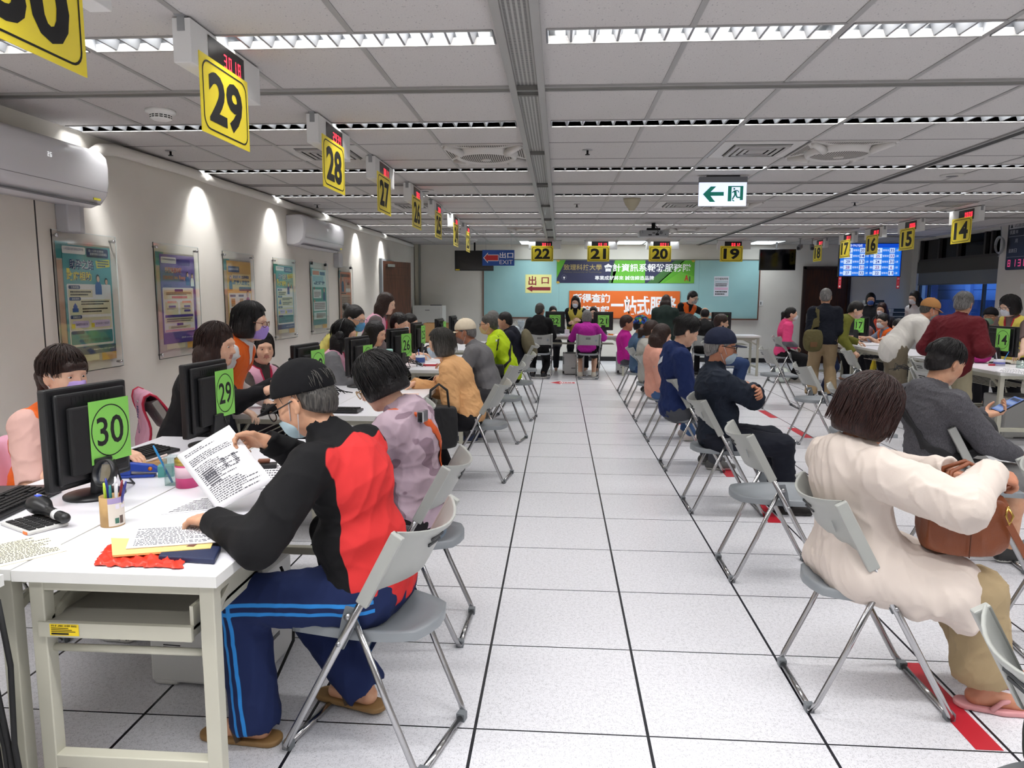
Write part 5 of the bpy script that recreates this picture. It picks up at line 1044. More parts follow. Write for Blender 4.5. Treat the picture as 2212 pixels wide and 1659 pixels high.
def hand_prims(S, wrist, d, n, side, curl=0.35, s=1.0, k=0.006, spread=1.0):
    """palm and five fingers; d along the fingers, n out of the palm, thumb on the side given by side*(n x d)"""
    d = V(d).normalized(); n = V(n); n = (n-d*n.dot(d)).normalized(); t = n.cross(d)*side; w = V(wrist)
    cl = curl if isinstance(curl, (list, tuple)) else [curl*x for x in (0.85, 1.0, 1.05, 1.1)]
    roots = []
    for i, (o, ln, ad) in enumerate(((0.029, 0.088, 0.10), (0.010, 0.092, 0.02), (-0.010, 0.088, -0.05), (-0.028, 0.080, -0.14))):
        r = w+d*ln*s+t*o*s; roots.append((r, ad)); S.cone(w+t*o*0.55*s+d*0.012*s, r, 0.0155*s, 0.0115*s, 0.012)
    for i, (r, ad) in enumerate(roots):
        L = (0.074, 0.082, 0.076, 0.060)[i]*s; dd = (d+t*ad*spread).normalized(); p = r; ang = 0
        for j, (f, rad) in enumerate(((0.44, 0.0092), (0.32, 0.0084), (0.24, 0.0076))):
            ang += cl[i]*(1.0, 1.15, 0.8)[j]; q = p+(dd*math.cos(ang)+n*math.sin(ang))*L*f
            S.cone(p, q, rad*s, (0.0088, 0.008, 0.0068)[j]*s, 0.004); p = q
    p = w+t*0.018*s+d*0.018*s; q = p+(d*0.55+t*0.75+n*0.35).normalized()*0.045*s; S.cone(p, q, 0.0155*s, 0.0115*s, 0.012)
    e = q+(d*0.85+t*0.25+n*(0.35+0.5*curl if not isinstance(curl, (list, tuple)) else 0.5)).normalized()*0.034*s; S.cone(q, e, 0.0108*s, 0.0092*s, 0.004)
    f = e+(d*0.9-t*0.1+n*0.45).normalized()*0.026*s; S.cone(e, f, 0.0092*s, 0.0072*s, 0.004)
def head_prims(S, C, R, hs=1.0, female=False):
    def W(x, y, z): return C+R @ V((x*hs, y*hs, z*hs))
    E = lambda c, r, k=0.02, op='u': S.ell(W(*c), [v*hs for v in r], R, k, op)
    E((-0.010, 0, 0.032), (0.096, 0.077, 0.094)); E((0.020, 0, -0.020), (0.072, 0.064, 0.088), 0.03)
    E((0.026, 0, -0.062), (0.054, 0.052 if not female else 0.047, 0.042), 0.03); E((0.068, 0, -0.088), (0.018, 0.02, 0.016), 0.025)
    for y in (-1, 1): E((0.054, y*0.036, -0.020), (0.028, 0.024, 0.026), 0.025)
    S.cone(W(0.078, -0.034, 0.030), W(0.078, 0.034, 0.030), 0.011*hs, 0.011*hs, 0.02)
    for y in (-1, 1): E((0.099, y*0.031, 0.012), (0.020, 0.018, 0.0105), 0.012, 's')
    for y in (-1, 1): S.cone(W(0.0755, y*0.022, 0.0135), W(0.0715, y*0.042, 0.0125), 0.0085*hs, 0.008*hs, 0.006)
    S.cone(W(0.085, 0, 0.016), W(0.106, 0, -0.020), 0.0075*hs, 0.0105*hs, 0.012); S.ball(W(0.098, -0.012, -0.024), 0.0082*hs, 0.008); S.ball(W(0.098, 0.012, -0.024), 0.0082*hs, 0.008)
    E((0.0865, 0, -0.0445), (0.010, 0.023, 0.0055), 0.006); E((0.0850, 0, -0.054), (0.010, 0.019, 0.006), 0.006); E((0.10, 0, -0.049), (0.012, 0.02, 0.0014), 0.003, 's')
    for y in (-1, 1):
        S.ell(W(-0.006, y*0.078, -0.002), (0.019*hs, 0.0075*hs, 0.031*hs), R @ Matrix.Rotation(math.radians(10), 3, 'Y') @ Matrix.Rotation(math.radians(-22*y), 3, 'Z'), 0.006)
        S.ell(W(0.001, y*0.0875, 0.002), (0.010*hs, 0.006*hs, 0.018*hs), R, 0.004, 's'); S.ball(W(-0.001, y*0.076, -0.030), 0.0085*hs, 0.006)
# ---------------------------------------------------------------- people
class Sk: pass
def skeleton(q):
    k = Sk(); s = k.s = q.get('H', 1.62)/1.65; sit = q.get('pose', 'sit') == 'sit'; k.sit = sit; sw = k.sw = q.get('sw', 1.0)
    L, hu, sd = q.get('lean', 6), q.get('hunch', 8), q.get('side', 0)
    k.P = V((q.get('px', 0.0), q.get('py', 0), q.get('pz', 0.53 if sit else 0.88*s)))
    k.d0, k.d1, k.d2 = rotd(L*0.7, sd*0.7), rotd(L, sd), rotd(L+hu, sd)
    ts = s*q.get('ts', 1.0); k.W = k.P+k.d0*0.15*ts; k.C = k.W+k.d1*0.16*ts; k.N = k.C+k.d2*0.155*ts
    tw = math.radians(q.get('twist', 0)); lat = V((-math.sin(tw), math.cos(tw), 0)); lat = (lat-k.d1*lat.dot(k.d1)).normalized(); k.lat = lat; k.fwd = lat.cross(k.d1).normalized()
    k.Rt = Matrix((k.fwd, lat, k.d1)).transposed()
    k.nd = rotd((L+hu)*0.6+14+q.get('neck', 0), sd*0.6); k.NT = k.N+k.nd*0.075*s
    yaw, pit, rol = q.get('head', (0, 0, 0)); k.R = (Matrix.Rotation(math.radians(yaw), 3, 'Z') @ Matrix.Rotation(math.radians(pit), 3, 'Y') @ Matrix.Rotation(math.radians(rol), 3, 'X'))
    k.hs = q.get('hs', 0.98 if s > 0.97 else 0.95); k.HC = k.NT+k.R @ V((0.014, 0, 0.083))*k.hs
    k.S, k.E, k.Wr, k.hd, k.hip, k.kn, k.an = {}, {}, {}, {}, {}, {}, {}
    for sgn, nm in ((1, 'L'), (-1, 'R')):
        k.S[nm] = k.N-k.d2*0.06*s+lat*(sgn*0.162*sw*s)
        h = q.get('hand'+nm) or {}
        pos = V(h.get('pos', (0.20, sgn*0.10, 0.63) if sit else (0.05, sgn*0.225, 0.80*s)))
        pole = h.get('pole', (-0.6, sgn*0.55, -0.5) if sit else (-1, sgn*0.12, 0))
        k.E[nm], k.Wr[nm] = ik(k.S[nm], pos, 0.275*s, 0.235*s, pole); fa = (k.Wr[nm]-k.E[nm]).normalized()
        k.hd[nm] = (V(h.get('dir', fa)).normalized(), V(h.get('n', (0, 0, -1) if sit else (0, -sgn, 0))), h.get('curl', 0.4))
        k.hip[nm] = k.P+V((0, sgn*0.088*s, -0.02)); f = q.get('foot'+nm) or {}
        an = V(f.get('pos', (0.33, sgn*0.11, 0.085) if sit else (0.0, sgn*0.1, 0.085)))
        k.kn[nm], k.an[nm] = ik(k.hip[nm], an, 0.41*s, 0.40*s, f.get('pole', (1, sgn*0.12, 0.55) if sit else (1, 0, 0)))
        k.__dict__.setdefault('toe', {})[nm] = V((math.cos(math.radians(f.get('toe', sgn*8))), math.sin(math.radians(f.get('toe', sgn*8))), f.get('drop', 0.0)))
    return k
def torso(S, k, i, q, low=True, kk=0.05):
    s, Rt, sw = k.s, k.Rt, k.sw; b = q.get('belly', 0.0)
    if low: S.ell(k.P+V((0, 0, 0.01)), (0.118*s+i, 0.162*s*sw+i, 0.125*s+i), None, kk)
    S.ell(k.W+k.fwd*b, (0.102*s+i+b, 0.136*s*sw+i+b*0.8, 0.13*s), Rt, kk); S.ell(k.C+k.d1*0.01, (0.106*s+i, 0.150*s*sw+i, 0.15*s+i*0.5), Rt, kk)
    S.cone(k.S['L']-k.lat*0.02, k.S['R']+k.lat*0.02, 0.052*s+i*0.9, 0.052*s+i*0.9, kk); S.cone(k.C+k.d2*0.05, k.N-k.d2*0.01, 0.085*s+i*0.6, 0.058*s+i*0.5, kk)
def sleeve(S, k, nm, i, frac=1.0, kk=0.03, cuff=True, bag=1.0):
    s = k.s; a, e, w = k.S[nm], k.E[nm], k.Wr[nm]; f = (w-e).normalized()
    S.cone(a, e, 0.055*s+i*1.1, 0.045*s+i*bag, kk)
    if frac > 0.55:
        t = (frac-0.5)/0.5; end = e+(w-e)*t; S.cone(e, end, 0.043*s+i*bag, (0.036-0.004*t)*s+i*0.8, 0.02)
        if cuff: r = 0.038*s+i*0.8; S.cone(end+f*(r+0.006), end+f*(r+0.05), r, r, 0.004, 's')
    else:
        t = frac/0.5; end = a+(e-a)*t; g = (e-a).normalized(); r = 0.055*s+i; S.cone(end+g*(r+0.004), end+g*(r+0.12), r, r, 0.004, 's')
def person(label, x, y, deg, q):
    k = skeleton(q); s = k.s; h = q.get('res', 0.008); seed = int(abs(x*37+y*91)) % 9973; fem = q.get('f', False)
    # --- body
    S = Shape()
    torso(S, k, -0.006, q)
    S.cone(k.N-k.d2*0.02, k.NT+k.R @ V((0, 0, 0.03)), 0.058*s, 0.049*s, 0.03)
    head_prims(S, k.HC, k.R, k.hs, fem)
    for nm, sg in (('L', 1), ('R', -1)):
        S.cone(k.S[nm], k.E[nm], 0.048*s, 0.040*s, 0.03); S.cone(k.E[nm], k.E[nm]*0.6+k.Wr[nm]*0.4, 0.040*s, 0.038*s, 0.015); S.cone(k.E[nm]*0.6+k.Wr[nm]*0.4, k.Wr[nm], 0.038*s, 0.026*s, 0.015)
        d, n, c = k.hd[nm]; hand_prims(S, k.Wr[nm], d, n, sg*q.get('thumb'+nm, 1), c, 0.95*s)
        S.cone(k.hip[nm], k.kn[nm], 0.078*s, 0.054*s, 0.03); S.cone(k.kn[nm], k.kn[nm]*0.6+k.an[nm]*0.4, 0.054*s, 0.054*s, 0.02); S.cone(k.kn[nm]*0.6+k.an[nm]*0.4, k.an[nm], 0.054*s, 0.037*s, 0.02)
        t = k.toe[nm]; a = k.an[nm]; S.cone(a+t*-0.02-V((0, 0, 0.04)), a+t*0.12-V((0, 0, 0.05)), 0.034, 0.028, 0.02)
    sm = SK[q.get('skin', 'b')]; Ri = k.R.transposed()
    def lips(c):
        u = (c-np.array(k.HC))@np.array(k.R)/k.hs
        return ((np.abs(u[:, 2]+0.049) < 0.0115) & (np.abs(u[:, 1]) < 0.021) & (u[:, 0] > 0.075)).astype(int)
    body = link_mesh('person', S.mesh('person', h, [sm, LIPM], None, lips if not q.get('mask') else None)); body.location = (x, y, 0); body.rotation_euler = (0, 0, math.radians(deg)); tag(body, label, 'person')
    body['_'] = 0; del body['_']
    def W(a, b, c): return k.HC+k.R @ V((a, b, c))*k.hs
    def kid(nm, me, par=body):
        o = link_mesh(nm, me, par); return o
    if q.get('face', True):
        for sg in (1, -1):
            e = MB(); e.ball(W(0.0752, sg*0.031, 0.0100), 0.0125*k.hs, EYEW, 12, (1, 1.05, 0.40)); e.ball(W(0.0832, sg*0.031, 0.0098), 0.0060*k.hs, EYED, 10, (0.9, 1, 0.78)); e.build('eye', body)
            MB().tube([W(0.088, sg*0.016, 0.030), W(0.086, sg*0.032, 0.035), W(0.077, sg*0.046, 0.031)], [0.003, 0.0034, 0.002], BROW, 6).build('eyebrow', body)
    # --- trousers / legs
    lg = q.get('legs', {'col': '22242c'})
    if lg:
        S = Shape(); i = lg.get('t', 0.014); kind = lg.get('kind', 'trousers'); S.ell(k.P+V((0, 0, -0.005)), (0.122*s+i*0.6, 0.165*s*k.sw+i*0.6, 0.125*s), None, 0.04)
        for nm in 'LR':
            S.cone(k.hip[nm], k.kn[nm], 0.088*s+i, 0.060*s+i, 0.035)
            if kind == 'trousers':
                sh = lg.get('flare', 1.0); an = k.an[nm]; d = (an-k.kn[nm]).normalized(); end = k.kn[nm]+(an-k.kn[nm])*lg.get('len', 1.0); r = 0.046*s*sh+i; S.cone(k.kn[nm], end, 0.060*s+i, r, 0.03); S.cone(end+d*(r+0.004), end+d*(r+0.05), r, r, 0.005, 's')
        if kind == 'skirt':
            for nm in 'LR': S.cone(k.hip[nm], k.kn[nm]*0.8+k.hip[nm]*0.2, 0.10*s, 0.09*s, 0.08)
            d = (k.kn['L']-k.hip['L']).normalized(); S.cut(k.kn['L']-d*0.02, d)
        if kind == 'shorts':
            for nm in 'LR':
                d = (k.kn[nm]-k.hip[nm]).normalized(); e = k.kn[nm]-d*0.01; r = 0.066*s+i; S.cone(e+d*r, e+d*(r+0.06), r*1.02, r*1.02, 0.004, 's')
        S.warp(lg.get('amp', 0.005), lg.get('wl', 0.11), seed+1)
        m = lg.get('mat') or cloth('leg_'+lg['col'], lg['col'], rough=lg.get('rough', 0.85))
        kid(kind if kind != 'shorts' else 'shorts', S.mesh('trousers', max(h, 0.006), [m], lg['attr'](k) if lg.get('attr') else None))
    if q.get('shoes'):
        for nm in 'LR':
            t = k.toe[nm]; a = k.an[nm]; z0 = V((0, 0, a.z-0.085)); S = Shape(); b0 = V((a.x, a.y, 0))+z0
            S.cone(b0+t*-0.045+V((0, 0, 0.04)), b0+t*0.06+V((0, 0, 0.038)), 0.037, 0.042, 0.02); S.cone(b0+t*0.06+V((0, 0, 0.034)), b0+t*0.15+V((0, 0, 0.028)), 0.041, 0.032, 0.02); S.cone(b0+t*-0.03+V((0, 0, 0.05)), b0+t*-0.0+V((0, 0, 0.075)), 0.038, 0.04, 0.02)
            S.cut(b0+V((0, 0, 0.003)), (0, 0, -1)); mt = cloth('shoe_'+q['shoes'], q['shoes'], rough=0.6); so = cloth('sole_'+q.get('sole', 'd8d6d0'), q.get('sole', 'd8d6d0'), rough=0.7)
            zz = b0.z; kid('shoe', S.mesh('shoe', max(h*0.8, 0.005), [mt, so], None, lambda c, zz=zz: (c[:, 2] < zz+0.02).astype(int)))
    # --- top
    tp = q.get('top')
    if tp:
        S = Shape(); i = tp.get('t', 0.016); torso(S, k, i, q)
        hem = tp.get('hem', 0.10) if not k.sit else min(tp.get('hem', 0.06), 0.075)
        if not k.sit: S.ell(k.P-k.d0*0.05, (0.122*s+i, 0.168*s*k.sw+i, 0.2*s), None, 0.04)
        S.cut(k.P-k.d0*hem, -k.d0*1.0, 0.012)
        if tp.get('thigh'):
            for nm in 'LR': S.cone(k.hip[nm], k.hip[nm]+(k.kn[nm]-k.hip[nm])*tp['thigh'], 0.102*s+i, 0.094*s+i, 0.06)
        for q0, q1, r0, r1 in tp.get('drape', ()): S.cone(q0, q1, r0, r1, 0.05)
        if tp.get('hood'):
            hb = k.N-k.fwd*0.065*s-k.d2*0.0; S.ell(hb, (0.062*s, 0.115*s, 0.075*s), k.Rt, 0.04); S.ell(k.N-k.fwd*0.085*s-k.d2*0.07, (0.045*s, 0.085*s, 0.07*s), k.Rt, 0.04)
        if tp.get('collar', 0.03):
            S.cone(k.N-k.d2*0.02, k.N+k.nd*tp.get('collar', 0.03), 0.078*s, 0.068*s, 0.02)
        for nm in 'LR':
            if tp.get('sleeve', 1.0): sleeve(S, k, nm, i, tp.get('sleeve', 1.0), bag=tp.get('bag', 1.0))
        S.warp(tp.get('amp', 0.006), tp.get('wl', 0.10), seed)
        u = k.nd; S.cone(k.N+u*(0.085+tp.get('deep', 0)*-0.03), k.N+u*0.2, 0.064*s, 0.07*s, 0.006, 's')
        if tp.get('vneck'): S.cone(k.N+k.fwd*0.11*s+k.d2*0.03, k.C+k.fwd*0.15*s+k.d1*tp['vneck'], 0.05*s, 0.012, 0.006, 's')
        m = tp.get('mat') or cloth('top_'+tp['col'], tp['col'], rough=tp.get('rough', 0.85), heather=tp.get('heather', 0))
        o = kid(tp.get('name', 'jacket'), S.mesh('jacket', max(h, 0.0055), [m], tp['attr'](k) if tp.get('attr') else None))
    vs = q.get('vest')
    if vs:
        S = Shape(); i = vs.get('t', 0.028); torso(S, k, i, q)
        if not k.sit: S.ell(k.P-k.d0*0.05, (0.122*s+i, 0.168*s*k.sw+i, 0.2*s), None, 0.04)
        S.cut(k.P-k.d0*(vs.get('hem', 0.13) if not k.sit else 0.07), -k.d0, 0.012); subs = []
        for nm, sg in (('L', 1), ('R', -1)):
            a = k.S[nm]; e = k.E[nm]; subs.append(('c', np.array(a+k.lat*sg*0.045+(e-a)*0.05-k.d1*0.05), np.array(a+k.lat*sg*0.12+(e-a)*0.6-k.d1*0.06), 0.085*s, 0.10*s, 0.006, 's'))
        subs.append(('c', np.array(k.N+k.nd*0.06), np.array(k.N+k.nd*0.2), 0.075*s, 0.09*s, 0.006, 's'))
        subs.append(('c', np.array(k.N+k.fwd*0.10*s+k.d2*0.0), np.array(k.C+k.fwd*0.16*s+k.d1*vs.get('v', -0.02)), 0.055*s, 0.012, 0.006, 's'))
        S.warp(0.005, 0.12, seed+5); S.p += subs
        tr = vs.get('trim'); m = vs.get('mat') or cloth('vest_'+vs['col']+(tr or ''), vs['col'], tr, rough=0.6)
        kid('vest', S.mesh('vest', max(h, 0.0055), [m], {'m': lambda P: np.min([Shape.dist(g, P) for g in subs], 0)-0.017} if tr else None))
    # --- hair
    hr = q.get('hair')
    if hr:
        st, hc = hr[0], HAIR[hr[1]]; S = Shape(); E = lambda c, r, kk=0.02, op='u': S.ell(W(*c), [v*k.hs for v in r], k.R, kk, op)
        Cn = lambda a, b, ra, rb, kk=0.02, op='u': S.cone(W(*a), W(*b), ra*k.hs, rb*k.hs, kk, op)
        pl = lambda o, n: S.cut(W(*o), k.R @ V(n).normalized(), 0.012)
        dn = lambda p, L: (k.R.transposed() @ (V((0, 0, -L))))+V(p)            # hangs straight down
        vol = q.get('vol', 0.0)
        E((-0.014, 0, 0.040), (0.104+vol, 0.0855+vol, 0.101+vol))
        if st == 'short':
            E((-0.045, 0, -0.01), (0.072, 0.078, 0.085)); S.warp(0.004, 0.03, seed+3); pl((0.0, 0, -0.012), (0.62, 0, -0.78)); pl((0.076, 0, 0.05), (1, 0, -0.35)); 
            for sg in (1, -1): E((-0.004, sg*0.09, -0.005), (0.024, 0.03, 0.034), 0.008, 's')
        elif st == 'bald':
            E((-0.05, 0, -0.005), (0.066, 0.077, 0.07)); S.warp(0.002, 0.03, seed+3); pl((0, 0, 0.045), (0.35, 0, 1)); pl((-0.005, 0, -0.02), (0.75, 0, -0.65)); pl((0.03, 0, 0), (1, 0, 0))
        elif st in ('bob', 'long', 'page'):
            L = {'bob': -0.105, 'page': -0.07, 'long': -0.14}[st]
            for sg in (1, -1): E((-0.012, sg*0.055, -0.03), (0.072+vol, 0.043+vol*0.6, 0.11)); 
            E((-0.055, 0, -0.025), (0.062+vol, 0.085+vol, 0.115))
            if st == 'long':
                LL = hr[2] if len(hr) > 2 else 0.30
                for yy in (-0.055, -0.02, 0.02, 0.055): S.cone(W(-0.065, yy, -0.06), k.HC+k.R @ V((-0.075, yy*1.25, -0.06))-k.fwd*0.03+V((0, 0, -LL))+k.lat*yy*0.4, 0.042, 0.024, 0.04)
                for sg in (1, -1): S.cone(W(-0.01, sg*0.07, -0.08), k.HC+k.R @ V((-0.02, sg*0.08, -0.08))+k.lat*sg*0.015+V((0, 0, -LL*0.6)), 0.034, 0.018, 0.03)
            S.warp(0.004, 0.032, seed+3)
            if st != 'long': pl((-0.03, 0, L), (0.12, 0, -1))
            E((0.098, 0, -0.036), (0.080, 0.060, 0.098), 0.012, 's')
            if q.get('bangs', True) is False: E((0.10, 0, 0.035), (0.06, 0.05, 0.055), 0.012, 's')
        else:                                       # pulled back: ponytail or bun
            E((-0.04, 0, 0.0), (0.078, 0.0815, 0.088)); 
            if st == 'pony':
                LL = hr[2] if len(hr) > 2 else 0.16; zt = hr[3] if len(hr) > 3 else 0.03
                Cn((-0.10, 0, zt), (-0.135, 0, zt-0.01), 0.03, 0.032); S.cone(W(-0.135, 0, zt-0.01), W(-0.145, 0, zt-0.03)-k.fwd*0.01+V((0, 0, -LL)), 0.034, 0.016, 0.03)
            else: Cn((-0.105, 0, hr[2] if len(hr) > 2 else 0.05), (-0.115, 0, hr[2] if len(hr) > 2 else 0.05), 0.04, 0.042)
            S.warp(0.0028, 0.03, seed+3); E((0.098, 0, -0.028), (0.082, 0.066, 0.105), 0.01, 's'); pl((0.0, 0, -0.045), (0.5, 0, -0.85))
            for sg in (1, -1): E((0.0, sg*0.09, -0.008), (0.026, 0.03, 0.034), 0.008, 's')
            if q.get('bangs'): Cn((0.075, -0.035, 0.055), (0.075, 0.035, 0.055), 0.022, 0.022, 0.02); 
        ho = kid('hair', S.mesh('hair', max(h*0.8, 0.004), [hc]))
        if q.get('strands'):
            rs_ = random.Random(seed); mb = MB(); ln = {'short': 100, 'page': 128, 'bob': 150, 'long': 125, 'pony': 118, 'bun': 118}.get(st, 100)
            for n_ in range(q['strands']):
                ph = rs_.uniform(-math.pi, math.pi); front = abs(ph) < 0.9; mx = 62 if (front and not q.get('bangs')) else 74 if front else ln; mx *= rs_.uniform(0.86, 1.06); th0 = rs_.uniform(2, 50); pts = []; ex = rs_.uniform(0.0015, 0.009); dph = rs_.uniform(-0.25, 0.25)
                for j in range(8):
                    th = math.radians(th0+(mx-th0)*j/7); pp = ph+dph*j/7; rr = math.sin(min(th, 1.62)) if st in ('bob', 'page', 'long') else math.sin(th)
                    lf = max(0, th-1.62)*0.105 if st in ('bob', 'page', 'long') else 0
                    pts.append(W(-0.014+(0.106+vol+ex)*rr*math.cos(pp)-(0.01 if th > 1.2 and abs(pp) > 1.2 else 0), (0.0875+vol+ex)*rr*math.sin(pp)*1.0, 0.040+(0.103+vol+ex)*math.cos(min(th, 1.9 if not lf else 1.62))-lf))
                mb.tube(pts, [0.0016]*6+[0.0013, 0.0006], hc, 4, False)
            mb.build('strands', ho)
    # --- headwear, mask, glasses
    cp = q.get('cap')
    if cp:
        S = Shape(); S.ell(W(-0.012, 0, 0.046), [v*k.hs for v in (0.114, 0.096, 0.103)], k.R, 0.01); S.cut(W(0, 0, 0.030), k.R @ V((0.18, 0, -1)).normalized(), 0.006); S.warp(0.002, 0.06, seed)
        if cp.get('flat'): S.cut(W(0, 0, 0.02), k.R @ V((0, 0, -1)), 0.006)
        m = cp.get('mat') or cloth('cap_'+cp['col'], cp['col'], rough=0.9); c_ = kid('cap', S.mesh('cap', max(h*0.8, 0.004), [m]))
        if cp.get('brim', 0.075):
            B = cp.get('brim', 0.075); b = MB(); rows = []
            for r in range(8):
                row = []
                for j in range(17):
                    a = -1.05+2.1*j/16; ff = r/7; rad = 0.093; bx_ = 0.012+rad*math.cos(a)*0.97; by = rad*math.sin(a)*0.93; ext = B*ff*max(0.0, math.cos(a*1.42))**0.7
                    row.append(W(bx_+ext, by*(1+0.05*ff), 0.034+0.012-abs(by)*0.28*0.5-ext*cp.get('tip', 0.22)-0.01))
                rows.append(row)
            b.grid(rows, m); b.build('brim', c_, solid=0.004)
        MB().ball(W(-0.012, 0, 0.150), 0.007, m, 8).build('button', c_)
        bs = MB(); bs.tube([W(0.10+0.0, -0.01, 0.072), W(0.101, 0.012, 0.072)], 0.004, M('cap_badge', 'c9c6b8', 0.3), 6) if cp.get('badge') else None
        if cp.get('badge'): bs.build('badge', c_)
    mk = q.get('mask')
    if mk:
        S = Shape(); E = lambda c, r, kk=0.015, op='u': S.ell(W(*c), [v*k.hs for v in r], k.R, kk, op); dz = q.get('mask_dz', 0.0)
        E((0.026, 0, -0.022), (0.076, 0.069, 0.092)); E((0.036, 0, -0.062), (0.056, 0.055, 0.044)); S.cone(W(0.092, 0, -0.002), W(0.104, 0, -0.024), 0.014, 0.017, 0.03); E((0.075, 0, -0.06), (0.03, 0.032, 0.04), 0.04)
        S.warp(0.0015, 0.02, seed)
        S.keep(W(0.08, 0, -0.052+dz), k.R, (0.052*k.hs, 0.062*k.hs, 0.047*k.hs), 0.006)
        S.ell(W(0.022, 0, -0.02), [v*k.hs for v in (0.0725, 0.0665, 0.089)], k.R, 0.002, 's')
        t = M('mask_'+mk, mk, 0.75, bump=0.0); t_ = MATS.get('maskp_'+mk)
        if not t_:
            n = NT('maskp_'+mk); n.set(lin(mk), 0.8, 0, 0.2); n.bump(n.noise(300, 2), 0.08, 0.003); t_ = MATS['maskp_'+mk] = n.m
        mo = kid('face_mask', S.mesh('face_mask', max(h*0.7, 0.004), [t_]))
        lp = M('mask_loop', 'e6e6ea', 0.7)
        for sg in (1, -1):
            b = MB(); b.tube([W(0.040, sg*0.066, -0.018+dz), W(0.012, sg*0.079, 0.012), W(-0.012, sg*0.084, 0.022), W(-0.022, sg*0.082, 0.0), W(-0.006, sg*0.08, -0.03), W(0.036, sg*0.064, -0.08+dz)], 0.0016, lp, 5); b.build('ear_loop', mo)
    gl = q.get('glasses')
    if gl:
        m = M('spectacle_'+gl, gl, 0.25); b = MB(); up = q.get('gz', 0.0); back = q.get('gx', 0.0)
        for sg in (1, -1):
            pts = [W(0.108+back-0.008*abs(math.cos(a))*(1 if math.cos(a)*1 > 0 else 0), sg*(0.033+0.026*math.cos(a)), 0.006+up+0.0195*math.sin(a)) for a in [2*math.pi*i/20 for i in range(21)]]
            b.tube(pts, 0.0022, m, 6)
            b.tube([W(0.100+back, sg*0.06, 0.014+up), W(0.06, sg*0.076, 0.014+up*0.8), W(-0.005, sg*0.083, 0.016+up*0.5), W(-0.025, sg*0.08, 0.002)], 0.0024, m, 6)
        b.tube([W(0.107+back, 0.009, 0.010+up), W(0.110+back, 0, 0.012+up), W(0.107+back, -0.009, 0.010+up)], 0.002, m, 6); go = b.build('glasses', body)
        ln = MB()
        for sg in (1, -1): ln.add([W(0.1045+back, sg*(0.033+0.024*math.cos(a)), 0.006+up+0.018*math.sin(a)) for a in [2*math.pi*i/16 for i in range(16)]], [tuple(range(16))], glassy('spectacle_lens', (0.97, 0.98, 0.98, 1), 0.03))
        ln.build('lenses', go)
    body_k[body.name] = k
    return body, k
body_k = {}
def strap(par, k, pts, w, mat, name='strap', thick=0.5):
    """a belt-like strip along pts (body-local), as a part of par; pts carry their outward normals"""
    P = [V(p) for p, n in pts]; N = [V(n).normalized() for p, n in pts]; rows = []
    for i in range(len(P)):
        t = (P[min(i+1, len(P)-1)]-P[max(0, i-1)]).normalized(); s_ = t.cross(N[i]).normalized(); rows.append([P[i]-s_*w/2, P[i]+s_*w/2])
    return MB().grid(rows, mat).build(name, par, solid=0.004)
LAP = {}
def hand(pos, d=None, n=None, curl=0.4, pole=None):
    h = {'pos': pos, 'curl': curl}
    if d: h['dir'] = d
    if n: h['n'] = n
    if pole: h['pole'] = pole
    return h
ORV, PKV, YLV = dict(col='e0641e', trim='c8501a'), dict(col='e6adc4', trim='c4284e'), dict(col='d9c95c', trim='b03038')
def Hp(pos, **k): return k
# left side, clerks
p30, k30 = person('clerk with a ponytail, purple mask and orange vest, seated behind monitor 30', -2.320, 2.98, -4, dict(strands=300, H=1.58, ts=1.088, res=0.006, f=True, lean=10, hunch=10, head=(-14, 6, 0), top=dict(col='dcb2a8', sleeve=0.46, name='shirt'), vest=dict(ORV), legs=dict(col='2a2a30'), shoes='3a3a3a', hair=('pony', 'brown', 0.09, -0.01), bangs=True, mask='b9a0de', skin='b', handL=hand((0.36, 0.06, 0.80), (1, -0.2, -0.2), (0, 0, -1)), handR=hand((0.36, -0.14, 0.80), (1, 0.1, -0.2), (0, 0, -1))))
p2, k2 = person('woman with long dark hair and black jacket leaning in behind monitor 29', -2.127, 3.86, 8, dict(strands=260, H=1.58, ts=0.946, res=0.006, f=True, pose='stand', pz=0.68, lean=18, hunch=12, head=(-8, 8, 0), top=dict(col='17171a', hem=0.14), legs=dict(col='1c1c22'), shoes='2b2b2b', hair=('long', 'brown', 0.34), skin='b', footL=dict(pos=(-0.02, 0.1, 0.085)), footR=dict(pos=(-0.02, -0.1, 0.085)), handL=hand((0.48, 0.08, 0.98), (0.9, -0.3, 0.3), (0, -0.6, -0.8), 0.5), handR=hand((0.46, -0.02, 0.95), (0.9, -0.2, 0.35), (0, 0.6, -0.8), 0.5)))
p3, k3 = person('woman in an orange vest and purple mask standing behind the long haired woman in black', -2.178, 4.38, 6, dict(strands=240, H=1.58, ts=0.860, res=0.006, f=True, pose='stand', lean=24, hunch=12, head=(-4, 8, 0), top=dict(col='d6d4d2', name='shirt'), vest=dict(ORV, hem=0.2), legs=dict(col='2a2c34'), shoes='8a8a8a', hair=('bob', 'black'), mask='a98fd8', glasses='7a4a3a', skin='d', handL=hand((0.24, 0.16, 0.80), (1, 0, -0.5), (0, 0, -1)), handR=hand((0.20, -0.18, 0.80), (1, 0, -0.5), (0, 0, -1))))
p4, k4 = person('young woman with short fringe and pink vest seated behind monitor 28, looking toward the aisle', -2.341, 5.25, -20, dict(strands=160, H=1.58, ts=0.949, res=0.007, f=True, lean=10, hunch=8, head=(-28, 2, 0), top=dict(col='4a4340', name='shirt', collar=0.045), vest=dict(PKV), legs=dict(col='24242a'), hair=('page', 'black'), skin='b', handL=hand((0.38, 0.10, 0.82), (1, 0, 0), (0, 0, -1)), handR=hand((0.38, -0.10, 0.82), (1, 0, 0), (0, 0, -1))))
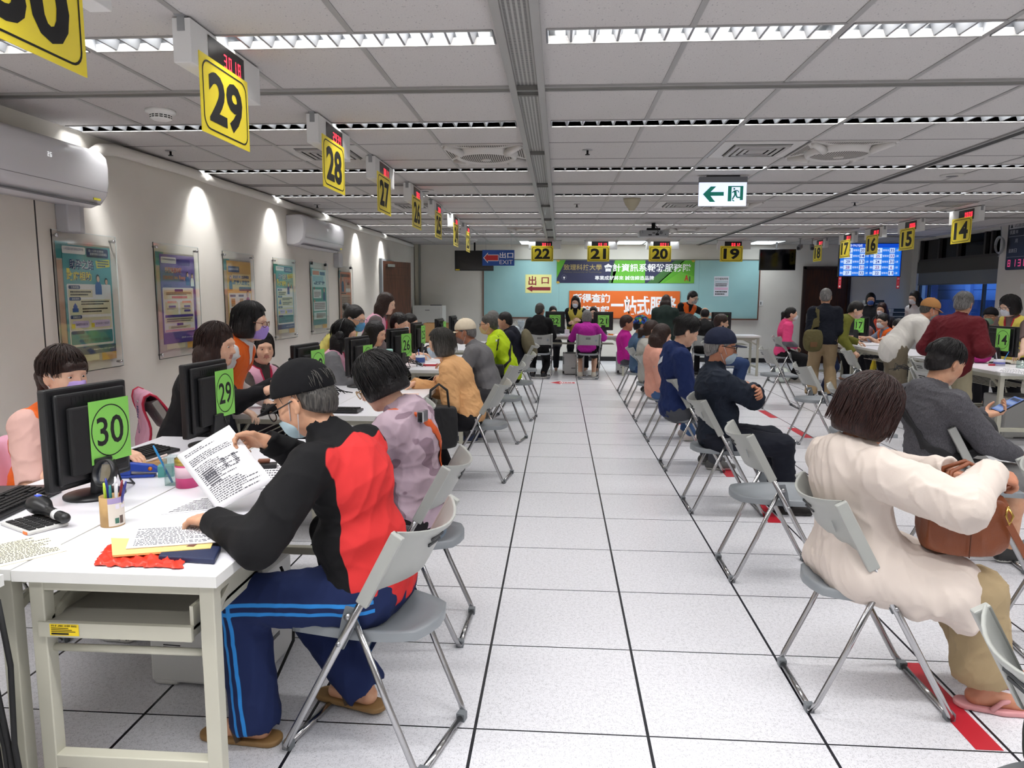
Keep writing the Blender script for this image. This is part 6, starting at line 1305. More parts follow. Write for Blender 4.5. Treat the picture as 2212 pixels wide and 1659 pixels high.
p5, k5 = person('woman with high ponytail, glasses and blue mask leaning over in a yellow vest', -2.164, 6.35, 2, dict(H=1.58, ts=0.899, res=0.008, f=True, pose='stand', lean=42, hunch=14, neck=-30, head=(-22, 14, 0), top=dict(col='d8d070', name='shirt'), vest=dict(col='e0d677', trim='c9bd58', hem=0.2), legs=dict(col='2a2c34'), shoes='6a6a6a', hair=('bun', 'black', 0.09), mask='5f9fd0', glasses='8a8a90', skin='b', handL=hand((0.55, 0.1, 0.80), (1, 0, 0), (0, 0, -1)), handR=hand((0.55, -0.15, 0.80), (1, 0, 0), (0, 0, -1))))
p6, k6 = person('clerk with long dark hair and a headset, pink vest over grey sleeves, beside monitor 27', -2.019, 5.98, 4, dict(strands=160, H=1.58, ts=1.119, res=0.007, f=True, lean=14, hunch=8, head=(-6, 10, 0), top=dict(col='77777a', name='shirt'), vest=dict(PKV), legs=dict(col='24242a'), hair=('long', 'black', 0.26), skin='b', handL=hand((0.38, 0.10, 0.82), (1, 0, 0), (0, 0, -1)), handR=hand((0.38, -0.10, 0.82), (1, 0, 0), (0, 0, -1))))
hsb = thing('headset', 'black headset microphone on the long haired clerk beside monitor 27', 'headset', p6.location, p6.rotation_euler.z); hb = MB(); HW = lambda a, b, c: k6.HC+k6.R @ V((a, b, c))
hb.tube([HW(-0.02, 0.1*math.cos(a), 0.02+0.125*math.sin(a)) for a in [math.pi*i/14 for i in range(15)]], 0.006, BLACK, 6); hb.build('headband', hsb)
for sg in (1, -1): MB().lathe([(0.03, -0.012), (0.034, 0), (0.03, 0.012), (0.0001, 0.014)], BLACK, 14, mw=Matrix.Translation(HW(-0.01, sg*0.098, 0.01)) @ (k6.R.to_4x4() @ Matrix.Rotation(math.pi/2, 4, 'X'))).build('ear_pad', hsb)
MB().tube([HW(0.0, -0.105, 0.0), HW(0.06, -0.095, -0.045), HW(0.115, -0.045, -0.058)], 0.0035, BLACK, 6).ball(HW(0.118, -0.04, -0.058), 0.010, BLACK, 8).build('microphone', hsb)
person('clerk with very long dark hair and white sleeves under a pink vest, by monitor 26', -1.884, 6.62, -4, dict(H=1.58, ts=1.057, res=0.008, f=True, lean=10, hunch=8, head=(-4, 14, 0), top=dict(col='dcdcdc', name='shirt', sleeve=0.45), vest=dict(PKV), legs=dict(col='24242a'), hair=('long', 'black', 0.30), skin='b', handL=hand((0.30, 0.10, 0.82), (1, 0, 0), (0, 0, -1)), handR=hand((0.30, -0.10, 0.82), (1, 0, 0), (0, 0, -1))))
person('woman with shoulder length hair and a pink vest standing before the brown door', -2.100, 7.75, 4, dict(H=1.58, ts=0.975, res=0.008, f=True, pose='stand', lean=16, hunch=10, head=(-6, 14, 0), top=dict(col='6a5f60', name='shirt'), vest=dict(PKV, hem=0.2), legs=dict(col='24242a'), shoes='5a5a5a', hair=('long', 'brown', 0.22), skin='d', handL=hand((0.36, 0.12, 0.88), (1, 0, -0.3), (0, 0, -1)), handR=hand((0.36, -0.12, 0.88), (1, 0, -0.3), (0, 0, -1))))
person('young man in an orange vest and pale mask seated beside monitor 25', -1.962, 7.95, -4, dict(H=1.67, ts=1.054, res=0.008, lean=10, hunch=10, head=(-8, 12, 0), top=dict(col='141416', name='shirt', sleeve=0.5), vest=dict(ORV), legs=dict(col='24242a'), hair=('short', 'black'), vol=0.006, mask='c6d8e8', skin='b', handL=hand((0.36, 0.10, 0.82), (1, 0, 0), (0, 0, -1)), handR=hand((0.36, -0.10, 0.82), (1, 0, 0), (0, 0, -1))))
person('clerk in a pink vest half hidden behind the young man in orange', -1.981, 8.75, 0, dict(H=1.67, ts=0.978, res=0.009, lean=8, hunch=8, head=(-4, 10, 0), top=dict(col='2a2a30', name='shirt'), vest=dict(PKV), legs=dict(col='24242a'), hair=('short', 'black'), skin='b', handL=hand((0.34, 0.10, 0.82), (1, 0, 0), (0, 0, -1)), handR=hand((0.34, -0.10, 0.82), (1, 0, 0), (0, 0, -1))))
# left side, visitors
def jm_attr(k):
    """black jacket with red back and side panels: red behind a seam that runs down from the shoulders"""
    def f(P):
        u = (P-np.array(k.C))@np.array(k.Rt); x, y, z = u[:, 0], u[:, 1], u[:, 2]
        d_arm = np.min([Shape.dist(('c', np.array(k.S[n]+(k.E[n]-k.S[n])*0.12), np.array(k.E[n]), 0.082, 0.075), P) for n in 'LR'], 0)
        seam = x+0.028+0.018*np.sin(z*11+0.6)
        front = np.maximum(0.085-x, z+0.27)
        neck = 0.004-(np.linalg.norm(P-np.array(k.N+k.nd*0.035), axis=1)-0.085)
        return np.maximum(np.maximum(np.minimum(seam, front), -(d_arm-0.004)), neck)
    return {'m': f}
def tj_attr(k):
    """two light stripes down the outer side of each leg"""
    def f(P):
        best = np.full(len(P), 1.0)
        for n, sg in (('L', 1), ('R', -1)):
            for a, b in ((k.hip[n], k.kn[n]), (k.kn[n], k.an[n])):
                a_, b_ = np.array(a), np.array(b); ax_ = b_-a_; L = np.linalg.norm(ax_); ax_ /= L; w = P-a_; t = w@ax_
                lat = np.array([0, sg, 0.0]); lat = lat-ax_*(lat@ax_); lat /= np.linalg.norm(lat); fw = np.cross(ax_, lat)
                r = w-np.outer(t, ax_); rad = np.linalg.norm(r, axis=1); side = r@lat; off = r@fw
                dd = np.abs(np.abs(off)-0.0145)-0.0062
                ok = (side > 0.02) & (t > -0.08) & (t < L+0.04) & (rad < 0.16); dd = np.where(ok, dd, 1.0); 
                best = np.minimum(best, dd)
        return best
    return {'m': f}
c1, kc1 = person('man in a black cap and black and red jacket reading papers at the nearest desk', -0.62, 2.27, 167, dict(strands=90, vol=-0.006, H=1.67, ts=1.069, res=0.0045, lean=12.8, hunch=16, neck=8, pz=0.545, belly=0.018, head=(4, 24, 0), skin='a', sw=1.06,
    top=dict(mat=cloth('black_red_jacket', '121214', 'cf3434', bump=0.15), attr=jm_attr, t=0.024, amp=0.011, wl=0.16, hem=0.13, collar=0.06, bag=1.25), legs=dict(mat=cloth('navy_track_trousers', '1c2850', '2f86d2', bump=0.1), attr=tj_attr, t=0.024, amp=0.009, wl=0.13, flare=1.35),
    hair=('short', 'salt'), cap=dict(col='0f0f12', brim=0.085, badge=True), mask='b4cdd6', mask_dz=-0.028, glasses='0c0c0e', gz=-0.01, gx=0.012, shoes=None, handR=hand((0.46, -0.10, 0.97), (0.98, 0.05, 0.12), (0.1, 0.85, -0.5), [0.75, 0.85, 0.95, 1.05], (-0.1, -0.75, -0.65)), handL=hand((0.39, 0.29, 0.805), (0.97, -0.22, -0.06), (0.1, 0, -1), [0.45, 0.5, 0.55, 0.6], (-0.35, 0.75, -0.55)), footL=dict(pos=(0.36, 0.17, 0.085)), footR=dict(pos=(0.10, -0.10, 0.10), toe=-5)))
def camo(k):
    def f(P):
        r = np.random.RandomState(4); o = np.zeros(len(P))
        Q = P*np.array([1, 1, 1.25])
        for i in range(7): w = r.randn(3)*24; o += np.sin(Q@w+1.7*np.sin(Q@(r.randn(3)*13)+i))
        return (1.5-o)*0.012
    return {'m': f}
c2, kc2 = person('woman in a lilac camouflage jacket with an orange bag strap, bending over the desk', -0.62, 3.06, 170, dict(strands=420, H=1.58, ts=1.059, res=0.0055, f=True, lean=5.5, hunch=14, neck=10, head=(2, 32, 0), skin='b', top=dict(mat=cloth('lilac_camouflage', 'b8a2ae', '8d7683', rough=0.55, bump=0.08), attr=camo, t=0.028, amp=0.012, wl=0.11, hem=0.17, hood=1, bag=1.3), legs=dict(col='1f1d20'), shoes='3a3a3a', hair=('page', 'black'), vol=0.014, glasses='caa878', handL=hand((0.42, 0.12, 0.80), (1, 0, 0), (0, 0, -1)), handR=hand((0.42, -0.1, 0.82), (1, 0, 0), (0, 0, -1))))
def quilt():
    t = NT('cloth_quilted_orange'); p = t.obj(); x = t.xyz(p); c = lin('e2ae78')
    a = t.math('SINE', t.math('MULTIPLY', t.math('ADD', x[1], x[2]), 48)); b = t.math('SINE', t.math('MULTIPLY', t.math('SUBTRACT', x[1], x[2]), 48))
    h = t.math('MULTIPLY', t.math('POWER', t.math('ABSOLUTE', a), 0.4), t.math('POWER', t.math('ABSOLUTE', b), 0.4)); t.set(c, 0.7, 0, 0.3); t.bump(h, 0.22, 0.01); return t.m
c3, kc3 = person('woman in an orange quilted jacket and pale mask, arm stretched on the desk', -0.72, 5.68, 176, dict(strands=220, H=1.58, ts=1.051, res=0.0065, f=True, lean=18.2, hunch=14, head=(6, 10, 0), skin='b', top=dict(mat=quilt(), col='e0a468', t=0.026, amp=0.010, wl=0.10, hem=0.075, bag=1.3), legs=dict(col='1b1b1f'), shoes='30363f', sole='e06a30', hair=('bob', 'salt'), mask='c2d6e6', handR=hand((0.42, 0.12, 0.79), (0.95, 0.3, -0.05), (0, 0, -1), 0.25), handL=hand((0.20, 0.10, 0.84), (0.5, -0.8, 0), (0.3, 0, -0.9), 0.5), footL=dict(pos=(0.25, 0.1, 0.085)), footR=dict(pos=(0.22, -0.1, 0.085))))
c4, kc4 = person('old man in a cream cap, grey shirt and mask, leaning on the desk', -0.68, 7.15, 172, dict(H=1.67, ts=1.054, res=0.007, lean=20.2, hunch=14, neck=4, px=0.0, belly=0.015, head=(8, 14, 0), skin='c', top=dict(col='6f6e70', t=0.022, amp=0.009, hem=0.14, name='shirt', bag=1.2), legs=dict(col='3a393c'), shoes='2b3550', hair=('short', 'grey'), cap=dict(col='e0d3bb', brim=0.08, tip=0.12), mask='8c7a78', mask_dz=-0.02, handL=hand((0.42, 0.10, 0.80), (1, 0, 0), (0, 0, -1)), handR=hand((0.42, -0.06, 0.80), (1, 0.3, 0), (0, 0, -1)), footL=dict(pos=(0.2, 0.1, 0.085)), footR=dict(pos=(0.18, -0.1, 0.085))))
c5, kc5 = person('man in a neon yellow jacket with tan mask and glasses', -0.58, 8.5, 172, dict(H=1.67, ts=1.081, res=0.008, lean=21.5, hunch=12, head=(4, 6, 0), skin='a', top=dict(col='b7d41c', t=0.026, amp=0.010, hem=0.17, hood=1, rough=0.6, bag=1.25), legs=dict(col='1b1b1f'), shoes='2a2a30', hair=('short', 'salt'), mask='c9b184', glasses='2a2a2a', handL=hand((0.40, 0.10, 0.80), (1, 0, 0), (0, 0, -1)), handR=hand((0.40, -0.08, 0.80), (1, 0, 0), (0, 0, -1))))
c6, kc6 = person('man in a dark jacket wearing an olive backpack, behind the neon yellow jacket', -0.58, 9.95, 172, dict(H=1.67, ts=0.992, res=0.009, lean=12.0, hunch=12, head=(6, 10, 0), skin='a', top=dict(col='1a1c28', t=0.026, hem=0.16, hood=1), legs=dict(col='1b1b1f'), shoes='2a2a30', hair=('short', 'black'), handL=hand((0.40, 0.10, 0.80), (1, 0, 0), (0, 0, -1)), handR=hand((0.40, -0.08, 0.80), (1, 0, 0), (0, 0, -1))))
person('grey haired person mostly hidden beyond the man with the olive backpack', -0.888, 11.2, 170, dict(H=1.67, ts=0.958, res=0.01, lean=10, hunch=12, head=(6, 10, 0), skin='a', top=dict(col='5a5a60', t=0.02), legs=dict(col='1b1b1f'), shoes='2a2a30', hair=('short', 'grey')))
# back desks
person('grey haired man in black seated at desk 22 with his back turned', -0.365, 12.88, 86, dict(H=1.67, ts=1.145, res=0.01, lean=8, hunch=8, head=(-20, 6, 0), skin='a', top=dict(col='161618', t=0.026, hem=0.14, hood=1), legs=dict(col='141417'), shoes='2a2a2e', hair=('short', 'salt'), mask='e0e4ea', footL=dict(pos=(-0.05, 0.1, 0.085)), footR=dict(pos=(-0.02, -0.1, 0.085)), handL=hand((0.34, 0.12, 0.80), (1, 0, 0), (0, 0, -1)), handR=hand((0.34, -0.12, 0.80), (1, 0, 0), (0, 0, -1))))
person('dark haired clerk with glasses peering over monitor 22', -0.111, 14.35, 262, dict(H=1.58, ts=1.070, res=0.01, f=True, lean=8, head=(20, 8, 0), skin='d', top=dict(col='2a2a30', t=0.018), legs=dict(col='24242a'), hair=('pony', 'black'), glasses='55555a', handL=hand((0.3, 0.1, 0.8)), handR=hand((0.3, -0.1, 0.8))))
person('woman with very long black hair and yellow vest standing between desks 22 and 21', 0.345, 14.45, 262, dict(H=1.58, ts=0.860, res=0.009, f=True, pose='stand', lean=14, hunch=8, head=(0, 16, 0), skin='d', top=dict(col='1c1c20', t=0.018), vest=dict(YLV, trim=None, hem=0.22), legs=dict(col='1d1d22'), shoes='333333', hair=('long', 'black', 0.34), mask='dfe6f0', handL=hand((0.22, 0.1, 0.98), (0.5, -0.6, 0.2)), handR=hand((0.26, -0.1, 0.93), (0.5, 0.6, 0.1))))
person('dark haired clerk peering over monitor 21', 0.697, 14.35, 262, dict(H=1.58, ts=1.063, res=0.01, f=True, lean=8, head=(0, 10, 0), skin='d', top=dict(col='2a2a30', t=0.018), legs=dict(col='24242a'), hair=('pony', 'black'), glasses='55555a', handL=hand((0.3, 0.1, 0.8)), handR=hand((0.3, -0.1, 0.8))))
b5, kb5 = person('woman with grey bobbed hair and magenta jacket seated at desk 21', 0.498, 12.86, 88, dict(H=1.58, ts=0.982, res=0.01, f=True, lean=8, hunch=10, head=(0, 12, 0), skin='b', top=dict(col='b02a98', t=0.028, hem=0.14), legs=dict(col='17171a', kind='shorts'), shoes='d9d2c4', hair=('bob', 'grey'), handL=hand((0.36, 0.14, 0.80), (1, 0, 0), (0, 0, -1)), handR=hand((0.36, -0.2, 0.80), (1, 0, 0), (0, 0, -1)), footL=dict(pos=(0.1, 0.1, 0.085)), footR=dict(pos=(0.1, -0.14, 0.085))))
person('long haired woman in a dark green hooded coat standing at desk 20', 1.880, 12.85, 80, dict(H=1.58, ts=0.937, res=0.01, f=True, pose='stand', lean=14, hunch=10, head=(-8, 20, 0), skin='b', top=dict(col='22302c', t=0.036, hem=0.26, hood=1), legs=dict(col='1b1b1f'), shoes='333333', hair=('long', 'brown', 0.16), handL=hand((0.34, 0.15, 0.85), (1, 0, 0), (0, 0, -1)), handR=hand((0.34, -0.15, 0.85), (1, 0, 0), (0, 0, -1))))
person('man in glasses and an orange vest standing and pointing across desk 19', 2.448, 14.5, 290, dict(H=1.67, ts=0.970, res=0.009, pose='stand', lean=22, hunch=10, side=10, head=(28, 18, 0), skin='d', top=dict(col='141416', name='shirt', sleeve=0.48), vest=dict(ORV, hem=0.2), legs=dict(col='1b1b1f'), shoes='333333', hair=('short', 'black'), vol=0.006, glasses='333338', mask='a9a3a0', handL=hand((0.42, 0.34, 1.15), (0.6, 0.8, -0.2), (0, 0, -1), [0.0, 1.2, 1.3, 1.3]), handR=hand((0.36, -0.1, 0.86), (1, 0, -0.2), (0, 0, -1))))
person('balding man in black seated at desk 19', 2.633, 13.1, 80, dict(H=1.67, ts=1.069, res=0.01, lean=16, hunch=12, head=(0, 20, 0), skin='a', top=dict(col='141416', t=0.024, hem=0.14), legs=dict(col='17171a'), shoes='2a2a2e', hair=('bald', 'black'), handL=hand((0.36, 0.12, 0.80), (1, 0, 0), (0, 0, -1)), handR=hand((0.36, -0.12, 0.80), (1, 0, 0), (0, 0, -1))))
# waiting row beside the aisle
person('short haired woman in a magenta jacket, farthest in the waiting row', 1.031, 10.96, 2, dict(H=1.58, ts=0.860, neck=-6, res=0.009, f=True, lean=-7, hunch=8, head=(-6, 4, 0), skin='c', top=dict(col='b01c86', t=0.028, hem=0.14, bag=1.2), legs=dict(col='4a4a50'), shoes='4a4a4a', hair=('short', 'red'), vol=0.008))
def capm():
    t = NT('patterned_cap'); p = t.obj(); v = t.n('TexVoronoi'); t.put(v.inputs['Vector'], p); v.inputs['Scale'].default_value = 34; r = t.n('ValToRGB'); t.t.links.new(v.outputs['Color'], r.inputs[0]); e = r.color_ramp.elements; e[0].color = lin('16204e'); e[1].color = lin('c8402c')
    for x_, c_ in ((0.3, '2a56b8'), (0.5, '2c7a4a'), (0.62, '1b1f3a'), (0.8, 'd8b04a')): q_ = e.new(x_); q_.color = lin(c_)
    r.color_ramp.interpolation = 'CONSTANT'; t.set(r.outputs[0], 0.9); return t.m
person('person in a denim jacket and a blue patterned cap in the waiting row', 1.108, 9.76, 4, dict(H=1.67, ts=0.860, neck=-6, res=0.009, lean=-7, hunch=8, head=(-4, 8, 0), skin='c', top=dict(col='4a627f', t=0.026, hem=0.14), legs=dict(col='2f466c'), shoes='4a4a4a', hair=('short', 'black'), cap=dict(mat=capm(), col='16204e', brim=0)))
person('woman with a low ponytail and pale grey hoodie in the waiting row', 1.093, 8.6, 8, dict(H=1.58, ts=0.902, neck=-6, res=0.008, f=True, lean=-7, hunch=8, head=(-4, 12, 0), skin='b', top=dict(col='a9a8a2', t=0.028, hem=0.14, hood=1), legs=dict(col='3c4a64'), shoes='c9c9c9', hair=('pony', 'brown', 0.22, -0.02), mask='5f9a8a'))
r6, kr6 = person('woman with long brown hair and a salmon hoodie in the waiting row', 1.039, 7.44, 4, dict(H=1.58, ts=0.924, neck=-6, res=0.0075, f=True, lean=-7, hunch=8, head=(-2, 18, 0), skin='b', top=dict(col='d49a88', t=0.030, hem=0.14, hood=1, bag=1.2), legs=dict(col='44608a'), shoes='cfc5c0', hair=('long', 'brown', 0.24), mask='e4e8ee'))
r5, kr5 = person('young man in a navy hoodie looking down, in the waiting row', 1.024, 6.22, 6, dict(strands=200, H=1.67, ts=1.100, res=0.007, lean=-4, hunch=12, neck=-2, head=(-6, 26, 0), skin='b', top=dict(col='1b2a56', t=0.030, hem=0.14, hood=1, bag=1.25, amp=0.012), legs=dict(col='4a4c52'), shoes='5a5a5a', hair=('short', 'black'), vol=0.012, handL=hand((0.24, 0.08, 0.68), (1, 0, 0.3), (0, -0.5, -0.8), 0.6), handR=hand((0.24, -0.08, 0.68), (1, 0, 0.3), (0, 0.5, -0.8), 0.6)))
r4, kr4 = person('old man in a navy cap and navy jacket with folded arms, in the waiting row', 1.126, 5.02, 0, dict(H=1.67, ts=0.986, res=0.006, lean=-8, hunch=8, neck=-6, belly=0.015, head=(-6, 8, 0), skin='c', top=dict(col='1d2430', t=0.028, hem=0.15, bag=1.3, amp=0.013, collar=0.06), legs=dict(col='191c26', t=0.022, amp=0.009), shoes='1e1c1b', sole='3a3836', hair=('short', 'grey'), cap=dict(col='1c2236', brim=0.075, tip=0.05), mask='b8ccd8', mask_dz=-0.02, glasses='1a1a1a', handL=hand((0.22, -0.12, 0.86), (0.1, -1, 0), (-0.8, 0, -0.3), 0.5, (0.2, 1, -0.4)), handR=hand((0.26, 0.12, 0.84), (0.1, 1, 0), (-0.8, 0, -0.3), 0.5, (0.2, -1, -0.4)), footL=dict(pos=(0.44, 0.12, 0.085)), footR=dict(pos=(0.46, -0.12, 0.085))))
r3, kr3 = person('woman with dark bobbed hair and a beige hooded coat, brown handbag on her lap', 1.13, 2.66, -4, dict(strands=520, H=1.58, ts=0.903, res=0.0048, f=True, lean=-9, hunch=10, neck=-8, pz=0.545, twist=16, head=(14, 24, 0), skin='c', top=dict(col='d3c7bd', t=0.034, hem=0.17, hood=1.0, thigh=0.72, drape=[(V((0.0, -0.15, 0.50)), V((0.26, -0.17, 0.45)), 0.07, 0.06), (V((0.26, -0.16, 0.46)), V((0.33, -0.15, 0.36)), 0.07, 0.05), (V((-0.03, -0.12, 0.50)), V((-0.10, 0.10, 0.50)), 0.07, 0.07), (V((0.1, -0.16, 0.48)), V((0.14, -0.18, 0.41)), 0.06, 0.04)], bag=1.3, amp=0.012, wl=0.13), legs=dict(col='a08d6c', t=0.034, len=0.78, flare=1.65, amp=0.010, wl=0.09), shoes=None, hair=('bob', 'red'), vol=0.012, handL=hand((0.27, -0.05, 0.885), (0.9, -0.4, -0.2), (0, 0, -1), 0.7, (-0.3, 0.9, -0.3)), handR=hand((0.38, -0.13, 0.905), (1, 0.1, -0.3), (0, 0.4, -0.8), 0.8, (-0.25, -0.8, -0.5)), footL=dict(pos=(0.56, 0.12, 0.085)), footR=dict(pos=(0.45, -0.06, 0.085))))
# farther right
r10, kr10 = person('man in a grey hoodie with a black sling bag, looking at a phone', 2.138, 4.12, 14, dict(strands=260, H=1.67, ts=0.985, res=0.006, lean=-10, hunch=14, neck=2, head=(2, 24, 0), skin='a', top=dict(col='5c5b60', heather=0.45, t=0.024, hem=0.15, hood=1, bag=1.15, amp=0.008), legs=dict(col='7e7d7c', kind='shorts', t=0.03), shoes='3a3a3a', hair=('short', 'black'), handL=hand((0.27, -0.05, 0.84), (0.9, -0.2, 0.25), (-0.3, 0, 0.9), [0.5, 0.6, 0.7, 0.7]), handR=hand((0.36, -0.17, 0.64), (1, 0, -0.2), (0, 0, -1), 0.5), footL=dict(pos=(0.42, 0.12, 0.085)), footR=dict(pos=(0.42, -0.14, 0.085))))
person('seated person in a dark padded jacket, half hidden behind the navy cap', 2.368, 10.95, 0, dict(H=1.67, ts=0.860, res=0.009, lean=0, hunch=12, head=(-4, 8, 0), skin='b', top=dict(col='1c2232', t=0.034, hem=0.14), legs=dict(col='2c3f66'), shoes='4a4a4a', hair=('short', 'brown'), vol=0.01, glasses='303035'))
person('woman with a ponytail in a pink and grey jacket seated near the far door', 3.872, 12.6, -8, dict(H=1.58, ts=1.137, res=0.009, f=True, lean=6, hunch=8, head=(-6, 4, 0), skin='b', top=dict(mat=cloth('pink_grey_jacket', 'e0497f', '6c6a70'), attr=lambda k: {'m': lambda P: np.maximum(np.abs(P[:, 2]-k.W.z+0.02)-0.05, -0.02+P[:, 0]*0)}, col='e0497f', t=0.028, hem=0.14, hood=1, bag=1.2), legs=dict(col='17171a'), shoes='8a8580', hair=('pony', 'black', 0.14, 0.02), mask='e0e6ee', footL=dict(pos=(0.2, 0.1, 0.085)), footR=dict(pos=(0.2, -0.1, 0.085))))
sm_, ksm = person('grey haired man in a dark navy jumper and khaki trousers standing with an olive bag', 3.893, 10.75, 76, dict(H=1.67, ts=0.933, res=0.0075, pose='stand', lean=2, hunch=8, belly=0.012, head=(-8, 10, 0), skin='a', top=dict(col='131722', t=0.026, hem=0.10, amp=0.008, bag=1.25), legs=dict(col='9a8567', t=0.026, amp=0.009, wl=0.13, flare=1.4), shoes='232a3c', hair=('short', 'grey'), handL=hand((0.20, 0.16, 0.98), (0.8, -0.5, 0.1)), handR=hand((0.22, -0.16, 0.98), (0.8, 0.5, 0.1)), footL=dict(pos=(0, 0.13, 0.085)), footR=dict(pos=(0, -0.14, 0.085))))
ol, kol = person('woman in an olive cardigan and pink mask bending to the right desks', 4.012, 10.95, -18, dict(H=1.58, ts=0.965, res=0.008, f=True, pose='stand', lean=40, hunch=14, neck=-10, head=(-4, 26, 0), skin='b', top=dict(col='6b6c2c', t=0.028, hem=0.22, bag=1.2), legs=dict(col='1f2a4a'), shoes='4a4a4a', hair=('short', 'black'), vol=0.012, mask='cfaaa6', handL=hand((0.42, 0.12, 0.82), (1, 0, -0.3), (0, 0, -1)), handR=hand((0.34, -0.24, 0.70), (0.8, -0.2, -0.5), (0, 0.5, -0.8), 0.7)))
person('woman with a black bob and blue mask standing behind the right desks', 5.890, 14.0, 250, dict(H=1.58, ts=1.012, res=0.009, f=True, pose='stand', lean=6, head=(0, 8, 0), skin='b', top=dict(col='2e3034', t=0.022), legs=dict(col='24242a'), shoes='333333', hair=('bob', 'black'), mask='4f6fb4', glasses='2a2a2e'))
person('woman with red-brown hair, white mask and red lapels behind the right desks', 5.907, 13.3, 205, dict(H=1.58, ts=0.919, res=0.009, f=True, pose='stand', pz=0.72, lean=12, head=(20, 10, 0), skin='b', top=dict(col='2b2b30', t=0.02), vest=dict(col='d8482a', trim='a83020'), legs=dict(col='24242a'), shoes='333333', hair=('long', 'red', 0.16), mask='e6e8ee', footL=dict(pos=(0.1, 0.1, 0.085)), footR=dict(pos=(0.1, -0.1, 0.085))))
person('clerk in glasses, white mask and orange vest seated behind monitor 17', 5.504, 12.2, 186, dict(H=1.67, ts=0.877, res=0.008, lean=12, hunch=10, head=(14, 6, 0), skin='b', top=dict(col='7d8aa0', name='shirt', sleeve=0.48), vest=dict(ORV), legs=dict(col='24242a'), hair=('short', 'black'), vol=0.008, mask='e2e6ee', glasses='3a3a3e', handL=hand((0.42, 0.10, 0.82), (1, 0, 0), (0, 0, -1)), handR=hand((0.42, -0.10, 0.82), (1, 0, 0), (0, 0, -1))))
person('second clerk in an orange vest bowed down left of monitor 17', 5.50, 12.95, 190, dict(H=1.67, ts=1.0, res=0.009, lean=22, hunch=12, head=(0, 30, 0), skin='b', top=dict(col='8a6a70', name='shirt', sleeve=0.48), vest=dict(ORV), legs=dict(col='24242a'), hair=('short', 'black'), handL=hand((0.42, 0.10, 0.82), (1, 0, 0), (0, 0, -1)), handR=hand((0.42, -0.10, 0.82), (1, 0, 0), (0, 0, -1))))
person('black haired person with white cuffs bowed over the desk right of monitor 17', 5.601, 11.6, 178, dict(H=1.58, ts=0.919, res=0.008, f=True, lean=20, hunch=14, head=(0, 30, 0), skin='b', top=dict(col='d9d9d9', t=0.024), legs=dict(col='24242a'), hair=('bob', 'black'), handL=hand((0.42, 0.10, 0.82), (1, 0, 0), (0, 0, -1)), handR=hand((0.42, -0.10, 0.82), (1, 0, 0), (0, 0, -1))))
person('woman with straight black hair and white mask standing by the window corner', 6.290, 12.9, 200, dict(H=1.58, ts=1.104, res=0.009, f=True, pose='stand', lean=10, hunch=8, head=(8, 12, 0), skin='d', top=dict(col='c9c9cc', t=0.022), legs=dict(col='24242a'), shoes='333333', hair=('long', 'black', 0.22), mask='e6e8ee'))
wj, kwj = person('man in a white jacket and tan cap leaning with one hand on the desk', 4.047, 8.85, -6, dict(H=1.67, ts=0.902, res=0.007, pose='stand', lean=38, hunch=12, neck=4, belly=0.015, head=(-2, 20, 0), skin='c', top=dict(col='d2cfc8', t=0.030, hem=0.20, bag=1.3, amp=0.009, wl=0.17, rough=0.6), legs=dict(col='6f6656', t=0.028, flare=1.3, amp=0.009), shoes='4a4640', hair=('bald', 'salt'), cap=dict(col='a8794a', brim=0.05, tip=0.35), mask='7a8a8c', mask_dz=-0.02, glasses='2a2a2e', handL=hand((0.56, 0.14, 0.80), (1, 0, -0.1), (0, 0, -1), 0.2), handR=hand((0.46, -0.22, 0.80), (1, -0.1, -0.1), (0, 0, -1), 0.2), footL=dict(pos=(-0.1, 0.13, 0.085)), footR=dict(pos=(-0.12, -0.12, 0.085))))
mr, kmr = person('man with cropped grey hair in a maroon jacket standing with his back turned', 4.015, 7.55, 40, dict(strands=120, H=1.67, ts=0.862, res=0.007, pose='stand', lean=16, hunch=12, belly=0.01, head=(6, 16, 0), skin='a', sw=1.06, top=dict(col='5e1820', t=0.032, hem=0.24, bag=1.35, amp=0.010, collar=0.05), legs=dict(col='a39a80', t=0.022), shoes='5a5148', hair=('short', 'grey'), handL=hand((0.28, 0.26, 0.92), (0.8, -0.6, 0.0)), handR=hand((0.24, -0.26, 0.95), (0.8, 0.6, 0.0))))
person('dark haired clerk with an orange collar bowed behind the maroon jacket', 5.800, 9.85, 196, dict(H=1.67, ts=0.961, res=0.008, lean=22, hunch=12, head=(-30, 16, 0), skin='a', top=dict(col='1c2238', name='shirt'), vest=dict(ORV), legs=dict(col='24242a'), hair=('short', 'black'), handL=hand((0.42, 0.10, 0.82), (1, 0, 0), (0, 0, -1)), handR=hand((0.42, -0.10, 0.82), (1, 0, 0), (0, 0, -1))))
person('man in a black flat cap and green mask behind the right desk', 6.095, 10.45, 215, dict(H=1.67, ts=1.138, res=0.008, lean=4, head=(10, 4, 0), skin='a', top=dict(col='a9c0d8', name='shirt', t=0.018), legs=dict(col='24242a'), hair=('short', 'black'), cap=dict(col='16161a', brim=0.03, tip=0.1), mask='8fb49c'))
yv, kyv = person('woman with a hair clip, white mask and lettered yellow vest standing behind monitor 14', 5.507, 8.95, 205, dict(strands=160, H=1.58, ts=0.944, res=0.007, f=True, pose='stand', pz=0.84, lean=12, hunch=10, head=(-14, 16, 0), skin='d', top=dict(col='6a5a58', name='shirt', sleeve=0.46), vest=dict(YLV, hem=0.22), legs=dict(col='24242a'), shoes='333333', hair=('bob', 'black'), vol=0.01, mask='e4e8f0', glasses='8a7a7a', handR=hand((0.34, -0.1, 0.80), (1, 0, -0.3), (0, 0, -1)), handL=hand((0.40, 0.34, 0.84), (1, 0, -0.3), (0, 0, -1))))
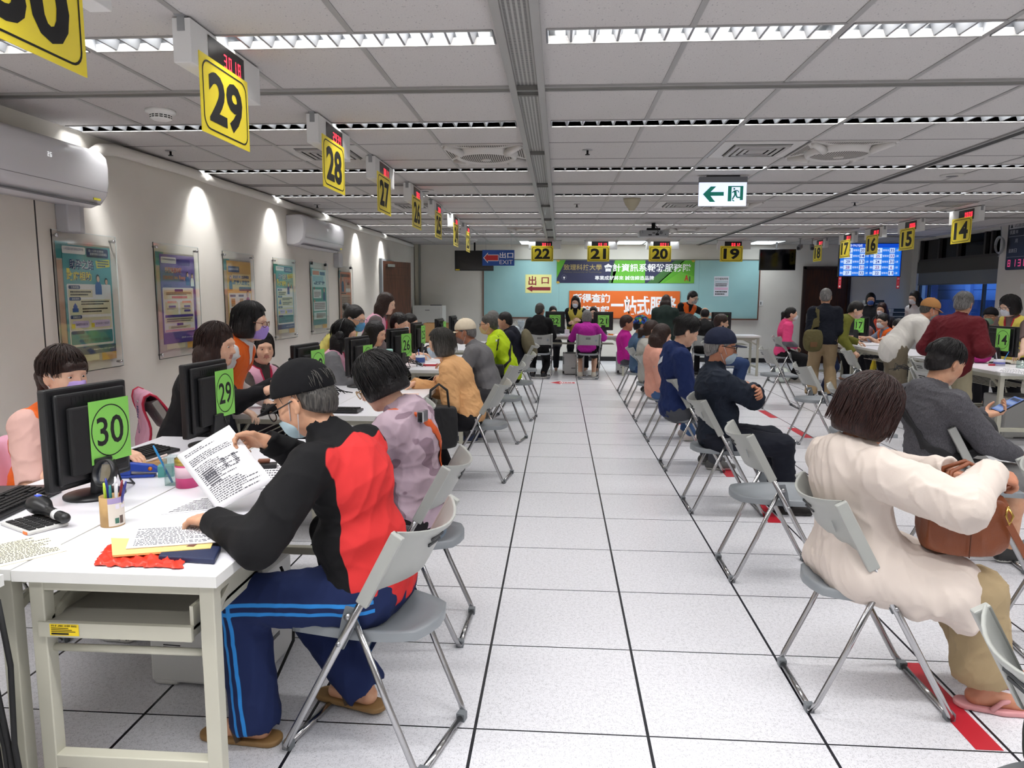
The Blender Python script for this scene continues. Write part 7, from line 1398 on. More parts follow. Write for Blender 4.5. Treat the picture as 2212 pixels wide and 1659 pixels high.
rg, krg = person('person in a dark green coat at the bottom right edge, only a sleeve in view', 1.17, 1.44, -2, dict(H=1.67, ts=1.0, res=0.008, lean=2, hunch=10, skin='a', top=dict(col='1c2620', t=0.036, hem=0.17, bag=1.5), legs=dict(col='1b1b1f'), shoes='2a2a2a', hair=('short', 'black'), handL=hand((0.30, 0.14, 0.78), (1, -0.3, 0)), handR=hand((0.30, -0.14, 0.78), (1, 0.3, 0))))
# ---------------------------------------------------------------- bags, straps and things held
def strip_on(par, target, pts, w, mat, name='strap', off=0.006, n=40, up=None):
    """a flat strap laid along pts and pressed onto the garment"""
    P = [V(p) for p in pts]; L = [0]
    for a, b in zip(P, P[1:]): L.append(L[-1]+(b-a).length)
    def ev(t):
        d = t*L[-1]
        for i in range(len(P)-1):
            if d <= L[i+1] or i == len(P)-2: u = (d-L[i])/max(L[i+1]-L[i], 1e-6); return P[i].lerp(P[i+1], u)
    Q = [ev(i/n) for i in range(n+1)]; c = sum(Q, V())/len(Q); rows = []
    for i, q in enumerate(Q):
        t = (Q[min(i+1, n)]-Q[max(i-1, 0)]).normalized(); nn = V(up) if up else V((q.x-c.x, q.y-c.y, 0)).normalized(); s_ = t.cross(nn).normalized()
        rows.append([q-s_*w/2, q-s_*w/6, q+s_*w/6, q+s_*w/2])
    o = MB().grid(rows, mat).build(name, par)
    md = o.modifiers.new('wrap', 'SHRINKWRAP'); md.target = target; md.offset = off; md.wrap_method = 'NEAREST_SURFACEPOINT'
    md = o.modifiers.new('thick', 'SOLIDIFY'); md.thickness = 0.004; return o
def child(o, nm):
    for c in bpy.data.objects:
        if c.parent == o and c.name.startswith(nm): return c
def bag_thing(nm, label, who, cat='bag'): return thing(nm, label, cat, who.location, who.rotation_euler.z)
ORST = M('strap_orange', 'd2571e', 0.5); BLKST = M('strap_black', '17171a', 0.7); OLV = cloth('olive_canvas', '5d5638', rough=0.9)
def T(k, h, x, y): return k.P.lerp(k.N, h)+k.Rt @ V((x, y, 0))
k = kc2; b = bag_thing('shoulder_bag', 'orange shoulder bag strap across the lilac camouflage jacket', c2)
strip_on(b, child(c2, 'jacket'), [T(k, 0.62, 0.17, 0.02), T(k, 0.9, 0.12, 0.1), T(k, 1.04, 0.0, 0.12), T(k, 0.94, -0.13, 0.07), T(k, 0.7, -0.19, -0.04), T(k, 0.4, -0.18, -0.13), T(k, 0.15, -0.06, -0.23)], 0.045, ORST)
MB().box((0.06, -0.245, 0.60), (0.2, 0.05, 0.16), ORST).build('bag_body', b, bevel=0.015)
bk = MB(); q = T(k, 0.97, -0.135, 0.085); bk.box(q, (0.03, 0.06, 0.05), CHROME); bk.build('buckle', b, bevel=0.004)
k = kc5; b = bag_thing('sling_bag', 'black sling bag strap across the neon yellow jacket', c5)
strip_on(b, child(c5, 'jacket'), [T(k, 0.5, 0.2, -0.05), T(k, 0.9, 0.1, -0.14), T(k, 1.02, 0.0, -0.12), T(k, 0.75, -0.18, 0.0), T(k, 0.35, -0.14, 0.17), T(k, 0.2, 0.05, 0.22)], 0.035, BLKST, up=None)
MB().box((0.12, 0.21, 0.62), (0.18, 0.06, 0.13), BLKST).build('bag_body', b, bevel=0.02)
st = M('reflective_stripe', 'cfd2d2', 0.3); strip_on(c5, child(c5, 'jacket'), [T(k, 0.98, -0.05, 0.13), k.S['L']+V((-0.05, 0.06, 0.03)), k.S['L'].lerp(k.E['L'], 0.35)+V((-0.07, 0.03, 0))], 0.02, st, 'reflective_stripe', 0.004, 20, up=(-0.6, 0.5, 0.6))
strip_on(c5, child(c5, 'jacket'), [T(k, 0.98, -0.08, 0.13), k.S['L']+V((-0.08, 0.06, 0.02)), k.S['L'].lerp(k.E['L'], 0.35)+V((-0.1, 0.03, -0.01))], 0.022, BLKST, 'dark_stripe', 0.004, 20, up=(-0.6, 0.5, 0.6))
k = kc6; b = bag_thing('backpack', 'olive and grey backpack on the man in the dark jacket', c6); S = Shape(); S.ell(T(k, 0.55, -0.22, 0), (0.09, 0.15, 0.21), k.Rt, 0.03); S.ell(T(k, 0.3, -0.27, 0), (0.06, 0.12, 0.1), k.Rt, 0.03); S.warp(0.008, 0.09, 3)
link_mesh('backpack_body', S.mesh('backpack', 0.009, [cloth('backpack_olive', '6f6852')]), b)
for sg in (1, -1): strip_on(b, child(c6, 'jacket'), [T(k, 0.92, -0.13, sg*0.09), T(k, 1.02, 0.0, sg*0.1), T(k, 0.8, 0.14, sg*0.12), T(k, 0.4, 0.14, sg*0.15)], 0.04, BLKST, up=None)
k = r10 and kr10; b = bag_thing('sling_bag', 'black sling bag worn across the grey hoodie', r10)
strip_on(b, child(r10, 'jacket'), [T(k, 0.75, 0.18, 0.04), T(k, 1.0, 0.05, 0.12), T(k, 0.98, -0.10, 0.12), T(k, 0.72, -0.20, 0.02), T(k, 0.40, -0.17, -0.10), T(k, 0.22, -0.02, -0.21), T(k, 0.2, 0.12, -0.2)], 0.05, BLKST)
S = Shape(); S.ell(V((0.20, -0.10, 0.74)), (0.07, 0.11, 0.12), None, 0.02); S.warp(0.005, 0.08, 2); link_mesh('bag_body', S.mesh('bag', 0.008, [BLKST]), b)
k = ksm; b = bag_thing('messenger_bag', 'olive canvas messenger bag hanging at the hip of the man in khaki trousers', sm_)
S = Shape(); S.keep(V((0, 0, 0)), Matrix.Identity(3), (9, 9, 9)); S.p = []; R_ = Matrix.Rotation(math.radians(20), 3, 'Z')
S.ell(V((-0.17, 0.16, 0.86)), (0.09, 0.16, 0.19), R_, 0.02); S.ell(V((-0.21, 0.16, 0.80)), (0.08, 0.13, 0.13), R_, 0.03); S.keep(V((-0.17, 0.16, 0.85)), R_, (0.085, 0.145, 0.165), 0.03); S.warp(0.006, 0.09, 6)
link_mesh('bag_body', S.mesh('bag', 0.008, [OLV]), b); MB().box(V((-0.262, 0.155, 0.80)), (0.006, 0.10, 0.07), M('bag_patch', '6b4a2c', 0.7), R_).build('bag_patch', b)
strip_on(b, child(sm_, 'jacket'), [V((-0.2, 0.16, 1.0)), T(k, 0.5, -0.2, 0.13), T(k, 0.95, -0.13, 0.12), T(k, 1.02, 0.02, 0.12), T(k, 0.6, 0.18, 0.1)], 0.04, OLV, up=None)
def box_bag(nm, label, c, size, mat, hand_z, rz=0, cat='bag', hand_w=0.5):
    t = thing(nm, label, cat, c, rz); w, d, h = size; S = Shape(); I3 = Matrix.Identity(3)
    S.ell((0, 0, h/2), (w*0.62, d*0.8, h*0.62), I3, 0.02); S.keep((0, 0, h/2), I3, (w/2-0.01, d/2-0.004, h/2-0.006), 0.02); S.warp(0.004, 0.1, len(label)); link_mesh('bag_body', S.mesh('bag', 0.006, [mat]), t)
    for s_ in (-1, 1): MB().tube([(-w*hand_w/2, s_*d*0.3, h-0.02), (-w*hand_w/2.4, s_*d*0.2, h+hand_z*0.7), (0, s_*d*0.1, h+hand_z), (w*hand_w/2.4, s_*d*0.2, h+hand_z*0.7), (w*hand_w/2, s_*d*0.3, h-0.02)], 0.008, mat, 8).build('handle', t)
    return t
box_bag('tote_bag', 'black cloth tote bag hanging beside the orange quilted jacket', (-0.90, 5.28, 0.33), (0.30, 0.14, 0.34), BLKST, 0.16, 0.2)
LEA = M('tan_leather', '7a3f1e', 0.45, bump=0.12, bscale=140)
hb_ = box_bag('handbag', 'brown leather handbag on the lap of the beige coat', (1.43, 2.53, 0.605), (0.29, 0.15, 0.23), LEA, 0.10, -0.1)
cl_ = MB().tube([(0.10, -0.085, 0.20), (0.115, -0.095, 0.17), (0.105, -0.095, 0.14), (0.095, -0.09, 0.17), (0.10, -0.085, 0.20)], 0.004, M('brass', 'c9a65a', 0.25, 1), 8); cl_.build('clasp', hb_); MB().bar((0.105, -0.095, 0.14), (0.17, -0.09, 0.03), 0.022, 0.004, LEA, (0, 1, 0)).build('tassel_strap', hb_)
MB().bx(-0.003, 0.0, -0.0795, -0.0765, 0.01, 0.22, M('leather_seam', '56290f', 0.6)).build('seam', hb_)
# phone in the hand of the man in the grey hoodie
d = kr10.hd['L'][0]; pm = Matrix.Translation(r10.location) @ Matrix.Rotation(r10.rotation_euler.z, 4, 'Z'); ph = thing('mobile_phone', 'mobile phone with a lit blue screen held by the man in the grey hoodie', 'phone', pm @ (kr10.Wr['L']+d*0.10+V((0, 0, 0.022)))); ph.rotation_euler = (math.radians(8), math.radians(-28), r10.rotation_euler.z-0.15)
MB().box((0.03, 0, 0), (0.155, 0.075, 0.009), BLACK).build('case', ph, bevel=0.004)
sc = MB(); f = Flat((-0.044, -0.035, 0.0052), RX, RY, sc); f.rect(0, 0, 0.148, 0.07, emit('phone_screen', '6f8fd8', 0.7), 0)
for i in range(4): f.rect(0.01+i*0.034, 0.006, 0.034+i*0.034, 0.064, emit('phone_tile', '43506f', 0.6) if i % 2 else emit('phone_tile2', '9fb6e6', 0.7), 1)
sc.build('screen', ph)
# sandals of the beige coat
PKS = M('slipper_pink', 'c98d8f', 0.55)
for nm, dsc in (('R', 'near'), ('L', 'far')):
    a = kr3.an[nm]; tt = kr3.toe[nm]; S = Shape(); b0 = V((a.x, a.y, 0)); S.cone(b0+tt*-0.05+V((0, 0, 0.012)), b0+tt*0.06+V((0, 0, 0.012)), 0.040, 0.046, 0.02); S.cone(b0+tt*0.06+V((0, 0, 0.012)), b0+tt*0.16+V((0, 0, 0.012)), 0.046, 0.038, 0.02); S.keep(b0+tt*0.05+V((0, 0, 0.011)), Matrix.Identity(3), (0.3, 0.3, 0.010), 0.004)
    o = link_mesh('sandal', S.mesh('sandal', 0.005, [PKS]), r3); side = V((-tt.y, tt.x, 0)).normalized(); q0 = b0+tt*0.115+V((0, 0, 0.045))
    MB().tube([b0+tt*0.02+side*0.045+V((0, 0, 0.018)), b0+tt*0.055+side*0.038+V((0, 0, 0.05)), q0, b0+tt*0.055-side*0.038+V((0, 0, 0.05)), b0+tt*0.02-side*0.045+V((0, 0, 0.018))], 0.009, PKS, 8).tube([q0, b0+tt*0.135+V((0, 0, 0.02))], 0.006, PKS, 6).build('sandal_strap', o)
TAN = M('sandal_tan', '8a6a40', 0.6)
for nm in 'LR':
    a = kc1.an[nm]; tt = kc1.toe[nm]; S = Shape(); z0 = a.z-0.085; b0 = V((a.x, a.y, z0)); S.cone(b0+tt*-0.05+V((0, 0, 0.012)), b0+tt*0.16+V((0, 0, 0.012)), 0.042, 0.042, 0.02); S.keep(b0+tt*0.05+V((0, 0, 0.011)), Matrix.Identity(3), (0.3, 0.3, 0.010), 0.004); o = link_mesh('sandal', S.mesh('sandal', 0.005, [TAN]), c1)
    side = V((-tt.y, tt.x, 0)).normalized(); MB().tube([b0+tt*0.04+side*0.045+V((0, 0, 0.018)), b0+tt*0.07+side*0.03+V((0, 0, 0.06)), b0+tt*0.07-side*0.03+V((0, 0, 0.06)), b0+tt*0.04-side*0.045+V((0, 0, 0.018))], 0.010, M('sandal_band', '4a3826', 0.6), 8).build('sandal_strap', o)
# emblem and lettering on clothes
def letters(body, par, target, o, u, v, h, m, col=True):
    mb = MB(); n = len(body)
    f = Flat(o, u, v, mb)
    for i, c in enumerate(body): f.text(c, 0, -i*h*1.15-h, h, -i*h*1.15, m, 0, 0.02)
    x = mb.build('lettering', par); md = x.modifiers.new('wrap', 'SHRINKWRAP'); md.target = target; md.offset = 0.004; return x
NV = hexm('2a2f6e'); v5 = child(p5, 'vest'); k = k5
letters('納稅服務', v5, v5, T(k, 0.95, -0.20, -0.06), -k.lat, k.d1, 0.085, NV)
vv = child(yv, 'vest'); k = kyv; letters('納稅服', vv, vv, T(k, 0.60, 0.22, 0.16), -k.lat*-1, k.d1, 0.06, NV)
k = kr5; j5 = child(r5, 'jacket'); mb = MB(); f = Flat(T(k, 0.72, -0.22, 0.06), -k.lat, k.d1, mb); WHT = hexm('dfe3ea')
f.poly([(0, 0.0), (0.05, 0.02), (0.07, 0.10), (0.04, 0.05)], WHT); f.poly([(0.05, 0.03), (0.13, 0.06), (0.16, 0.12), (0.10, 0.09)], WHT); x = mb.build('back_print', j5); md = x.modifiers.new('wrap', 'SHRINKWRAP'); md.target = j5; md.offset = 0.004
# vests hung over chair backs
def hung_vest(cx, cy, deg, label, s='心'):
    t = thing('vest', label, 'vest', (cx, cy, 0), math.radians(deg), 'pink vests hung on chairs'); rows = []
    for i in range(23):
        u = i/22; 
        if u < 0.45: q = V((-0.245-0.01*math.sin(u*20), 0, 0.42+u/0.45*0.41))
        elif u < 0.55: a = (u-0.45)/0.1*math.pi; q = V((-0.2125-0.03*math.cos(a), 0, 0.83+0.02*math.sin(a)))
        else: q = V((-0.18+0.16*(u-0.55)/0.45, 0, 0.83-(u-0.55)/0.45*0.30))
        rows.append([q+V((0.012*math.sin(j*1.3+i*0.5), (-1+2*j/14)*(0.235-0.02*math.sin(u*3)), -0.012*abs(math.sin(j*0.9)))) for j in range(15)])
    PK = M('vest_pink', 'dfa3bb', 0.6); RD = M('vest_trim_red', 'b82040', 0.6); MB().grid(rows, PK).build('cloth', t, solid=0.004)
    for e in (0, -1): MB().tube([r[e] for r in rows], 0.008, RD, 6).build('trim', t)
    f = Flat((-0.262, 0.02, 0.56), (0, -1, 0), RZ)
    for i, c in enumerate(s): f.text(c, -0.05, 0.1-i*0.1, 0.04, 0.19-i*0.1, NV, 0, 0.02)
    f.mb.build('lettering', t); return t
hung_vest(-2.62, 4.72, 40, 'pink vest with red edging hung on the chair between monitors 30 and 29', '愛心'); hung_vest(-2.36, 2.98, -4, 'pink vest on the chair at the left edge, behind the clerk with the purple mask', '服務')
# ---------------------------------------------------------------- things on the nearest desk
DZ = 0.7505
def D(px, py, z=DZ): return at(px, py, Z=z)
def sheet(name, label, corners, mat, printing=0, th=0.0012, z=DZ, seed=1, cat='paper', cols=1):
    """flat sheet(s) lying on a desk; corners in photo order, printed lines follow its own edges"""
    P = [D(*c, z) for c in corners]; c = sum(P, V())/4; t = thing(name, label, cat, c); mb = MB(); Q = [p-c for p in P]
    mb.add([q for q in Q]+[q+V((0, 0, th)) for q in Q], [(0, 1, 2, 3), (7, 6, 5, 4), (0, 4, 5, 1), (1, 5, 6, 2), (2, 6, 7, 3), (3, 7, 4, 0)], mat); mb.build('sheet', t)
    if printing:
        r = random.Random(seed); pm_ = MB(); up = V((0, 0, th+0.0004)); L = printing
        def pt(u, v): return (Q[0]*(1-u)+Q[1]*u)*(1-v)+(Q[3]*(1-u)+Q[2]*u)*v+up
        for i in range(L):
            v0 = 0.07+0.86*i/L; v1 = v0+0.45/L; u = 0.07+(0.1 if r.random() < 0.2 else 0); end = 0.93-r.random()*0.35*(r.random() < 0.4)
            while u < end:
                w = r.uniform(0.01, 0.05); pm_.add([pt(u, v0), pt(min(u+w, end), v0), pt(min(u+w, end), v1), pt(u, v1)], [(0, 1, 2, 3)], INKG); u += w+r.uniform(0.006, 0.02)
        pm_.build('printing', t)
    return t
INKG = M('print_grey', '55555c', 0.8)
sheet('paper_form', 'cream printed form at the left edge of the nearest desk', [(-40, 1182), (105, 1152), (145, 1190), (-30, 1232)], M('paper_cream', 'ece5c4', 0.8), 14, seed=3)
rbg = thing('plastic_bag', 'crumpled red plastic bag under the envelope on the nearest desk', 'bag', D(300, 1212)); rows = []; r = random.Random(5); o0 = D(300, 1212)
ca, cb2, cc_, cd_ = D(202, 1224)-o0, D(392, 1230)-o0, D(420, 1180)-o0, D(232, 1180)-o0
for i in range(17):
    row = []
    for j in range(25):
        u, v = j/24, i/16; p = (ca*(1-u)+cb2*u)*(1-v)+(cd_*(1-u)+cc_*u)*v; e = min(u, 1-u, v, 1-v); p = p+V((r.uniform(-0.006, 0.006), r.uniform(-0.005, 0.005), 0.002+(0.017 if e > 0.01 else 0.004)*abs(math.sin(u*19+v*7))*(0.4+0.6*r.random()))); row.append(p)
    rows.append(row)
RB = NT('red_plastic_film'); RB.set(lin('e8402e'), 0.22, 0, 0.5); RB.b.inputs['Transmission Weight'].default_value = 0.15; MB().grid(rows, RB.m).build('film', rbg)
sheet('envelope', 'yellow paper envelope on the red plastic bag', [(243, 1204), (455, 1188), (462, 1172), (240, 1166)], M('envelope_yellow', 'e6c77f', 0.75), 0, 0.006, DZ+0.012, cat='envelope')
sheet('printed_papers', 'stack of printed papers on the yellow envelope, under the hand in black', [(272, 1186), (470, 1172), (462, 1132), (288, 1142)], PAPER, 13, 0.003, DZ+0.0195, 4)
pc = thing('phone_case', 'navy blue phone case lying at the corner of the nearest desk', 'phone case', (D(410, 1200)+V((0, 0, 0)))); Q = [D(*c)-pc.location for c in ((342, 1212), (464, 1220), (478, 1190), (360, 1186))]; mb = MB(); NVY = M('case_navy', '1d2748', 0.5, bump=0.05, bscale=200)
mb.add(Q+[q+V((0, 0, 0.016)) for q in Q], [(3, 2, 1, 0), (4, 5, 6, 7), (0, 1, 5, 4), (1, 2, 6, 5), (2, 3, 7, 6), (3, 0, 4, 7)], NVY); mb.build('cover', pc, bevel=0.004)
m_ = (Q[2]+Q[3])/2; MB().box(m_+V((0, -0.008, 0.013)), (0.025, 0.03, 0.012), M('case_clasp', '6b3f2a', 0.5)).build('clasp', pc, bevel=0.003)
def cup(name, label, px, py, r, h, mat, pens=(), band=None, cat='pen cup', z=DZ, sq=False):
    p = D(px, py, z); t = thing(name, label, cat, p); mb = MB()
    if sq:
        for a, b in ((-r, 0), (r, 0)): mb.bx(a-0.001, a+0.001, -r, r, 0, h, mat); mb.bx(-r, r, a-0.001, a+0.001, 0, h, mat)
        mb.bx(-r, r, -r, r, 0, 0.002, mat)
    else: mb.lathe([(r, 0), (r, h), (r-0.003, h), (r-0.003, 0.004), (0.0001, 0.004)], mat, 26)
    mb.build('cup_body', t)
    if band: MB().lathe([(r+0.0006, h*band[1]), (r+0.0006, h*band[2])], band[0], 26).build('band', t)
    for i, (col, ang, tilt, L) in enumerate(pens):
        a = math.radians(ang); dv_ = V((math.cos(a)*tilt, math.sin(a)*tilt, 1)).normalized(); b0 = V((math.cos(a)*r*0.35, math.sin(a)*r*0.35, 0.008))
        tag(MB().tube([b0, b0+dv_*L*0.85, b0+dv_*L], [0.0045, 0.0045, 0.003], hexm(col, 0.35), 8).build('pen', loc=p), f'{PN.get(col, "plain")} pen standing in the {label[:46].rsplit(" ", 1)[0] if len(label) > 46 else label}', 'pen', 'pens in cups')
    return t
PN = {'1f2f8a': 'dark blue', 'b6d640': 'lime', 'e8e8ec': 'white', '2a7a7a': 'teal', '7a1f2a': 'dark red', 'd8d8dc': 'pale grey', '2a2f7a': 'navy', '2f8fd0': 'bright blue', 'e0e0e4': 'white', '3a5fc0': 'blue', '303034': 'black'}
pcup = cup('pen_cup', 'cardboard pen cup covered in printed paper beside monitor 30', 244, 1133, 0.036, 0.098, M('cup_card', 'b4925f', 0.7), (('1f2f8a', 150, 0.10, 0.145), ('b6d640', 210, 0.04, 0.135), ('e8e8ec', 60, 0.03, 0.15), ('2a7a7a', 300, 0.06, 0.13), ('7a1f2a', 30, 0.16, 0.14), ('e0e0e4', 330, 0.22, 0.14), ('2a2f7a', 0, 0.3, 0.145)))
wr = MB(); f_ = [(0.0366*math.cos(math.radians(a)), 0.0366*math.sin(math.radians(a))) for a in range(-75, 100, 8)]
wr.grid([[V((x, y, z)) for x, y in f_] for z in (0.004, 0.078)], hexm('e6ddd0', 0.7)).grid([[V((x, y, z)) for x, y in f_] for z in (0.078, 0.097)], hexm('a696c0', 0.7)); wr.build('paper_wrap', pcup)
wr = MB()
for a0, a1, z0, z1, c in ((-40, -18, 0.06, 0.075, 'efe8f4'), (-10, 20, 0.06, 0.07, 'efe8f4'), (-45, -25, 0.012, 0.03, '3c6a58'), (-22, 0, 0.01, 0.036, '5a4a40')): wr.grid([[V((0.0369*math.cos(math.radians(a)), 0.0369*math.sin(math.radians(a)), z)) for a in range(a0, a1+1, 4)] for z in (z0, z1)], hexm(c, 0.7))
wr.build('wrap_print', pcup)
p = D(228, 1105); mg = thing('magnifier', 'round desk magnifier with black rim standing behind the pen cup', 'magnifier', (p.x-0.02, p.y+0.04, DZ)); Rm = Matrix.Translation((0, 0, 0.128)) @ Matrix.Rotation(math.radians(72), 4, 'X') @ Matrix.Rotation(math.radians(-18), 4, 'Y')
MB().lathe([(0.042, -0.012), (0.049, -0.012), (0.049, 0.012), (0.042, 0.012), (0.042, -0.012)], BLACK, 36, mw=Rm).build('rim', mg); MB().lathe([(0.0001, 0.001), (0.042, 0.001)], glassy('lens', (0.85, 0.88, 0.95, 1), 0.12), 30, mw=Rm).build('lens', mg); MB().tube([Rm @ V((0, -0.045, 0)), (0, 0, 0.0)], 0.006, BLACK, 8).build('handle', mg)
MB().box(Rm @ V((0.0, 0.0, -0.006)), (0.05, 0.003, 0.06), hexm('b9a06a', 0.6), Rm.to_3x3() @ Matrix.Rotation(math.radians(90), 3, 'X')).build('card_behind_lens', mg)
p = D(95, 1122); sn = thing('barcode_scanner', 'black handheld barcode scanner with a blue light, resting on a calculator', 'scanner', (p.x, p.y, DZ+0.012), math.radians(60)); S = Shape(); S.cone((0, -0.15, 0.02), (0, -0.03, 0.026), 0.017, 0.016, 0.02); S.ell((0, 0.03, 0.034), (0.036, 0.055, 0.032), None, 0.03); link_mesh('body', S.mesh('scanner', 0.004, [BLACK]), sn)
MB().box((0.0, 0.03, 0.066), (0.014, 0.02, 0.003), emit('scanner_blue', '4a6cff', 1.2)).build('light', sn); MB().box((0.018, 0.05, 0.058), (0.02, 0.03, 0.006), hexm('e4e4e4'), Matrix.Rotation(0.5, 3, 'Y')).build('label_sticker', sn); MB().lathe([(0.0175, -0.012), (0.0175, 0.012)], hexm('e4e4e4'), 16, mw=Matrix.Translation((0, -0.10, 0.0225)) @ Matrix.Rotation(math.pi/2-0.05, 4, 'X')).build('handle_sticker', sn)
p = D(75, 1135); cal = thing('calculator', 'dark keyed calculator under the barcode scanner', 'calculator', (p.x, p.y, DZ), math.radians(-28)); MB().bx(-0.095, 0.095, -0.06, 0.06, 0, 0.010, hexm('c9c9c6', 0.5)).build('case', cal, bevel=0.003); kb = MB()
for i in range(6):
    for j in range(4): kb.bx(-0.08+i*0.027, -0.058+i*0.027, -0.05+j*0.026, -0.03+j*0.026, 0.010, 0.014, BLACKM)
kb.build('keys', cal); MB().bx(0.06, 0.085, -0.062, -0.058, 0.001, 0.009, hexm('e0742a')).build('sticker', cal)
p = D(20, 1072); pad = thing('tablet', 'dark tablet lying at the left edge behind the keyboard', 'tablet', (p.x-0.02, p.y+0.03, DZ), math.radians(10)); MB().bx(-0.12, 0.12, -0.09, 0.09, 0, 0.010, BLACK).build('case', pad, bevel=0.004); MB().bx(-0.11, 0.11, -0.08, 0.08, 0.010, 0.0106, M('slate', '3a3a3c', 0.3)).build('screen', pad)
p = D(303, 1030); stp = thing('stapler', 'blue stapler on the nearest desk', 'stapler', (p.x, p.y, DZ), math.radians(14)); SB = M('stapler_blue', '2547a8', 0.35); MB().bx(-0.075, 0.06, -0.02, 0.02, 0, 0.012, SB).bx(-0.08, -0.03, -0.018, 0.018, 0.012, 0.03, SB).build('base', stp, bevel=0.004)
MB().prism([(-0.07, 0.03), (0.075, 0.018), (0.078, 0.034), (0.05, 0.05), (-0.03, 0.062), (-0.07, 0.055)], (0, -0.016, 0), RX, RZ, (0, 0.032, 0), SB).build('arm', stp, bevel=0.005); MB().bx(-0.05, 0.07, -0.012, 0.012, 0.017, 0.028, STEEL).build('magazine', stp); MB().lathe([(0.009, 0), (0.0001, 0.001)], hexm('d07a28'), 12, mw=Matrix.Translation((0.045, -0.0165, 0.036)) @ Matrix.Rotation(math.pi/2, 4, 'X')).build('dot', stp)
p = D(335, 1012); tag(MB().bx(-0.045, 0.045, -0.03, 0.03, 0, 0.035, CB).tube([(-0.03, -0.02, 0.036), (0.05, 0.01, 0.055)], 0.006, hexm('d8c8c0'), 8).build('small_box', loc=(p.x, p.y, DZ), rz=0.4), 'small brown box of stamps behind the blue stapler', 'box')
p = D(352, 1030); tag(MB().bx(-0.03, 0.03, -0.025, 0.025, 0, 0.045, hexm('4f9a94', 0.4)).build('eraser_box', loc=(p.x+0.005, p.y+0.02, DZ), rz=0.4), 'small teal box between the stapler and the clear holder', 'box')
cup('clear_holder', 'clear plastic holder beside the pink tin', 378, 1046, 0.026, 0.115, glassy('clear_plastic', (0.88, 0.93, 0.92, 1), 0.08), (('2f8fd0', 200, 0.4, 0.165),), cat='holder', sq=True)
tin = cup('pink_tin', 'pink and gold tin behind the held paper', 405, 1050, 0.042, 0.115, M('tin_pink', 'd0417e', 0.35), (), (M('tin_pale', 'e9c8d4', 0.35), 0.35, 0.72), cat='tin'); MB().lathe([(0.0425, 0.09), (0.0425, 0.115)], M('tin_gold', 'b89a4a', 0.35, 0.5), 26).build('gold_rim', tin)
sheet('loose_papers', 'loose printed papers under the held sheet on the nearest desk', [(348, 1112), (470, 1100), (520, 1070), (430, 1075)], PAPER, 8, 0.002, DZ, 9); sheet('paper_pile', 'pile of white papers beyond the held sheet, at the elbow in black', [(470, 1060), (640, 1055), (640, 1000), (520, 1005)], PAPER, 9, 0.004, DZ, 10)
p = D(575, 1012); tag(MB().box((0, 0, 0.012), (0.09, 0.05, 0.022), BLACK).box((-0.01, 0.02, 0.03), (0.05, 0.03, 0.015), hexm('7a4a34')).build('wallet', loc=(p.x, p.y, DZ), rz=0.3, bevel=0.004), 'small black wallet on the desk beyond the held sheet', 'wallet')
# the sheet the man holds up
hs = thing('held_paper', 'printed sheet held up by the man in the black cap', 'paper', (0, 0, 0)); C4 = [at(495, 918, Y=2.50), at(591, 1040, Y=2.34), at(470, 1103, Y=2.30), at(381, 985, Y=2.46)]
rows = []; n = 10; mid = V((0.12, -0.1, 0)).normalized()
def hp(u, v): return (C4[0]*(1-u)+C4[1]*u)*(1-v)+(C4[3]*(1-u)+C4[2]*u)*v+V((0.0, -0.02, 0.01))*math.sin(math.pi*u)*math.sin(math.pi*min(1, v*1.1))
for i in range(n+1): rows.append([hp(j/n, i/n) for j in range(n+1)])
MB().grid(rows, PAPER).build('sheet', hs, solid=0.0006)
pm_ = MB(); r = random.Random(2); nn = (C4[1]-C4[0]).cross(C4[3]-C4[0]).normalized(); nn = nn if nn.dot(V((0, 0, EYE))-C4[0]) > 0 else -nn
for i in range(30):
    u0 = 0.07+0.86*i/30; u1 = u0+0.013
    if i in (2, 3, 8, 20): continue
    v = 0.10; end = 0.92-r.random()*0.5
    while v < end:
        w = r.uniform(0.008, 0.05); pm_.add([hp(a, b)+nn*0.0012 for a, b in ((u0, 1-v), (u0, 1-min(v+w, end)), (u1, 1-min(v+w, end)), (u1, 1-v))], [(0, 1, 2, 3)], INKG); v += w+r.uniform(0.005, 0.02)
for (a0, a1, b0, b1) in ((0.44, 0.68, 0.62, 0.84), (0.40, 0.56, 0.2, 0.44)):
    for q in range(7): pm_.add([hp(a, b)+nn*0.0012 for a, b in ((a0+(a1-a0)*q/7, b0), (a0+(a1-a0)*q/7, b1), (a0+(a1-a0)*(q+0.6)/7, b1), (a0+(a1-a0)*(q+0.6)/7, b0))], [(0, 1, 2, 3)], INKG)
pm_.build('printing', hs); o = at(540, 1030, Y=2.4)
for c_ in list(bpy.data.objects):
    if c_.parent == hs: c_.location = -o
hs.location = o
# bundle of black cables by the left edge and the clerk's shoe
cbm = MB(); r = random.Random(8); p = at(20, 1260, Y=1.72)
for i in range(9): 
    x = p.x-0.02-0.02*i; cbm.tube([(x, 1.70, 0.70), (x-0.02*r.random(), 1.70+0.03*r.random(), 0.5), (x+0.02*r.random(), 1.71, 0.28), (x+0.03, 1.70, 0.1), (x+0.05, 1.6, 0.012)], 0.008, BLACKM, 6)
tag(cbm.build('cable_bundle'), 'bundle of black cables hanging at the left edge under the desk', 'cable')
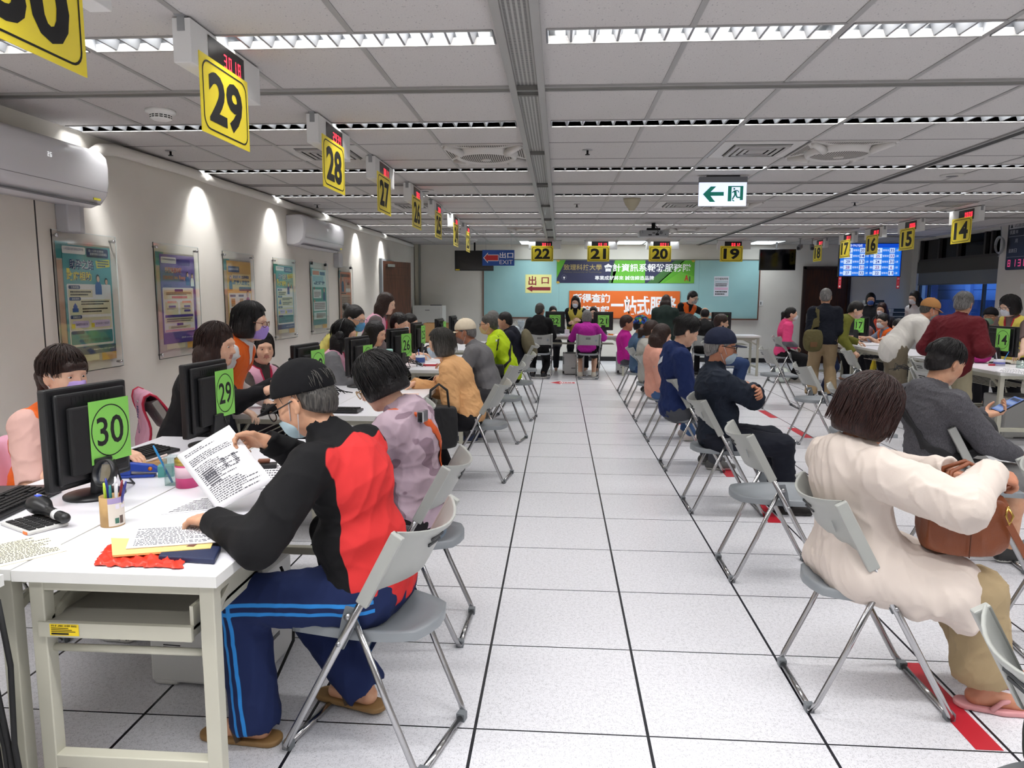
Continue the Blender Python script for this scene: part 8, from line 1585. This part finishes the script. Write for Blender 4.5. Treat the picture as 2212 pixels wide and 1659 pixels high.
# things on the desks farther back
def cable_heap(px, py, label, s=1.0, z=DZ, n=7):
    p = D(px, py, z); mb = MB(); r = random.Random(px)
    for i in range(n): mb.tube([(r.uniform(-0.1, -0.04)*s, r.uniform(-0.08, 0.05)*s, 0.006), (r.uniform(-0.05, 0)*s, r.uniform(-0.05, 0.05)*s, r.uniform(0.02, 0.07)*s), (r.uniform(0, 0.06)*s, r.uniform(-0.06, 0.05)*s, r.uniform(0.02, 0.06)*s), (r.uniform(0.06, 0.14)*s, r.uniform(-0.08, 0.04)*s, 0.006)], 0.004, BLACKM, 6)
    tag(mb.build('cable_heap', loc=p), label, 'cable')
cable_heap(700, 850, 'tangle of black cables at the foot of monitor 28, above the lilac jacket', 1.6); cable_heap(885, 790, 'tangle of black cables beside the mint green flask', 1.4); cable_heap(1945, 800, 'black cable on the desk in front of monitor 17', 1.0)
fl = D(842, 803); ft = thing('flask', 'mint green flask with dark print beside monitor 26', 'flask', fl); MT = M('flask_mint', 'a9d8cc', 0.35); MB().lathe([(0.034, 0), (0.036, 0.005), (0.036, 0.175), (0.033, 0.182)], MT, 24).build('bottle', ft); MB().lathe([(0.034, 0.182), (0.034, 0.215), (0.028, 0.222), (0.0001, 0.222)], M('flask_cap', '9fd0c6', 0.4), 24).build('cap', ft); mk_ = MB(); r = random.Random(4)
for i in range(18):
    a = math.radians(r.uniform(-150, 20)); z = r.uniform(0.01, 0.165); q = V((0.0365*math.cos(a), 0.0365*math.sin(a), z)); tz = V((-math.sin(a), math.cos(a), 0)); Flat(q-tz*0.004, tz, RZ, mk_).poly(circ(0.004, 0, 0.006*r.uniform(0.4, 1), 0.005, 8), hexm(r.choice(['2a2f33', '9a5a48', '3a6a60'])), 0)
mk_.build('print', ft)
tb_ = thing('tablet_stand', 'white tablet propped up in front of the long haired clerks', 'tablet', D(808, 790)); MB().prism([(0, 0), (0.10, 0.11), (0.108, 0.105), (0.012, -0.002)], (0, -0.1, 0), V((-0.6, 0.8, 0)), RZ, V((0.8, 0.6, 0))*0.18, WHITE).build('case', tb_, bevel=0.004)
cp2 = cup('pen_cup', 'white pen cup with a blue label beside monitor 25', 908, 785, 0.05, 0.09, hexm('dfe3ea', 0.5), (('3a5fc0', 120, 0.3, 0.15), ('303034', 200, 0.3, 0.15), ('d8d8dc', 30, 0.2, 0.14)), (hexm('2d4f8f', 0.5), 0.15, 0.75))
p = D(930, 790); tag(MB().bx(-0.07, 0.07, -0.05, 0.05, 0, 0.02, hexm('b8303a', 0.5)).bx(-0.06, 0.06, -0.045, 0.045, 0.02, 0.022, PAPER).build('tissue_pack', loc=p), 'red and white flat box on the desk before the pale mask', 'box')
sheet('leaflet', 'printed leaflet on the desk under the hand of the orange quilted jacket', [(845, 862), (900, 862), (905, 850), (860, 850)], M('leaflet_pink', 'e8c8b8', 0.7), 5, seed=21); sheet('paper', 'white sheet on the desk beside the hand of the orange quilted jacket', [(825, 848), (865, 846), (860, 838), (828, 840)], PAPER, 4, seed=22)
for px, py, l, c in ((1224, 719, 'white pen holder between monitors 22 and 21', 'e4e4e8'), (1244, 721, 'small white box beside the pen holder on desk 22', 'dfd8e0'), (1258, 720, 'small red stamp pad on desk 22', 'b8303a'), (1318, 723, 'orange note block at the right end of desk 21', 'e08a3a')):
    p = D(px, py, DZ); tag(MB().bx(-0.045, 0.045, -0.035, 0.035, 0, 0.10 if c in ('e4e4e8', 'dfd8e0') else 0.025, hexm(c, 0.5)).bx(-0.02, 0.02, -0.0355, -0.035, 0.02, 0.022, BLACKM).build('desk_box', loc=(p.x, 13.32 if px < 1330 else p.y, DZ)), l, 'box')
# right-hand desks
pb_ = thing('drawstring_bag', 'magenta drawstring bag on the right desk beside the maroon jacket', 'bag', at(2118, 784, Z=DZ)); S = Shape(); S.ell((0, 0, 0.075), (0.11, 0.09, 0.085), None, 0.03); S.cone((0, 0, 0.13), (0.0, 0, 0.19), 0.06, 0.05, 0.03); S.warp(0.009, 0.07, 9); S.cut((0, 0, 0.002), (0, 0, -1)); MG = cloth('magenta_nylon', 'a3206f', rough=0.6); link_mesh('bag_body', S.mesh('bag', 0.006, [MG]), pb_); MB().tube([(-0.05, -0.05, 0.16), (0.02, -0.07, 0.15), (0.06, -0.02, 0.16), (0.09, 0.02, 0.05)], 0.005, MG, 6).build('cord', pb_)
cup('clear_box', 'clear printed tub of pens in front of monitor 14', 2158, 790, 0.055, 0.07, hexm('d9d6e4', 0.4), (('d8d8dc', 100, 0.35, 0.16), ('2f8fd0', 300, 0.45, 0.17), ('e8e8ec', 200, 0.3, 0.15), ('303034', 150, 0.2, 0.14)), (hexm('6a6fb0', 0.5), 0.3, 0.6), cat='tub', sq=False)
cup('glass_jar', 'clear jar at the right edge of the right desk', 2205, 795, 0.045, 0.08, glassy('clear_plastic', (0.88, 0.93, 0.92, 1), 0.08), cat='jar')
sheet('paper_stack', 'white papers at the right end of the right desk', [(2150, 803), (2235, 812), (2230, 800), (2165, 795)], PAPER, 5, 0.004, seed=31); p = D(2142, 790); tag(MB().bx(-0.03, 0.03, -0.012, 0.012, 0, 0.018, hexm('b8283a', 0.4)).build('stapler', loc=p), 'small red stapler beside the pen tub on the right desk', 'stapler')
yb = thing('plastic_bag', 'yellow and black folded bag hanging from the hand of the woman in the olive cardigan', 'bag', at(1886, 800, Y=10.6)); S = Shape(); S.cone((0, 0, 0.14), (-0.03, 0, -0.12), 0.025, 0.05, 0.02); S.cone((0.02, 0.02, 0.14), (0.05, 0.02, -0.14), 0.02, 0.04, 0.02); S.warp(0.008, 0.06, 3); link_mesh('film', S.mesh('bag', 0.008, [hexm('d8c02a', 0.4)]), yb); MB().box((0.012, -0.045, -0.06), (0.03, 0.006, 0.16), BLACKM, Matrix.Rotation(0.15, 3, 'Y')).build('dark_stripe', yb)
wb2 = at(1690, 800, Y=12.5); wt = thing('shopping_bag', 'white plastic bag standing under the chair of the pink jacket', 'bag', (wb2.x, 12.5, 0)); S = Shape(); S.ell((0, 0, 0.14), (0.15, 0.12, 0.15), None, 0.02); S.warp(0.012, 0.09, 8); S.cut((0, 0, 0.003), (0, 0, -1)); link_mesh('film', S.mesh('bag', 0.01, [hexm('d6ddd6', 0.4)]), wt)
